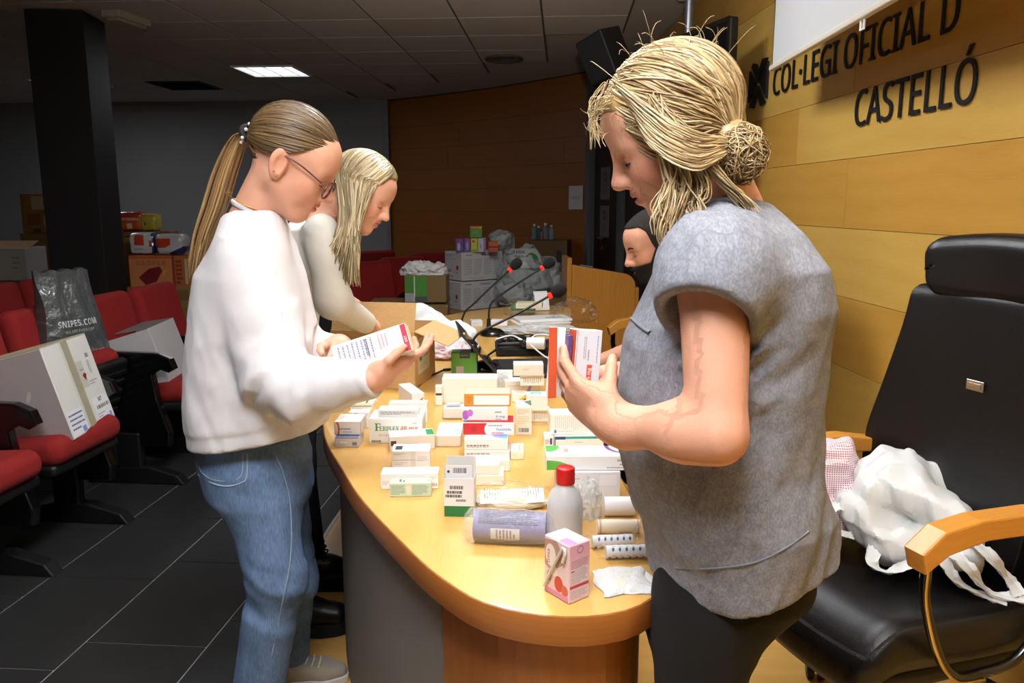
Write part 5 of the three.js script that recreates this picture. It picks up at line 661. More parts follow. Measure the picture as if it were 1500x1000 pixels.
// ---------------------------------------------------------------- the woman in the grey t-shirt
const greyKnit = dataTex(256, 256, (u, v) => { const k = 1 + 0.26 * (vn(u * 110, v * 70, 3, 110, 70) - 0.5) + 0.14 * (vn(u * 16, v * 16, 6, 16, 16) - 0.5); return [126 * k, 129 * k, 138 * k]; });
{
  const t = thing('person', 'woman in a grey t-shirt and black trousers with untidy blonde hair in a low bun', 'person');
  const hc = at(987, 191, 1.2), fr = frame(V(-0.86, -0.47, -0.12), V(-0.46, 0.88, 0.02)), H = head(hc, fr, { s: 0.95, ear: 0.064 });
  const fw = V(-0.985, 0, 0.17), sd = V(0.17, 0, 0.985);
  const neckB = at(1056, 322, 1.24), shL = at(1046, 410, 1.085), elL = at(1050, 636, 1.02), wrL = at(902, 621, 1.12), shR = at(1030, 372, 1.42), elR = at(985, 600, 1.47), wrR = at(926, 553, 1.33);
  const pel = at(1070, 800, 1.26), chest = at(1062, 480, 1.25);
  // opened box between her hands: body, lid flap, blister
  const bo = at(855, 530, 1.2), bY = V(0.07, 0.99, -0.1).normalize(), bX = V(0.9, -0.04, -0.42); bX.addScaledVector(bY, -bX.dot(bY)).normalize(); const bZ = bX.clone().cross(bY).normalize();
  const mb = thing('medicine_box', 'opened white and orange 5 mg box held up by the woman in grey', 'box'); mb.quaternion.setFromRotationMatrix(new THREE.Matrix4().makeBasis(bX, bY, bZ)); mb.position.copy(bo);
  obj('carton', cartonGeo(0.046, 0.102, 0.024, { front: ART(TV('5 mg', 0.58, 0.6, 0.001, '#fff'), R(0.48, 0.53, 0.2, 0.27, '#e8572e'), TV('5 mg', 0.575, 0.665, 0.17, '#ffffff'), TV('5', 0.6, 0.9, 0.22, '#8f93a4', 'sans-serif'), LV(0.3, 0.1, 0.12, 0.4, 2, '#7d8090', 0.4), LV(0.46, 0.3, 0.08, 0.2, 1, '#90939f', 0.6), LV(0.82, 0.08, 0.06, 0.5, 1, '#8f9ac8', 0.6), R(0.0, 0, 0.03, 1, '#d8613a')), left: ART(R(0, 0, 1, 1, '#c84a26'), R(0.7, 0, 0.06, 1, '#d8734f')) }, '#f0f1f6', 3600, 0.0008).translate(0, -0.051, 0), atlasMat, mb);
  obj('lid', cartonGeo(0.024, 0.108, 0.0008, { front: ART(R(0, 0, 1, 1, '#f2f2f6')), back: '#c84a26' }, '#f4f2f2', 2000, 0.0002).translate(-0.012, 0, 0).rotateY(-0.35).translate(-0.034, -0.056, -0.004), atlasMat, mb, 'white lid flap');
  obj('side_flap', cartonGeo(0.014, 0.108, 0.0008, { front: '#cc5530' }, '#cc5530', 2000, 0.0002).translate(-0.007, 0, 0).rotateZ(0.06).translate(-0.05, -0.055, 0.01), atlasMat, mb, 'orange flap');
  obj('blister', box(0.008, 0.092, 0.012, -0.029, -0.004, 0.0, 0.002), phys(0x74588c, 0.25, { metalness: 0.4 }), mb, 'violet blister strip');
  const hL = hand(wrL, V(-0.72, 0.44, -0.5), V(0.35, 0.45, -0.82), V(0.2, 0.63, 0.64), [[0.35, 0.5, 0.4], [0.35, 0.5, 0.4], [0.4, 0.6, 0.4], [0.5, 0.6, 0.4]], { s: 0.94, thumb: [0.25, 1.5, 0.1, 0.5], spread: 0.09 });
  const hR = hand(wrR, V(-0.96, -0.1, 0.2), V(0.1, -0.55, 0.75), V(0, 0.7, 0.7), [[0.9, 1.2, 0.7], [0.9, 1.2, 0.7], [1.0, 1.2, 0.7], [1.1, 1.2, 0.7]], { s: 0.95, thumb: [0.35, 0.7, 0.4] });
  const armL = [limb(shL, elL, 0.05, 0.04, 0.03), limb(elL, elL.clone().lerp(wrL, 0.3), 0.037, 0.039, 0.02), limb(elL.clone().lerp(wrL, 0.3), wrL, 0.039, 0.024, 0.03)], armR = [limb(shR, elR, 0.05, 0.042, 0.03), limb(elR, wrR, 0.04, 0.025, 0.03)];
  const neck = limb(neckB.clone().add(V(0.01, -0.03, 0)), H.P(-0.03, -0.05, 0), 0.062, 0.053, 0.03);
  const legs = [limb(at(1040, 810, 1.18), V(at(1040, 810, 1.18).x, 0.45, -1.2), 0.045, 0.045, 0.02), limb(V(at(1040, 810, 1.18).x, 0.45, -1.2), V(at(1040, 810, 1.18).x, 0.08, -1.22), 0.045, 0.03), limb(at(1060, 790, 1.36), V(at(1060, 790, 1.36).x, 0.45, -1.4), 0.045, 0.045, 0.02), limb(V(at(1060, 790, 1.36).x, 0.45, -1.4), V(at(1060, 790, 1.36).x, 0.08, -1.4), 0.045, 0.03)];
  const body = blend([limb(pel, chest, 0.08, 0.08, 0.03), limb(chest, neckB, 0.08, 0.06, 0.05), limb(chest, shL, 0.05, 0.04), limb(chest, shR, 0.05, 0.04), ...armL, ...armR, ...legs, neck, egg(H.P(-0.01, 0.02, 0), [0.06, 0.06, 0.05])]);
  const tn = faceTint(H, 0xd49c80, 0xb4625c, 0.5), hd = (x, y, z) => smin(H.f(x, y, z), neck.f(x, y, z), 0.03), arm = blend([...armL]);
  obj('body', joinGeo([skin(body, [0.0, 0.02, -1.62], [0.62, 1.6, -0.9], 0.01, tn), skin(hd, ...around(hc, 0.17), 0.003, tn), skin(blend([...hL.prims, armL[2]]), ...around(hL.c, 0.125), 0.0027, tn), skin(blend([...hR.prims, armR[1]]), ...around(hR.c, 0.12), 0.003, tn)]), skinMat(), t);
  obj('fingernail', nailGeo([...hL.nails, ...hR.nails], 1.05), phys(0xf2ece8, 0.15, { clearcoat: 0.8 }), t);
  eyesOf(H, t, 0x6b4a33);
  // t-shirt
  const px = (u, v, d) => at(u, v, d), shirt0 = blend([loft([[px(1062, 300, 1.25), 0.085, 0.062], [px(1072, 340, 1.25), 0.15, 0.082], [px(1078, 385, 1.25), 0.19, 0.104], [px(1074, 440, 1.25), 0.195, 0.128], [px(1056, 500, 1.25), 0.19, 0.142], [px(1048, 580, 1.25), 0.185, 0.149], [px(1050, 660, 1.25), 0.18, 0.152], [px(1069, 730, 1.25), 0.185, 0.15], [px(1076, 790, 1.25), 0.178, 0.136], [px(1076, 860, 1.25), 0.172, 0.13]], sd, fw, 0.05, 2.2), limb(px(1060, 372, 1.13), px(1050, 396, 1.085), 0.07, 0.072, 0.06), limb(px(1050, 396, 1.085), px(1034, 462, 1.055), 0.072, 0.066, 0.05), limb(shR, px(1015, 470, 1.48), 0.066, 0.068, 0.06)]);
  const cutN = px(1034, 470, 1.055).sub(px(1062, 378, 1.12)).normalize(), cutP = px(1032, 466, 1.05), hollow = limb(px(1040, 445, 1.06), px(1026, 500, 1.045), 0.055, 0.06), cutNR = V(-0.05, -1, -0.1).normalize(), cutPR = px(1015, 470, 1.48);
  const collar = limb(neckB.clone().add(V(0, 0.02, 0)), neckB.clone().add(V(-0.09, 0.16, 0.0)), 0.064, 0.09);
  const tee = (x, y, z) => {
    let d = shirt0(x, y, z); if (d > 0.06) return d;
    const low = sstep(1.25, 0.8, y), arc = Math.exp(-(((x - 0.3) / 0.1) ** 2 + ((y - 1.13) / 0.1) ** 2));
    d += 0.011 * (0.5 + low) * drape(x - 0.25 * y, y, z, 13, 3.2, 7, 1.7) + 0.014 * arc * drape(x + y * 0.7, y - x * 0.7, z, 9, 22, 9, 3.3) + 0.006 * sstep(0.95, 0.85, y) * Math.exp(-(((y - 0.9) / 0.06) ** 2)) * drape(x, y, z, 5, 14, 5, 8.8);
    const w = (x - cutP.x) * cutN.x + (y - cutP.y) * cutN.y + (z - cutP.z) * cutN.z; if (Math.hypot(x - cutP.x, y - cutP.y, z - cutP.z) < 0.085 && z > -1.135) { d = smax(d, w, 0.004); d = smax(d, -hollow.f(x, y, z), 0.006); }
    if (Math.hypot(x - cutPR.x, y - cutPR.y, z - cutPR.z) < 0.09 && z < -1.4) d = smax(d, (x - cutPR.x) * cutNR.x + (y - cutPR.y) * cutNR.y + (z - cutPR.z) * cutNR.z, 0.004);
    d = smax(d, 0.765 + 0.3 * Math.max(0, x - 0.33) - y, 0.006);
    return smax(d, -collar.f(x, y, z), 0.008);
  };
  const teeMat = std(0xffffff, 0.92, { map: repeat(greyKnit, 5, 5), bumpMap: repeat(clothBump, 18, 18), bumpScale: 0.0006 });
  const top = obj('t_shirt', skin(tee, [0.08, 0.72, -1.62], [0.62, 1.44, -0.93], 0.0052), teeMat, t);
  const onT = (u, v) => { const r = sight(u, v); let tt = 0.85; for (let i = 0; i < 140; i++) { const d = tee(r[0] * tt, EYE + r[1] * tt, r[2] * tt); if (d < 0.001) return V(r[0] * tt, EYE + r[1] * tt, r[2] * tt); tt += Math.max(0.001, d * 0.5); if (tt > 1.7) return null; } return null; };
  obj('hem', tube([[990, 832], [1030, 833], [1070, 830], [1110, 822], [1150, 803], [1185, 778]].map((q) => onT(...q)).filter(Boolean), 0.0018, 40, 5), teeMat, top);
  obj('chest_pocket', tube([[919, 466], [928, 474], [938, 482], [946, 487]].map((q) => onT(q[0] + 6, q[1])).filter(Boolean), 0.0032, 20, 6), teeMat, top);
  // trousers and shoes
  const lx = [at(1040, 810, 1.18).x, at(1060, 790, 1.36).x], tr = blend([loft([[px(1074, 780, 1.26), 0.15, 0.125], [px(1074, 840, 1.26), 0.155, 0.125], [V(lx[0] + 0.01, 0.66, -1.28), 0.14, 0.1]], sd, fw, 0.05), limb(V(lx[0], 0.74, -1.19), V(lx[0] - 0.005, 0.44, -1.2), 0.088, 0.062, 0.04), limb(V(lx[0] - 0.005, 0.44, -1.2), V(lx[0] + 0.01, 0.06, -1.22), 0.06, 0.05, 0.03), limb(V(lx[1], 0.74, -1.36), V(lx[1], 0.44, -1.39), 0.086, 0.06, 0.04), limb(V(lx[1], 0.44, -1.39), V(lx[1] + 0.01, 0.06, -1.4), 0.06, 0.05, 0.03)]);
  obj('trousers', skin((x, y, z) => { const d = tr(x, y, z); return d > 0.05 ? d : smax(d + 0.003 * drape(x, y, z, 6, 16, 6, 2.2), 0.06 - y, 0.006); }, [0.15, 0.04, -1.6], [0.62, 0.86, -1.0], 0.009), std(0x060607, 1), t);
  for (const [x, z] of [[lx[0], -1.22], [lx[1] + 0.01, -1.4]]) { const f = blend([limb(V(x + 0.03, 0.06, z), V(x - 0.06, 0.05, z), 0.042, 0.04, 0.03), limb(V(x - 0.06, 0.045, z), V(x - 0.14, 0.04, z), 0.04, 0.03, 0.03)]); obj('shoe', skin((a, b, c) => smax(f(a, b, c), 0.0135 - b, 0.006), [x - 0.2, 0, z - 0.07], [x + 0.1, 0.12, z + 0.07], 0.005), M.black, t); }
  // hair: volume first, then locks over it
  const bun = at(1080, 214, 1.135), cols = [lin(0xa58d62), lin(0xbda67c), lin(0x8b7350), lin(0xccb992), lin(0x725b3a), lin(0xb0976c)];
  const vol = blend([egg(H.P(-0.012, 0.038, 0), [0.1, 0.084, 0.078], [fr.F, fr.U, fr.R]), egg(H.P(0.05, 0.068, 0), [0.04, 0.018, 0.045], [fr.F, fr.U, fr.R], 0.03), egg(H.P(-0.045, -0.03, 0), [0.055, 0.04, 0.065], [fr.F, fr.U, fr.R], 0.04)]);
  const hl = (f) => { const K = [[-0.12, -0.09], [-0.06, -0.085], [-0.02, -0.06], [0.01, -0.03], [0.03, 0.0], [0.05, 0.035], [0.075, 0.066], [0.13, 0.08]]; let i = 0; while (i < K.length - 2 && f > K[i + 1][0]) i++; return mixn(K[i][1], K[i + 1][1], clamp((f - K[i][0]) / (K[i + 1][0] - K[i][0]), 0, 1)); };
  obj('hair', tintGeo(skin((x, y, z) => { const d = V(x, y, z).sub(hc); return smax(smin(vol(x, y, z), egg(bun, [0.029, 0.031, 0.028]).f(x, y, z), 0.02) + 0.002, hl(d.dot(fr.F)) - d.dot(fr.U), 0.01); }, ...around(hc.clone().add(V(0.02, 0, 0)), 0.2), 0.004), (x, y, z) => { const k = fbm(x * 50, y * 14, z * 50, 3); return lerp3(lin(0x7d6238), lin(0xb0935c), k); }), hairMat, t);
  const LK = [], lift = (a, b, l0, l1) => overScalp(H, a, b, 8, l0, l1);
  for (let i = 0; i < 1700; i++) {
    const sgn = rnd() < 0.72 ? -1 : 1, m = rnd(); let a; // starts along the hairline and the parting
    if (m < 0.5) { const q = rnd(); a = [mixn(0.1, -0.02, q), mixn(0.055, 0.09, Math.sqrt(q)), sgn * rr(0.0, 0.03)]; } else if (m < 0.8) { const q = rnd(); a = [mixn(0.1, 0.04, q), mixn(0.055, -0.005, q), sgn * mixn(0.02, 0.075, q)]; } else a = [rr(-0.08, 0.04), 0.085, sgn * rr(0.0, 0.06)];
    const mid = [rr(-0.03, 0.03), rr(-0.02, 0.03), sgn * 0.08], pts = lift(a, [-0.045 + rr(-0.01, 0.01), -0.05 + rr(-0.015, 0.015), sgn * rr(0.01, 0.045)], rr(1.03, 1.09), rr(1.06, 1.15)); const sag = rr(0, 0.02) * (m < 0.8 ? 1 : 0.3);
    pts.forEach((p, j) => { const e = Math.sin(j / 8 * Math.PI); p.addScaledVector(fr.U, -sag * e).addScaledVector(fr.R, rr(-0.002, 0.002)); if (j >= 7) p.lerp(bun, j === 8 ? 0.85 : 0.4); });
    LK.push({ pts, r: rr(0.0009, 0.0022), c: Math.floor(rnd() * 6) });
  }
  obj('hair_strands', locks(LK, cols, 18, 4), hairMat, t);
  const FR = [];
  for (let i = 0; i < 1300; i++) { const a = rnd() * 6.28, b = Math.acos(rr(-1, 1)), R0 = rr(0.014, 0.04), dir = V(Math.sin(b) * Math.cos(a), Math.cos(b), Math.sin(b) * Math.sin(a)), tg = V(rr(-1, 1), rr(-1, 1), rr(-1, 1)).cross(dir).normalize(), c0 = bun.clone().add(V(0.004, -0.006, 0)); const pts = []; for (let j = 0; j < 6; j++) pts.push(c0.clone().addScaledVector(dir, R0 * Math.cos(j * 0.45)).addScaledVector(tg, R0 * Math.sin(j * 0.45)).add(V(rr(-0.004, 0.004), rr(-0.004, 0.004) - j * 0.002, rr(-0.004, 0.004)))); FR.push({ pts, r: rr(0.00035, 0.0009), c: Math.floor(rnd() * 6) }); }
  obj('bun', locks(FR, cols, 12, 4), hairMat, t);
  const FZ = [];
  for (let i = 0; i < 70; i++) { const d = [rr(-1, 1), rr(0.0, 1), rr(-0.6, 0.6)], L0 = scalp(H, ...d, 1.07), out = L0.clone().sub(hc).normalize(), tg = V(rr(-1, 1), rr(-1, 1), rr(-1, 1)).normalize(), l = rr(0.012, 0.03); FZ.push({ pts: [L0, L0.clone().addScaledVector(out, l * 0.5).addScaledVector(tg, l * 0.3), L0.clone().addScaledVector(out, l * 0.7).addScaledVector(tg, l * 0.9), L0.clone().addScaledVector(out, l * 0.45).addScaledVector(tg, l * 1.5)], r: rr(0.00018, 0.00035), c: Math.floor(rnd() * 6) }); }
  for (let i = 0; i < 26; i++) { const a = at(888 + rr(-6, 10), 135 + rr(-20, 30), 1.15 + rr(-0.03, 0.03)), b = at(868 + rr(-8, 8), 170 + rr(-25, 15), 1.15), c = at(874 + rr(-10, 12), 200 + rr(-10, 20), 1.15); FZ.push({ pts: [H.P(0.09, 0.09, rr(-0.03, 0.03)), a, b, c], r: rr(0.00018, 0.00035), c: 1 }); }
  obj('flyaway', locks(FZ, cols, 10, 3), hairMat, t).userData.kind = 'stuff';
  const LL = []; for (let i = 0; i < 560; i++) { const o = rr(-32, 22), e = rr(0, 1); LL.push({ pts: [[918 + o * 0.6, 150 + o], [948, 186 + o], [982, 208 + o + 6 * e], [1020, 222 + o * 0.9 + 8 * e], [1052, 220 + o * 0.6], [1070, 214 + o * 0.3]].map((p, j) => at(p[0] + rr(-1.5, 1.5), p[1] + rr(-1.5, 1.5), [1.12, 1.1, 1.083, 1.082, 1.095, 1.12][j] + rr(-0.004, 0.004))), r: rr(0.0006, 0.0014), c: Math.floor(rnd() * 6) }); }
 
  for (const [n, P0, w] of [[70, [[985, 185], [992, 225], [998, 262], [988, 300], [975, 330], [978, 352]], 0.011], [45, [[1012, 235], [1030, 262], [1026, 285], [1012, 300], [1020, 330], [1000, 352]], 0.008], [50, [[1040, 240], [1062, 268], [1085, 290], [1098, 305]], 0.005], [40, [[975, 200], [985, 240], [995, 275], [1008, 300], [1000, 330], [990, 352]], 0.01]]) for (let i = 0; i < n; i++) { const a = rnd() * 6.28, q = Math.sqrt(rnd()) * 1.7, ph = rnd() * 6, am = rr(0.001, 0.006), kk = rr(0.75, 1.1); const ln = LL.length; LL.push({ pts: P0.map((p, j) => at(mixn(P0[0][0], p[0], kk), mixn(P0[0][1], p[1], kk), 1.105 - (j > 3 ? 0.01 : 0)).add(V(Math.cos(a) * w * q + am * Math.sin(ph + j * 1.3), rr(-0.003, 0.003), Math.sin(a) * w * q * 0.7 + am * Math.cos(ph + j)))), r: rr(0.0006, 0.0013), c: Math.floor(rnd() * 6) }); LL[ln].pts.unshift(at(P0[0][0] - rr(12, 40), P0[0][1] - rr(15, 50), 1.12)); }
  obj('loose_lock', locks(LL, cols, 16), hairMat, t);
}
// ---------------------------------------------------------------- the blonde woman bending over the carton
{
  const t = thing('person', 'blonde woman with long loose hair, in a white top, reaching into the open cardboard box', 'person');
  const D = 2.6, hc = at(531, 281, D), fr = frame(V(0.82, -0.5, 0.14), V(0.5, 0.86, 0.02)), H = head(hc, fr, { s: 0.98 });
  const neckB = at(462, 322, 2.66), shR = at(470, 340, 2.52), elR = at(488, 440, 2.46), wrR = at(552, 482, 2.72), shL = at(455, 335, 2.88), elL = at(490, 430, 2.95), wrL = at(560, 474, 2.93), pel = V(-0.8, 0.9, -2.62), chest = V(-0.74, 1.2, -2.68);
  const hR = hand(wrR, V(0.9, -0.45, -0.2), V(0.1, -0.6, -0.7), V(0.3, 0.5, -0.8), [0.3, 0.4, 0.4, 0.5], { s: 0.92 }), hL = hand(wrL, V(0.93, -0.25, -0.02), V(0.1, -0.9, 0.3), V(0.2, 0.1, 0.95), [0.3, 0.35, 0.4, 0.45], { s: 0.92 });
  const armR = [limb(shR, elR, 0.038, 0.034), limb(elR, wrR, 0.036, 0.022)], armL = [limb(shL, elL, 0.038, 0.034), limb(elL, wrL, 0.035, 0.022)], neck = limb(neckB, H.P(-0.03, -0.05, 0), 0.05, 0.046, 0.03), hip = [V(-0.76, 0.85, -2.52), V(-0.76, 0.85, -2.72)], kn = [V(-0.74, 0.48, -2.42), V(-0.76, 0.48, -2.66)], an = [V(-0.72, 0.12, -2.36), V(-0.73, 0.12, -2.68)];
  const body = blend([limb(pel, chest, 0.09, 0.09, 0.05), limb(chest, neckB, 0.08, 0.05, 0.05), limb(neckB, shR, 0.04, 0.04), limb(neckB, shL, 0.04, 0.04), ...armR, ...armL, neck, egg(H.P(-0.01, 0.02, 0), [0.06, 0.06, 0.05]), ...[0, 1].flatMap((i) => [limb(hip[i], kn[i], 0.06, 0.045), limb(kn[i], an[i], 0.045, 0.035)])]);
  const tn = faceTint(H, 0xdca68c, 0xb8665e), hd = (x, y, z) => smin(H.f(x, y, z), neck.f(x, y, z), 0.03);
  obj('body', joinGeo([skin(body, [-1.05, 0.05, -3.15], [-0.25, 1.62, -2.2], 0.012, tn), skin(hd, ...around(hc, 0.17), 0.004, tn), skin(blend([...hR.prims, armR[1]]), ...around(hR.c, 0.12), 0.0035, tn), skin(blend([...hL.prims, armL[1]]), ...around(hL.c, 0.12), 0.0035, tn)]), skinMat(), t);
  eyesOf(H, t, 0x5a4330);
  const sx = V(0.1, 0, 1).normalize(), fx = V(1, 0, -0.1).normalize();
  const tp = blend([loft([[at(458, 318, 2.68), 0.07, 0.05], [at(448, 335, 2.69), 0.17, 0.08], [at(440, 375, 2.69), 0.18, 0.115], [V(-0.76, 1.1, -2.66), 0.165, 0.11], [V(-0.8, 0.86, -2.62), 0.17, 0.125]], sx, fx, 0.05), limb(shR, elR, 0.058, 0.05, 0.05), limb(elR, at(535, 473, 2.65), 0.05, 0.037, 0.04), limb(shL, elL, 0.058, 0.048, 0.05), limb(elL, at(500, 437, 2.94), 0.048, 0.042, 0.04)]);
  const c1 = at(537, 475, 2.66), n1 = wrR.clone().sub(elR).normalize(), c2 = at(506, 441, 2.945), n2 = wrL.clone().sub(elL).normalize(), collar = limb(neckB.clone().add(V(0.02, 0.03, 0)), neckB.clone().add(V(0.12, 0.12, 0)), 0.055, 0.07);
  obj('top', skin((x, y, z) => { let d = tp(x, y, z); if (d > 0.05) return d; d += 0.0035 * drape(x, y + 0.4 * x, z, 8, 26, 8, 4.2); for (const [c, n] of [[c1, n1], [c2, n2]]) if (Math.hypot(x - c.x, y - c.y, z - c.z) < 0.07) d = smax(d, (x - c.x) * n.x + (y - c.y) * n.y + (z - c.z) * n.z, 0.005); return smax(smax(d, 0.86 - y, 0.006), -collar.f(x, y, z), 0.006); }, [-1.08, 0.8, -3.15], [-0.4, 1.42, -2.3], 0.0075), phys(0xdad9d2, 0.85, { bumpMap: knitBump, bumpScale: 0.0006 }), t);
  obj('trousers', skin(blend([loft([[V(-0.8, 0.94, -2.62), 0.16, 0.115], [V(-0.78, 0.8, -2.62), 0.165, 0.115]], sx, fx, 0.05), ...[0, 1].flatMap((i) => [limb(hip[i], kn[i], 0.082, 0.062, 0.04), limb(kn[i], an[i], 0.06, 0.05, 0.03)])]), [-1.05, 0.06, -2.95], [-0.55, 1.0, -2.2], 0.012), std(0x2b2f38, 0.9), t);
  const boot = (x, z, a) => { const f = blend([limb(V(-0.07, 0.2, 0), V(-0.07, 0.07, 0), 0.05, 0.05, 0.04), limb(V(-0.07, 0.075, 0), V(0.02, 0.07, 0), 0.05, 0.046, 0.04), limb(V(0.02, 0.065, 0), V(0.11, 0.056, 0), 0.046, 0.04, 0.03)]); const b = obj('boot', skin((p, q, r) => smax(smax(f(p, q, r), q - 0.19, 0.006), 0.03 - q, 0.006), [-0.15, 0.0, -0.07], [0.18, 0.22, 0.07], 0.005), phys(0x0b0b0c, 0.4), t); const r = path2([[-0.125, 0], [-0.11, 0.042], [-0.02, 0.045], [0.08, 0.052], [0.14, 0.03], [0.158, 0], [0.14, -0.03], [0.08, -0.052], [-0.02, -0.045], [-0.11, -0.042]], true, 60); obj('sole', slab(r.P.filter((_, i) => i < 60).map((p) => [p.x, p.z]), 0, 0.042, 0.004), M.blackMatte, b); obj('lace', [0, 1, 2, 3, 4].map((i) => tube([[-0.02 - i * 0.008 + 0.03, 0.11 + i * 0.017, -0.035], [0.0 - i * 0.006 + 0.03, 0.118 + i * 0.018, 0], [-0.02 - i * 0.008 + 0.03, 0.11 + i * 0.017, 0.035]], 0.003, 8, 5)), M.blackMatte, b); b.position.set(x, 0.0128, z); b.rotation.y = a; };
  { const a = on(438, 935, 0.0128), b = on(468, 868, 0.0128); boot(a.x, a.z - 0.05, 0.0); boot(b.x, b.z - 0.05, 0.1); }
  obj('bracelet', tube([0, 1, 2, 3, 4, 5, 6, 7].map((i) => { const a = i / 8 * 6.283, c = at(537, 459, 2.94); return c.clone().addScaledVector(V(0.35, 0.93, 0), Math.cos(a) * 0.029).addScaledVector(V(0, 0, 1), Math.sin(a) * 0.03); }), 0.0016, 40, 5, true), phys(0xb9b4aa, 0.2, { metalness: 0.9 }), t);
  const cols = [lin(0xa8966c), lin(0xc0b08c), lin(0x8a7957), lin(0xcfc2a2), lin(0x74654a)], LK = [];
  const hlW = (f) => mixn(-0.09, 0.085, sstep(-0.03, 0.075, f));
  obj('hair', tintGeo(skin((x, y, z) => { const d = V(x, y, z).sub(hc), e = egg(H.P(-0.012, 0.04, 0), [0.108, 0.095, 0.085], [fr.F, fr.U, fr.R]).f(x, y, z); return smax(e, hlW(d.dot(fr.F)) - d.dot(fr.U), 0.01); }, ...around(hc, 0.16), 0.005), () => lin(0x9a8860)), hairMat, t);
  for (let i = 0; i < 560; i++) {
    const near = rnd() < 0.75 ? 1 : -1, q = rnd(), a = [mixn(0.085, -0.09, q), 0.09 - 0.04 * q * q, near * rr(0.002, 0.02)], bk = q > 0.45, e = [mixn(0.07, -0.1, q) + rr(-0.012, 0.012), mixn(0.012, -0.03, q), near * 0.085], pts = overScalp(H, a, e, 5, 1.12, 1.16);
    const tip = bk ? [mixn(512, 478, (q - 0.45) * 1.8 + rr(-0.1, 0.1)), rr(360, 425)] : [rr(505, 528), rr(345, 421)], l = pts[5], dz = rr(-0.03, 0.03);
    const wob = rr(-5, 5); pts.push(l.clone().lerp(at(mixn(518, tip[0], 0.4) + wob, 340, 2.5 + (near < 0 ? 0.14 : 0) + dz), 0.75), at(mixn(516, tip[0], 0.8) + wob * 0.6, mixn(340, tip[1], 0.5), 2.48 + (near < 0 ? 0.14 : 0) + dz), at(tip[0], tip[1], 2.48 + (near < 0 ? 0.12 : 0) + dz));
    LK.push({ pts, r: rr(0.0022, 0.0045), c: Math.floor(rnd() * 5) });
  }
  obj('hair_strands', locks(LK, cols, 22), hairMat, t);
}
const darkHair = phys(0xffffff, 0.85, { vertexColors: true, specularIntensity: 0.3 });
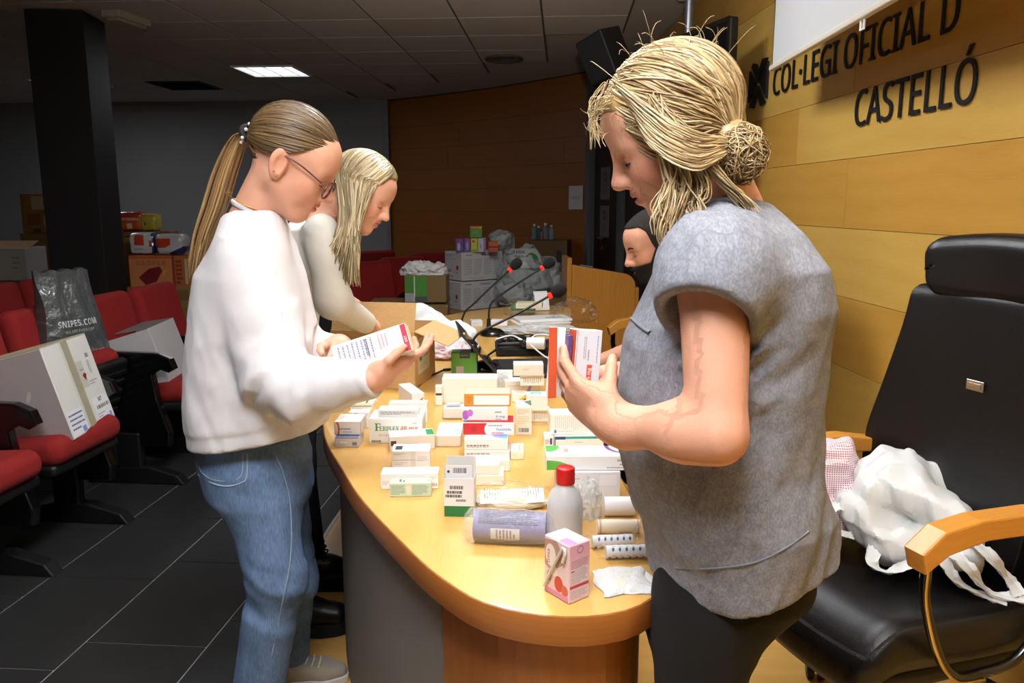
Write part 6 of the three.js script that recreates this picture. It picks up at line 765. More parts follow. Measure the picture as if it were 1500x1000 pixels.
// ---------------------------------------------------------------- the bearded man at the laptop
{
  const t = thing('person', 'bearded man with short dark hair, in black, seated and typing on the laptop', 'person');
  const D = 2.92, hc = at(958, 358, D), fr = frame(V(-0.93, -0.34, 0.14), V(-0.33, 0.94, 0)), H = head(hc, fr, { s: 1.04, man: true });
  const neckB = at(992, 425, 3.0), shR = at(985, 455, 3.2), shL = at(1000, 455, 2.8), elR = V(shR.x + 0.02, 0.86, -3.18), wrR = at(852, 542, 2.86), elL = V(shL.x - 0.02, 0.86, -2.74), wrL = at(880, 575, 2.7), pel = V(0.66, 0.53, -3.0), chest = at(1000, 510, 3.0);
  const hR = hand(wrR, V(-0.95, -0.18, 0.1), V(-0.1, -0.98, 0.1), V(-0.2, 0, 0.98), [0.3, 0.35, 0.4, 0.45], { s: 1.05 }), hL = hand(wrL, V(-0.9, -0.1, -0.3), V(-0.1, -0.98, 0.0), V(-0.3, 0, -0.95), [0.35, 0.4, 0.4, 0.45], { s: 1.05 });
  const armR = [limb(shR, elR, 0.05, 0.045), limb(elR, wrR, 0.045, 0.03)], armL = [limb(shL, elL, 0.05, 0.045), limb(elL, wrL, 0.045, 0.03)], neck = limb(neckB, H.P(-0.03, -0.05, 0), 0.062, 0.058, 0.03), manShoe = [-2.9, -3.12], knees = [V(0.32, 0.52, -2.9), V(0.32, 0.52, -3.12)];
  const body = blend([limb(pel, chest, 0.12, 0.12, 0.05), limb(chest, neckB, 0.1, 0.07, 0.05), limb(neckB, shR, 0.05, 0.05), limb(neckB, shL, 0.05, 0.05), ...armR, ...armL, neck, egg(H.P(-0.01, 0.02, 0), [0.06, 0.06, 0.05]), ...knees.flatMap((k) => [limb(V(0.6, 0.54, k.z), k, 0.05, 0.045), limb(k, V(k.x + 0.05, 0.09, k.z), 0.042, 0.03)])]);
  const tn = faceTint(H, 0xcb957a, 0x9c5a50, 0.35, 0x17110e), hd = (x, y, z) => smin(H.f(x, y, z), neck.f(x, y, z), 0.03);
  obj('body', joinGeo([skin(body, [0.1, 0.04, -3.4], [1.05, 1.4, -2.5], 0.013, tn), skin(hd, ...around(hc, 0.18), 0.004, tn), skin(blend([...hR.prims, armR[1]]), ...around(hR.c, 0.13), 0.0035, tn), skin(blend([...hL.prims, armL[1]]), ...around(hL.c, 0.13), 0.0035, tn)]), skinMat(), t);
  eyesOf(H, t, 0x16100d, { brow: 0.004 });
  for (const z of manShoe) { const f = blend([limb(V(0.42, 0.06, z), V(0.32, 0.055, z), 0.045, 0.043, 0.03), limb(V(0.32, 0.05, z), V(0.22, 0.042, z), 0.043, 0.034, 0.03)]); obj('shoe', skin((a, b, c) => smax(f(a, b, c), 0.0135 - b, 0.006), [0.14, 0, z - 0.07], [0.5, 0.13, z + 0.07], 0.006), M.black, t); }
  const K = [[-0.13, -0.07], [-0.03, -0.03], [0.012, -0.03], [0.028, 0.02], [0.034, 0.06], [0.05, 0.082], [0.075, 0.085], [0.13, 0.12]], hl = (f) => { let i = 0; while (i < K.length - 2 && f > K[i + 1][0]) i++; return mixn(K[i][1], K[i + 1][1], clamp((f - K[i][0]) / (K[i + 1][0] - K[i][0]), 0, 1)); };
  obj('hair', tintGeo(skin((x, y, z) => { const d = V(x, y, z).sub(hc), f = d.dot(fr.F) / 1.04; return smax(H.f(x, y, z) - 0.007 + 0.003 * vn(x * 300, y * 300, z * 300), hl(f) - d.dot(fr.U) / 1.04, 0.005); }, ...around(hc, 0.17), 0.0035), (x, y, z) => { const k = 0.7 + 0.8 * vn(x * 400, y * 120, z * 400); return [0.02 * k, 0.018 * k, 0.017 * k]; }), darkHair, t);
  obj('beard', tintGeo(skin((x, y, z) => { const d = V(x, y, z).sub(hc), f = d.dot(fr.F) / 1.04, u = d.dot(fr.U) / 1.04, r = Math.abs(d.dot(fr.R)) / 1.04; let q = H.f(x, y, z) - 0.009 + 0.006 * vn(x * 260, y * 260, z * 260); q = smax(q, u + 0.048 - 1.3 * Math.max(0, 0.05 - f), 0.008); q = smax(q, -0.014 - f, 0.006); q = smax(q, r > 0.06 && f < 0.012 && u > -0.045 ? 0.002 : -1, 0.001); const mo = egg(H.P(0.1, -0.067, 0), [0.03, 0.0065, 0.017], [fr.F, fr.U, fr.R]).f(x, y, z); return smax(q, -mo, 0.003); }, ...around(hc, 0.17), 0.0035), (x, y, z) => { const k = 0.7 + 0.8 * vn(x * 400, y * 120, z * 400); return [0.014 * k, 0.012 * k, 0.011 * k]; }), darkHair, t);
  const sx = V(0.05, 0, 1).normalize(), fx = V(1, 0, -0.05).normalize();
  const tp = blend([loft([[neckB.clone().add(V(0.01, 0.01, 0)), 0.075, 0.07], [at(1000, 448, 3.0), 0.2, 0.1], [chest, 0.22, 0.14], [V(0.66, 0.62, -3.0), 0.19, 0.14]], sx, fx, 0.05), limb(shR, elR, 0.07, 0.062, 0.05), limb(elR, elR.clone().lerp(wrR, 0.35), 0.062, 0.055, 0.04), limb(shL, elL, 0.07, 0.062, 0.05), limb(elL, elL.clone().lerp(wrL, 0.35), 0.062, 0.055, 0.04)]);
  obj('sweater', skin((x, y, z) => { const d = tp(x, y, z); return d > 0.04 ? d : smax(d + 0.004 * drape(x, y, z, 8, 10, 8, 6.6), -limb(neckB.clone().add(V(0, 0.03, 0)), H.P(-0.03, -0.05, 0), 0.06, 0.07).f(x, y, z), 0.006); }, [0.2, 0.5, -3.4], [1.08, 1.32, -2.55], 0.009), std(0x111114, 0.9, { bumpMap: knitBump, bumpScale: 0.0008 }), t);
  obj('trousers', skin(blend([limb(V(0.64, 0.56, -3.1), knees[1], 0.1, 0.075, 0.05), limb(V(0.64, 0.56, -2.9), knees[0], 0.1, 0.075, 0.05), ...knees.map((k) => limb(k, V(k.x + 0.05, 0.07, k.z), 0.07, 0.055, 0.04))]), [0.3, 0.02, -3.3], [0.95, 0.7, -2.7], 0.012), std(0x1a1c24, 0.9), t);
}
// ---------------------------------------------------------------- what stands on and hangs over the dais
const bagWhite = phys(0xe4e8e8, 0.4, { transmission: 0.12, thickness: 0, ior: 1.3 });
function crumpled(eggs, lo, hi, cell, a1, f1, a2, f2, sd, cut = null) { const f = blend(eggs), g = skin((x, y, z) => { let d = f(x, y, z); if (d > 0.08) return d; const wx = x + 0.02 * vn(x * 14, y * 14, z * 14), wy = y + 0.02 * vn(x * 14 + 9, y * 14, z * 14); d += a1 * facets(wx, wy, z, f1, Math.floor(sd)) + a2 * facets(wx, wy, z, f2, Math.floor(sd) + 3); return cut === null ? d : smax(d, cut - y, 0.004); }, lo, hi, cell); return toCreasedNormals(g, 0.42); }
// a flat creased strip of film along a line
function ribbon(pts, w, n = 50) {
  const P = new THREE.CatmullRomCurve3(pts, false, 'catmullrom', 0.5).getSpacedPoints(n), pos = [], idx = [], m = 6;
  for (let i = 0; i <= n; i++) { const t = P[Math.min(n, i + 1)].clone().sub(P[Math.max(0, i - 1)]).normalize(), b = t.clone().cross(V(0.2 * Math.sin(i * 0.2), 1, 0.3 * Math.cos(i * 0.13))).normalize(), c = b.clone().cross(t), k = w * (0.7 + 0.4 * vn(i * 0.3, 1.5)); for (let j = 0; j <= m; j++) { const q = P[i].clone().addScaledVector(b, (j / m - 0.5) * k).addScaledVector(c, w * 0.22 * (Math.abs(((j * 0.5 + 0.15 * Math.sin(i * 0.3)) % 1) - 0.5) * 2 - 0.5) + 0.1 * w * (vn(i * 0.5, j * 0.9) - 0.5)); pos.push(q.x, q.y, q.z); } }
  for (let i = 0; i < n; i++) for (let j = 0; j < m; j++) { const a = i * (m + 1) + j; idx.push(a, a + 1, a + m + 1, a + 1, a + m + 2, a + m + 1); }
  const g = new THREE.BufferGeometry(); g.setAttribute('position', new THREE.Float32BufferAttribute(pos, 3)); g.setAttribute('uv', new THREE.Float32BufferAttribute(new Float32Array(pos.length / 3 * 2), 2)); g.setIndex(idx); g.computeVertexNormals(); return g;
}
{ // open cardboard box
  const fr_ = on(608, 571, TOP), br = on(637, 547, TOP), dirD = br.clone().sub(fr_); const dep = dirD.length(); dirD.normalize(); const h = at(608, 486, -fr_.z).y - TOP, w = 0.3, across = V(-0.995, 0, 0.1);
  const t = thing('cardboard_box', 'open brown cardboard box with a flap folded out, before the blonde woman', 'box', [fr_.x, TOP + 0.0006, fr_.z], Math.atan2(-dirD.x, -dirD.z));
  obj('base', box(w, 0.004, dep, -w / 2, 0.002, -dep / 2), kraft, t);
  const wl = (g) => g; const wall = (ww, x, z, ry, n) => obj('side', wl(box(ww, h, 0.004, 0, h / 2, 0, 0.001)).rotateY(ry).translate(x, 0, z), kraft, t);
  wall(w, -w / 2, 0, 0); wall(w, -w / 2, -dep, 0); wall(dep, 0, -dep / 2, Math.PI / 2); wall(dep, -w, -dep / 2, Math.PI / 2);
  obj('flap', box(0.13, 0.004, dep, 0.065, 0, 0, 0.001).rotateZ(-0.38).translate(0.001, h, -dep / 2), kraft, t);
  obj('flap', box(w, 0.004, 0.1, 0, 0, -0.05, 0.001).rotateX(1.25).translate(-w / 2, h, -0.006), kraft, t);
  obj('label', cartonGeo(dep * 0.55, h * 0.62, 0.0006, { front: ART(L(0.1, 0.05, 0.5, 0.2, 3, '#8f948c'), R(0.1, 0.5, 0.22, 0.15, '#5d7a62'), BAR(0.45, 0.45, 0.4, 0.2), L(0.1, 0.75, 0.7, 0.15, 3, '#9a9d96')) }, '#d3d5cd', 1400, 0.0001).rotateY(Math.PI / 2).translate(0.0026, h * 0.22, -dep * 0.42), atlasMat, t);
}
{ // white plastic bag behind it, dotted bag end on the table
  const c = at(625, 490, 3.4), t = thing('plastic_bag', 'white plastic carrier bag heaped behind the open cardboard box', 'bag');
  const c1 = V(at(618, 478, 3.4).x, 0.8, -3.42), c2 = V(at(655, 490, 3.35).x, 0.78, -3.36);
  obj('bag', crumpled([egg(c1, [0.13, 0.13, 0.12]), egg(c2, [0.12, 0.09, 0.13], null, 0.06), egg(V(at(592, 482, 3.4).x, 0.78, -3.44), [0.09, 0.07, 0.1], null, 0.05), egg(V(at(603, 455, 3.4).x, 0.88, -3.42), [0.03, 0.05, 0.04], null, 0.06)], [c1.x - 0.28, 0.72, -3.62], [c1.x + 0.34, 1.04, -3.18], 0.008, 0.05, 5, 0.014, 14, 5.5, TOP + 0.002), bagWhite, t);
  const dots = dataTex(128, 128, (u, v) => { const a = ((u * 8) % 1) - 0.5, b = ((v * 8) % 1) - 0.5; return a * a + b * b < 0.09 ? [205, 60, 110] : [236, 236, 238]; });
  const q = on(650, 528, TOP), s = thing('plastic_bag', 'pink dotted plastic bag end lying under the carton flap by the green box', 'bag', [q.x, TOP + 0.0006, q.z - 0.06]);
  const g = crumple(0.085, 0.05, 0.06, 0.35, 2, 3.3, 3, -0.5), p = g.attributes.position, uv = new Float32Array(p.count * 2); for (let i = 0; i < p.count; i++) { uv[2 * i] = p.getX(i); uv[2 * i + 1] = p.getY(i) - p.getZ(i) * 0.6; } g.setAttribute('uv', new THREE.BufferAttribute(uv, 2));
  obj('bag', g, std(0xffffff, 0.5, { map: repeat(dots, 20, 20) }), s);
  globalThis.__dots = dots;
}
{ // green box
  const b = lay('green_box', 'green box with a black label strip, standing by the laptop', [661, 551, 699, 551], 517, 511, TOP, { front: ART(R(0, 0, 1, 1, '#5d9a3c'), R(0.33, 0, 0.4, 0.22, '#262a24'), T('HERBAL', 0.53, 0.1, 0.1, '#7c8478', 'bold sans-serif', 'center'), R(0.18, 0.58, 0.3, 0.34, '#b9aba0')), top: ART(R(0, 0, 1, 1, '#4c8232'), R(0.33, 0, 0.4, 1, '#262a24')), right: '#4d8531', left: '#568f38' }, { base: '#579138', d: 0.08, group: 'boxes' }); delete b.m.userData.group;
}
{ // laptop
  const h0 = on(730, 556, TOP), t = thing('laptop', 'black laptop with its screen leaning back, between the green box and the cables', 'laptop', [h0.x + 0.005, TOP + 0.001, h0.z], 0.12);
  obj('base', box(0.225, 0.016, 0.31, 0.115, 0.008, -0.155, 0.005), M.black, t); obj('keyboard', box(0.1, 0.002, 0.27, 0.07, 0.0168, -0.155, 0.001), M.blackMatte, t); obj('touchpad', box(0.06, 0.0015, 0.09, 0.175, 0.0166, -0.155, 0.001), std(0x1b1b1d, 0.4), t);
  const lid = obj('lid', box(0.007, 0.215, 0.31, 0, 0.1075, -0.155, 0.003).rotateZ(0.72).translate(-0.004, 0.014, 0), std(0x2a2a2c, 0.35), t);
  obj('screen', box(0.001, 0.185, 0.285, 0.0042, 0.112, -0.155).rotateZ(0.72).translate(-0.004, 0.014, 0), phys(0x0a0b0d, 0.06, { clearcoat: 1, clearcoatRoughness: 0.03 }), lid, 'glossy dark screen');
  obj('hinge', [cyl(0.006, 0.006, 0.04).rotateX(Math.PI / 2).translate(-0.002, 0.014, -0.06), cyl(0.006, 0.006, 0.04).rotateX(Math.PI / 2).translate(-0.002, 0.014, -0.25)], M.blackMatte, t);
}
{ // microphones: flat oval foot, gooseneck, glowing ring, foam head
  const ringM = new THREE.MeshStandardMaterial({ color: 0xff2a1a, emissive: 0xff2010, emissiveIntensity: 1.2 });
  const mic = (label, foot, neckPts, turn = 0) => {
    const t = thing('microphone', label, 'microphone', [foot.x, TOP + 0.0006, foot.z], turn, 'gooseneck table microphones');
    obj('foot', lathe([[0, 0.001], [0.05, 0.001], [0.056, 0.006], [0.05, 0.018], [0.034, 0.03], [0.014, 0.036], [0, 0.037]], 40).scale(1.15, 1, 1), M.blackGloss, t);
    const P = neckPts.map((p) => p.clone().sub(foot).setY(p.y - TOP).applyAxisAngle(V(0, 1, 0), -turn)), e = P[P.length - 1], b = P[P.length - 2], d = e.clone().sub(b).normalize();
    obj('gooseneck', tube([V(P[0].x, 0.03, P[0].z), ...P], 0.0048, 60, 10), M.black, t); obj('socket', cyl(0.012, 0.009, 0.05).translate(P[0].x, 0.058, P[0].z), M.black, t);
    const q = new THREE.Quaternion().setFromUnitVectors(V(0, 1, 0), d), at_ = (g, s) => g.applyQuaternion(q).translate(e.x + d.x * s, e.y + d.y * s, e.z + d.z * s);
    obj('light_ring', at_(cyl(0.0115, 0.0115, 0.014), 0.004), ringM, t); obj('foam_head', at_(lathe([[0, -0.004], [0.012, -0.003], [0.022, 0.012], [0.0255, 0.03], [0.022, 0.048], [0.012, 0.058], [0, 0.06]], 28), 0.016), std(0x131113, 1, { bumpMap: repeat(leatherBump, 6, 6), bumpScale: 0.002 }), t);
  };
  const fB = on(722, 491, TOP); mic('middle gooseneck microphone, on the round black foot behind the laptop', fB, [at(716, 470, -fB.z), at(718, 448, -fB.z), at(731, 434, -fB.z), at(765, 411, -fB.z), at(793, 393, -fB.z)], 0.1);
  const fC = on(709, 541, TOP); mic('gooseneck microphone leaning lowest to the right over the laptop', fC, [at(692, 505, -fC.z - 0.1), at(702, 488, -fC.z - 0.1), at(735, 471, -fC.z - 0.08), at(770, 453, -fC.z - 0.05), at(804, 434, -fC.z - 0.03)], 0.2);
  const fA = on(668, 494, TOP); mic('tall gooseneck microphone rising behind the white carrier bag', fA, [at(676, 472, -fA.z), at(682, 456, -fA.z), at(694, 445, -fA.z), at(720, 420, -fA.z), at(746, 396, -fA.z)], 0);
}
{ // tray of cables
  const q = on(770, 522, TOP), t = thing('equipment_case', 'flat black equipment case under the tangle of cables', 'case', [q.x + 0.02, TOP + 0.0006, q.z - 0.1], 0.05);
  obj('body', box(0.3, 0.035, 0.2, 0, 0.0175, 0, 0.008), M.blackMatte, t); obj('lid', box(0.29, 0.006, 0.19, 0, 0.038, 0, 0.003), std(0x17191c, 0.6), t);
  const cable = (label, col, pts, r = 0.0035) => { const c = obj('cable', tube(pts.map((p) => V(q.x + p[0], TOP + p[1], q.z + p[2])), r, 90, 8), std(col, 0.45)); tag(c, label, 'cable', 'cables heaped on the equipment case'); };
  const heap = (n, sd, y0) => { const o = []; seed = sd; for (let i = 0; i < n; i++) o.push([rr(-0.13, 0.1), y0 + rr(0, 0.025), rr(-0.16, 0.02)]); return o; };
  cable('thick black cable looping through the heap beside the laptop', 0x0d0d0e, [[-0.16, 0.01, 0.03], ...heap(12, 11, 0.045)], 0.005); cable('second black cable crossing on top of the heap', 0x111113, heap(12, 23, 0.05), 0.0045); cable('thin black cable at the right of the heap', 0x161618, heap(11, 37, 0.055), 0.003);
  cable('white cable winding over the black cables', 0xe2e2e2, [[-0.13, 0.07, -0.02], [-0.06, 0.085, -0.03], [0.0, 0.07, 0.01], [0.05, 0.085, -0.05], [0.12, 0.08, -0.05]], 0.0035); cable('second white cable running forward from the heap', 0xdedede, [[-0.03, 0.075, 0.0], [0.0, 0.07, 0.03], [0.03, 0.05, 0.05], [0.07, 0.02, 0.07], [0.1, 0.005, 0.09]], 0.0035);
  const w = on(785, 527, TOP), a = thing('power_adapter', 'white round power adapter with a dark socket end, right of the cables', 'adapter', [w.x, TOP + 0.062, w.z - 0.05], -0.1);
  obj('body', cyl(0.026, 0.024, 0.075, 0, 0, 0, 32).rotateZ(Math.PI / 2), std(0xe6e6e6, 0.35), a); obj('socket_ring', new THREE.TorusGeometry(0.019, 0.005, 10, 28).rotateY(Math.PI / 2).translate(0.037, 0, 0), std(0x9a9a9c, 0.3), a); obj('socket', cyl(0.014, 0.014, 0.004).rotateZ(Math.PI / 2).translate(0.037, 0, 0), M.black, a); obj('plug', lathe([[0, 0], [0.016, 0.002], [0.018, 0.014], [0.008, 0.03], [0, 0.032]], 20).rotateZ(Math.PI / 2).translate(-0.037, 0, 0), M.black, a);
  const f = on(650, 558, TOP); const u = obj('usb_cable', tube([on(612, 566, TOP + 0.004), on(628, 552, TOP + 0.004), on(640, 546, TOP + 0.005), on(652, 541, TOP + 0.006), on(660, 540, TOP + 0.006)], 0.0035, 40, 8), M.black); tag(u, 'short black cable lying between the cardboard box and the green box', 'cable');
  obj('plug', box(0.03, 0.01, 0.012, 0, 0, 0, 0.003).rotateY(0.4).translate(...on(655, 541, TOP + 0.007).toArray()), M.black, u);
}
{ // far end of the table
  const flat = (label, u, v, w, h, d, col, turn = 0, hb = TOP) => { const q = on(u, v, hb), m = obj('box', cartonGeo(w, h, d, { front: ART(L(0.1, 0.3, 0.6, 0.3, 2, '#a7b0b8')) }, col, 600), atlasMat); m.position.set(q.x, hb + 0.0005, q.z - d / 2); m.rotation.y = turn; return tag(m, label, 'box'); };
  flat('dark green and cream box at the far end of the table, under a second box', 768, 455, 0.14, 0.045, 0.11, '#3f7a62', -0.2); flat('cream box with a green edge lying on top of the far green box', 776, 452, 0.15, 0.03, 0.11, '#e9e2c2', -0.1, TOP + 0.047); flat('small white box beside the microphone socket on the table', 732, 477, 0.09, 0.028, 0.06, '#e9ecf2', -0.15); flat('white carton lying beyond the middle microphone foot', 697, 478, 0.06, 0.03, 0.06, '#dcdfe2', 0.2);
  const pq = on(795, 472, TOP), p = thing('envelope', 'white padded envelope with a dark edge near the far end of the table', 'envelope', [pq.x, TOP + 0.004, pq.z - 0.05], 0.25); obj('body', box(0.3, 0.018, 0.17, 0, 0.009, 0, 0.008), std(0xe8e6df, 0.5), p); obj('sheet', box(0.3, 0.003, 0.2, -0.02, -0.002, 0.02, 0.001), std(0xeeeeec, 0.6), p); obj('print', box(0.1, 0.0012, 0.05, 0.06, 0.0186, 0.03), std(0xb2c4cf, 0.5), p);
  const c1 = on(845, 474, TOP), a = thing('plastic_wrapper', 'crumpled clear plastic bag at the far right end of the table', 'wrapper', [c1.x, TOP + 0.0006, c1.z - 0.1]); obj('film', crumple(0.09, 0.07, 0.08, 0.6, 2.3, 4.4, 4, -0.6), film, a);
  const c2 = on(790, 489, TOP), b = thing('plastic_wrapper', 'flat clear plastic bag lying before the white envelope', 'wrapper', [c2.x, TOP + 0.0006, c2.z - 0.04]); obj('film', crumple(0.16, 0.022, 0.07, 0.5, 2.6, 6.4, 4, -0.6), milkFilm, b);
  const c3 = on(755, 462, TOP), c = thing('plastic_wrapper', 'loose clear plastic sleeve standing by the far green box', 'wrapper', [c3.x + 0.02, TOP + 0.0006, c3.z - 0.04]); obj('film', crumple(0.07, 0.05, 0.06, 0.5, 2.2, 8.4, 3, -0.6), film, c);
  const w1 = on(795, 455, TOP), d = thing('paper_packet', 'upright white paper packet between the far green box and the envelope', 'packet', [w1.x, TOP + 0.0006, w1.z], 0.3); obj('body', box(0.09, 0.11, 0.02, 0, 0.055, 0, 0.006).rotateX(-0.35), std(0xeceef0, 0.5), d); obj('fold', box(0.09, 0.02, 0.012, 0, 0.108, -0.04, 0.004).rotateX(-0.1), std(0xdfe2e6, 0.5), d);
}
// ---------------------------------------------------------------- black leather chairs with wooden arms
const hubM = std(0x5a5f66, 0.4);
function officeChair(label, pos, turn) {
  const t = thing('office_chair', label, 'chair', pos, turn);
  const soft = (g, fn) => { const p = g.attributes.position; for (let i = 0; i < p.count; i++) { const q = fn(p.getX(i), p.getY(i), p.getZ(i)); p.setXYZ(i, q[0], q[1], q[2]); } g.computeVertexNormals(); return g; };
  const slabSoft = (w, h, d, r, n = 28) => { const f = (x, y, z) => { const qx = Math.max(Math.abs(x) - w / 2 + r, 0), qy = Math.max(Math.abs(y) - h / 2 + r, 0), qz = Math.max(Math.abs(z) - d / 2 + r, 0); return Math.hypot(qx, qy, qz) - r; }; return skin(f, [-w / 2 - 0.02, -h / 2 - 0.02, -d / 2 - 0.02], [w / 2 + 0.02, h / 2 + 0.02, d / 2 + 0.02], 0.009); };
  const seat = obj('seat', soft(slabSoft(0.53, 0.13, 0.54, 0.055), (x, y, z) => { const fr_ = sstep(0.12, 0.27, z); return [x * (1 - 0.06 * sstep(-0.1, 0.27, z)), y - 0.055 * fr_ * fr_ + 0.012 * Math.abs(x / 0.26) ** 3 + 0.425 - 0.006 * Math.cos(x * 9), z]; }), M.leather, t);
  obj('piping', tube([[-0.245, 0.455, -0.2], [-0.242, 0.46, 0.1], [-0.232, 0.42, 0.24], [-0.2, 0.36, 0.268]], 0.004, 30, 6), M.leather, seat); obj('piping', tube([[0.245, 0.455, -0.2], [0.242, 0.46, 0.1], [0.232, 0.42, 0.24], [0.2, 0.36, 0.268]], 0.004, 30, 6), M.leather, seat);
  obj('seat_pan', box(0.44, 0.05, 0.42, 0, 0.345, -0.02, 0.02), M.black, t);
  const wAt = (y) => y < 0.7 ? mixn(0.25, 0.295, sstep(0.45, 0.7, y)) : mixn(0.295, 0.225, sstep(0.7, 1.16, y)), zAt = (y) => -0.24 - 0.03 * sstep(0.5, 0.9, y) - 0.11 * Math.max(0, y - 0.75);
  const back = obj('backrest', soft(slabSoft(1, 0.74, 0.09, 0.035), (x, y, z) => { const yy = y + 0.79, w = wAt(yy), q = x * 2 * w, e = Math.abs(x * 2); return [q, yy, z + zAt(yy) + 0.04 * e * e * e * sstep(0.45, 0.8, yy)]; }), M.leather, t);
  for (const s of [-1, 1]) obj('back_seam', tube([0.48, 0.6, 0.75, 0.9, 1.05, 1.13].map((y) => V(s * wAt(y) * 0.72, y, zAt(y) + 0.055)), 0.0022, 30, 5), M.leather, back);
  obj('badge', [box(0.05, 0.026, 0.004, 0, 0.93, zAt(0.93) + 0.049, 0.002), box(0.036, 0.012, 0.002, 0, 0.93, zAt(0.93) + 0.0515, 0.0005)], std(0xb9babc, 0.2, { metalness: 1 }), back, 'small silver badge');
  obj('headrest', soft(slabSoft(0.39, 0.175, 0.1, 0.045), (x, y, z) => [x * (1 + 0.04 * (y / 0.08)), y + 1.21 - 0.02 * (x / 0.2) ** 2 * (y > 0 ? 1 : -0.5), z + zAt(1.2) + 0.005 + 0.045 * (x / 0.2) ** 2]), M.leather, t);
  obj('back_spine', box(0.1, 0.5, 0.03, 0, 0.62, zAt(0.6) - 0.055, 0.01), M.black, t);
  for (const s of [-1, 1]) {
    const sh = [[0.2, 0.69], [0.19, 0.655], [0.14, 0.685], [0.04, 0.703], [-0.1, 0.7], [-0.22, 0.69], [-0.23, 0.715], [-0.1, 0.738], [0.06, 0.74], [0.15, 0.728]], g = new THREE.ExtrudeGeometry(new THREE.Shape(sh.map((p) => new THREE.Vector2(-p[0], p[1]))), { depth: 0.042, bevelEnabled: true, bevelSize: 0.005, bevelThickness: 0.005, bevelSegments: 2 });
    g.rotateY(Math.PI / 2); g.translate(s * 0.285 - 0.021, 0, 0);
    { const p = g.attributes.position, uv = g.attributes.uv; for (let i = 0; i < p.count; i++) uv.setXY(i, p.getZ(i), p.getY(i) + p.getX(i)); }
    const a = obj('armrest', g, M.chairWood, t, 'light wooden armrest');
    obj('arm_loop', [tube([[s * 0.287, 0.66, 0.17], [s * 0.287, 0.58, 0.165], [s * 0.287, 0.46, 0.12], [s * 0.282, 0.39, 0.06], [s * 0.275, 0.375, -0.02], [s * 0.282, 0.4, -0.12], [s * 0.287, 0.52, -0.19], [s * 0.287, 0.69, -0.2]], 0.011, 60, 10)], M.blackGloss, a);
    obj('arm_trim', tube([[s * 0.298, 0.655, 0.178], [s * 0.298, 0.575, 0.173], [s * 0.298, 0.455, 0.128], [s * 0.293, 0.383, 0.064], [s * 0.286, 0.366, -0.02]], 0.0042, 40, 8), std(0xc9b27a, 0.2, { metalness: 1 }), a);
  }
  obj('tilt_lever', [tube([[0.15, 0.33, -0.06], [0.3, 0.33, -0.08], [0.33, 0.335, -0.08]], 0.008, 16, 8), box(0.03, 0.07, 0.012, 0.335, 0.305, -0.08, 0.004)], M.steel, t);
  obj('gas_column', [cyl(0.018, 0.018, 0.2, 0, 0.26, 0), cyl(0.03, 0.03, 0.16, 0, 0.17, 0, 32)], std(0xb59a5e, 0.2, { metalness: 1 }), t);
  for (let i = 0; i < 5; i++) {
    const a = i / 5 * Math.PI * 2 + 0.35, g = new THREE.ExtrudeGeometry(new THREE.Shape([[0.02, 0.13], [0.1, 0.135], [0.2, 0.115], [0.3, 0.085], [0.315, 0.07], [0.3, 0.062], [0.18, 0.08], [0.02, 0.075]].map((p) => new THREE.Vector2(...p))), { depth: 0.03, bevelEnabled: true, bevelSize: 0.006, bevelThickness: 0.006, bevelSegments: 2 }); g.translate(0, 0, -0.015); g.rotateY(a);
    obj('base_leg', g, std(0xb8995c, 0.22, { metalness: 0.85 }), t);
    const x = Math.cos(a) * 0.305, z = -Math.sin(a) * 0.305, c = obj('caster', [new THREE.CylinderGeometry(0.028, 0.028, 0.018, 28).rotateX(Math.PI / 2).translate(0, 0.0285, 0.016), new THREE.CylinderGeometry(0.028, 0.028, 0.018, 28).rotateX(Math.PI / 2).translate(0, 0.0285, -0.016), box(0.03, 0.03, 0.012, 0, 0.045, 0, 0.004)].map((q) => q.rotateY(i * 1.3).translate(x, 0, z)), M.black, t);
    for (const k of [0.0262, -0.0262]) obj('hub', new THREE.CylinderGeometry(0.018, 0.018, 0.003, 20).rotateX(Math.PI / 2).translate(0, 0.0285, k).rotateY(i * 1.3).translate(x, 0, z), hubM, c);
  }
  return t;
}
officeChair('black leather office chair with wooden arms and headrest, white carrier bags on its seat', [0.9, 0.0128, -1.79], Math.atan2(-0.95, 0.31));
const chair2 = officeChair('black leather office chair with wooden arms beyond the bearded man', [0.78, 0.0128, -4.05], -1.4);
officeChair('black leather office chair the bearded man sits on, mostly hidden by the woman in grey', [0.68, 0.0128, -3.0], -1.57);
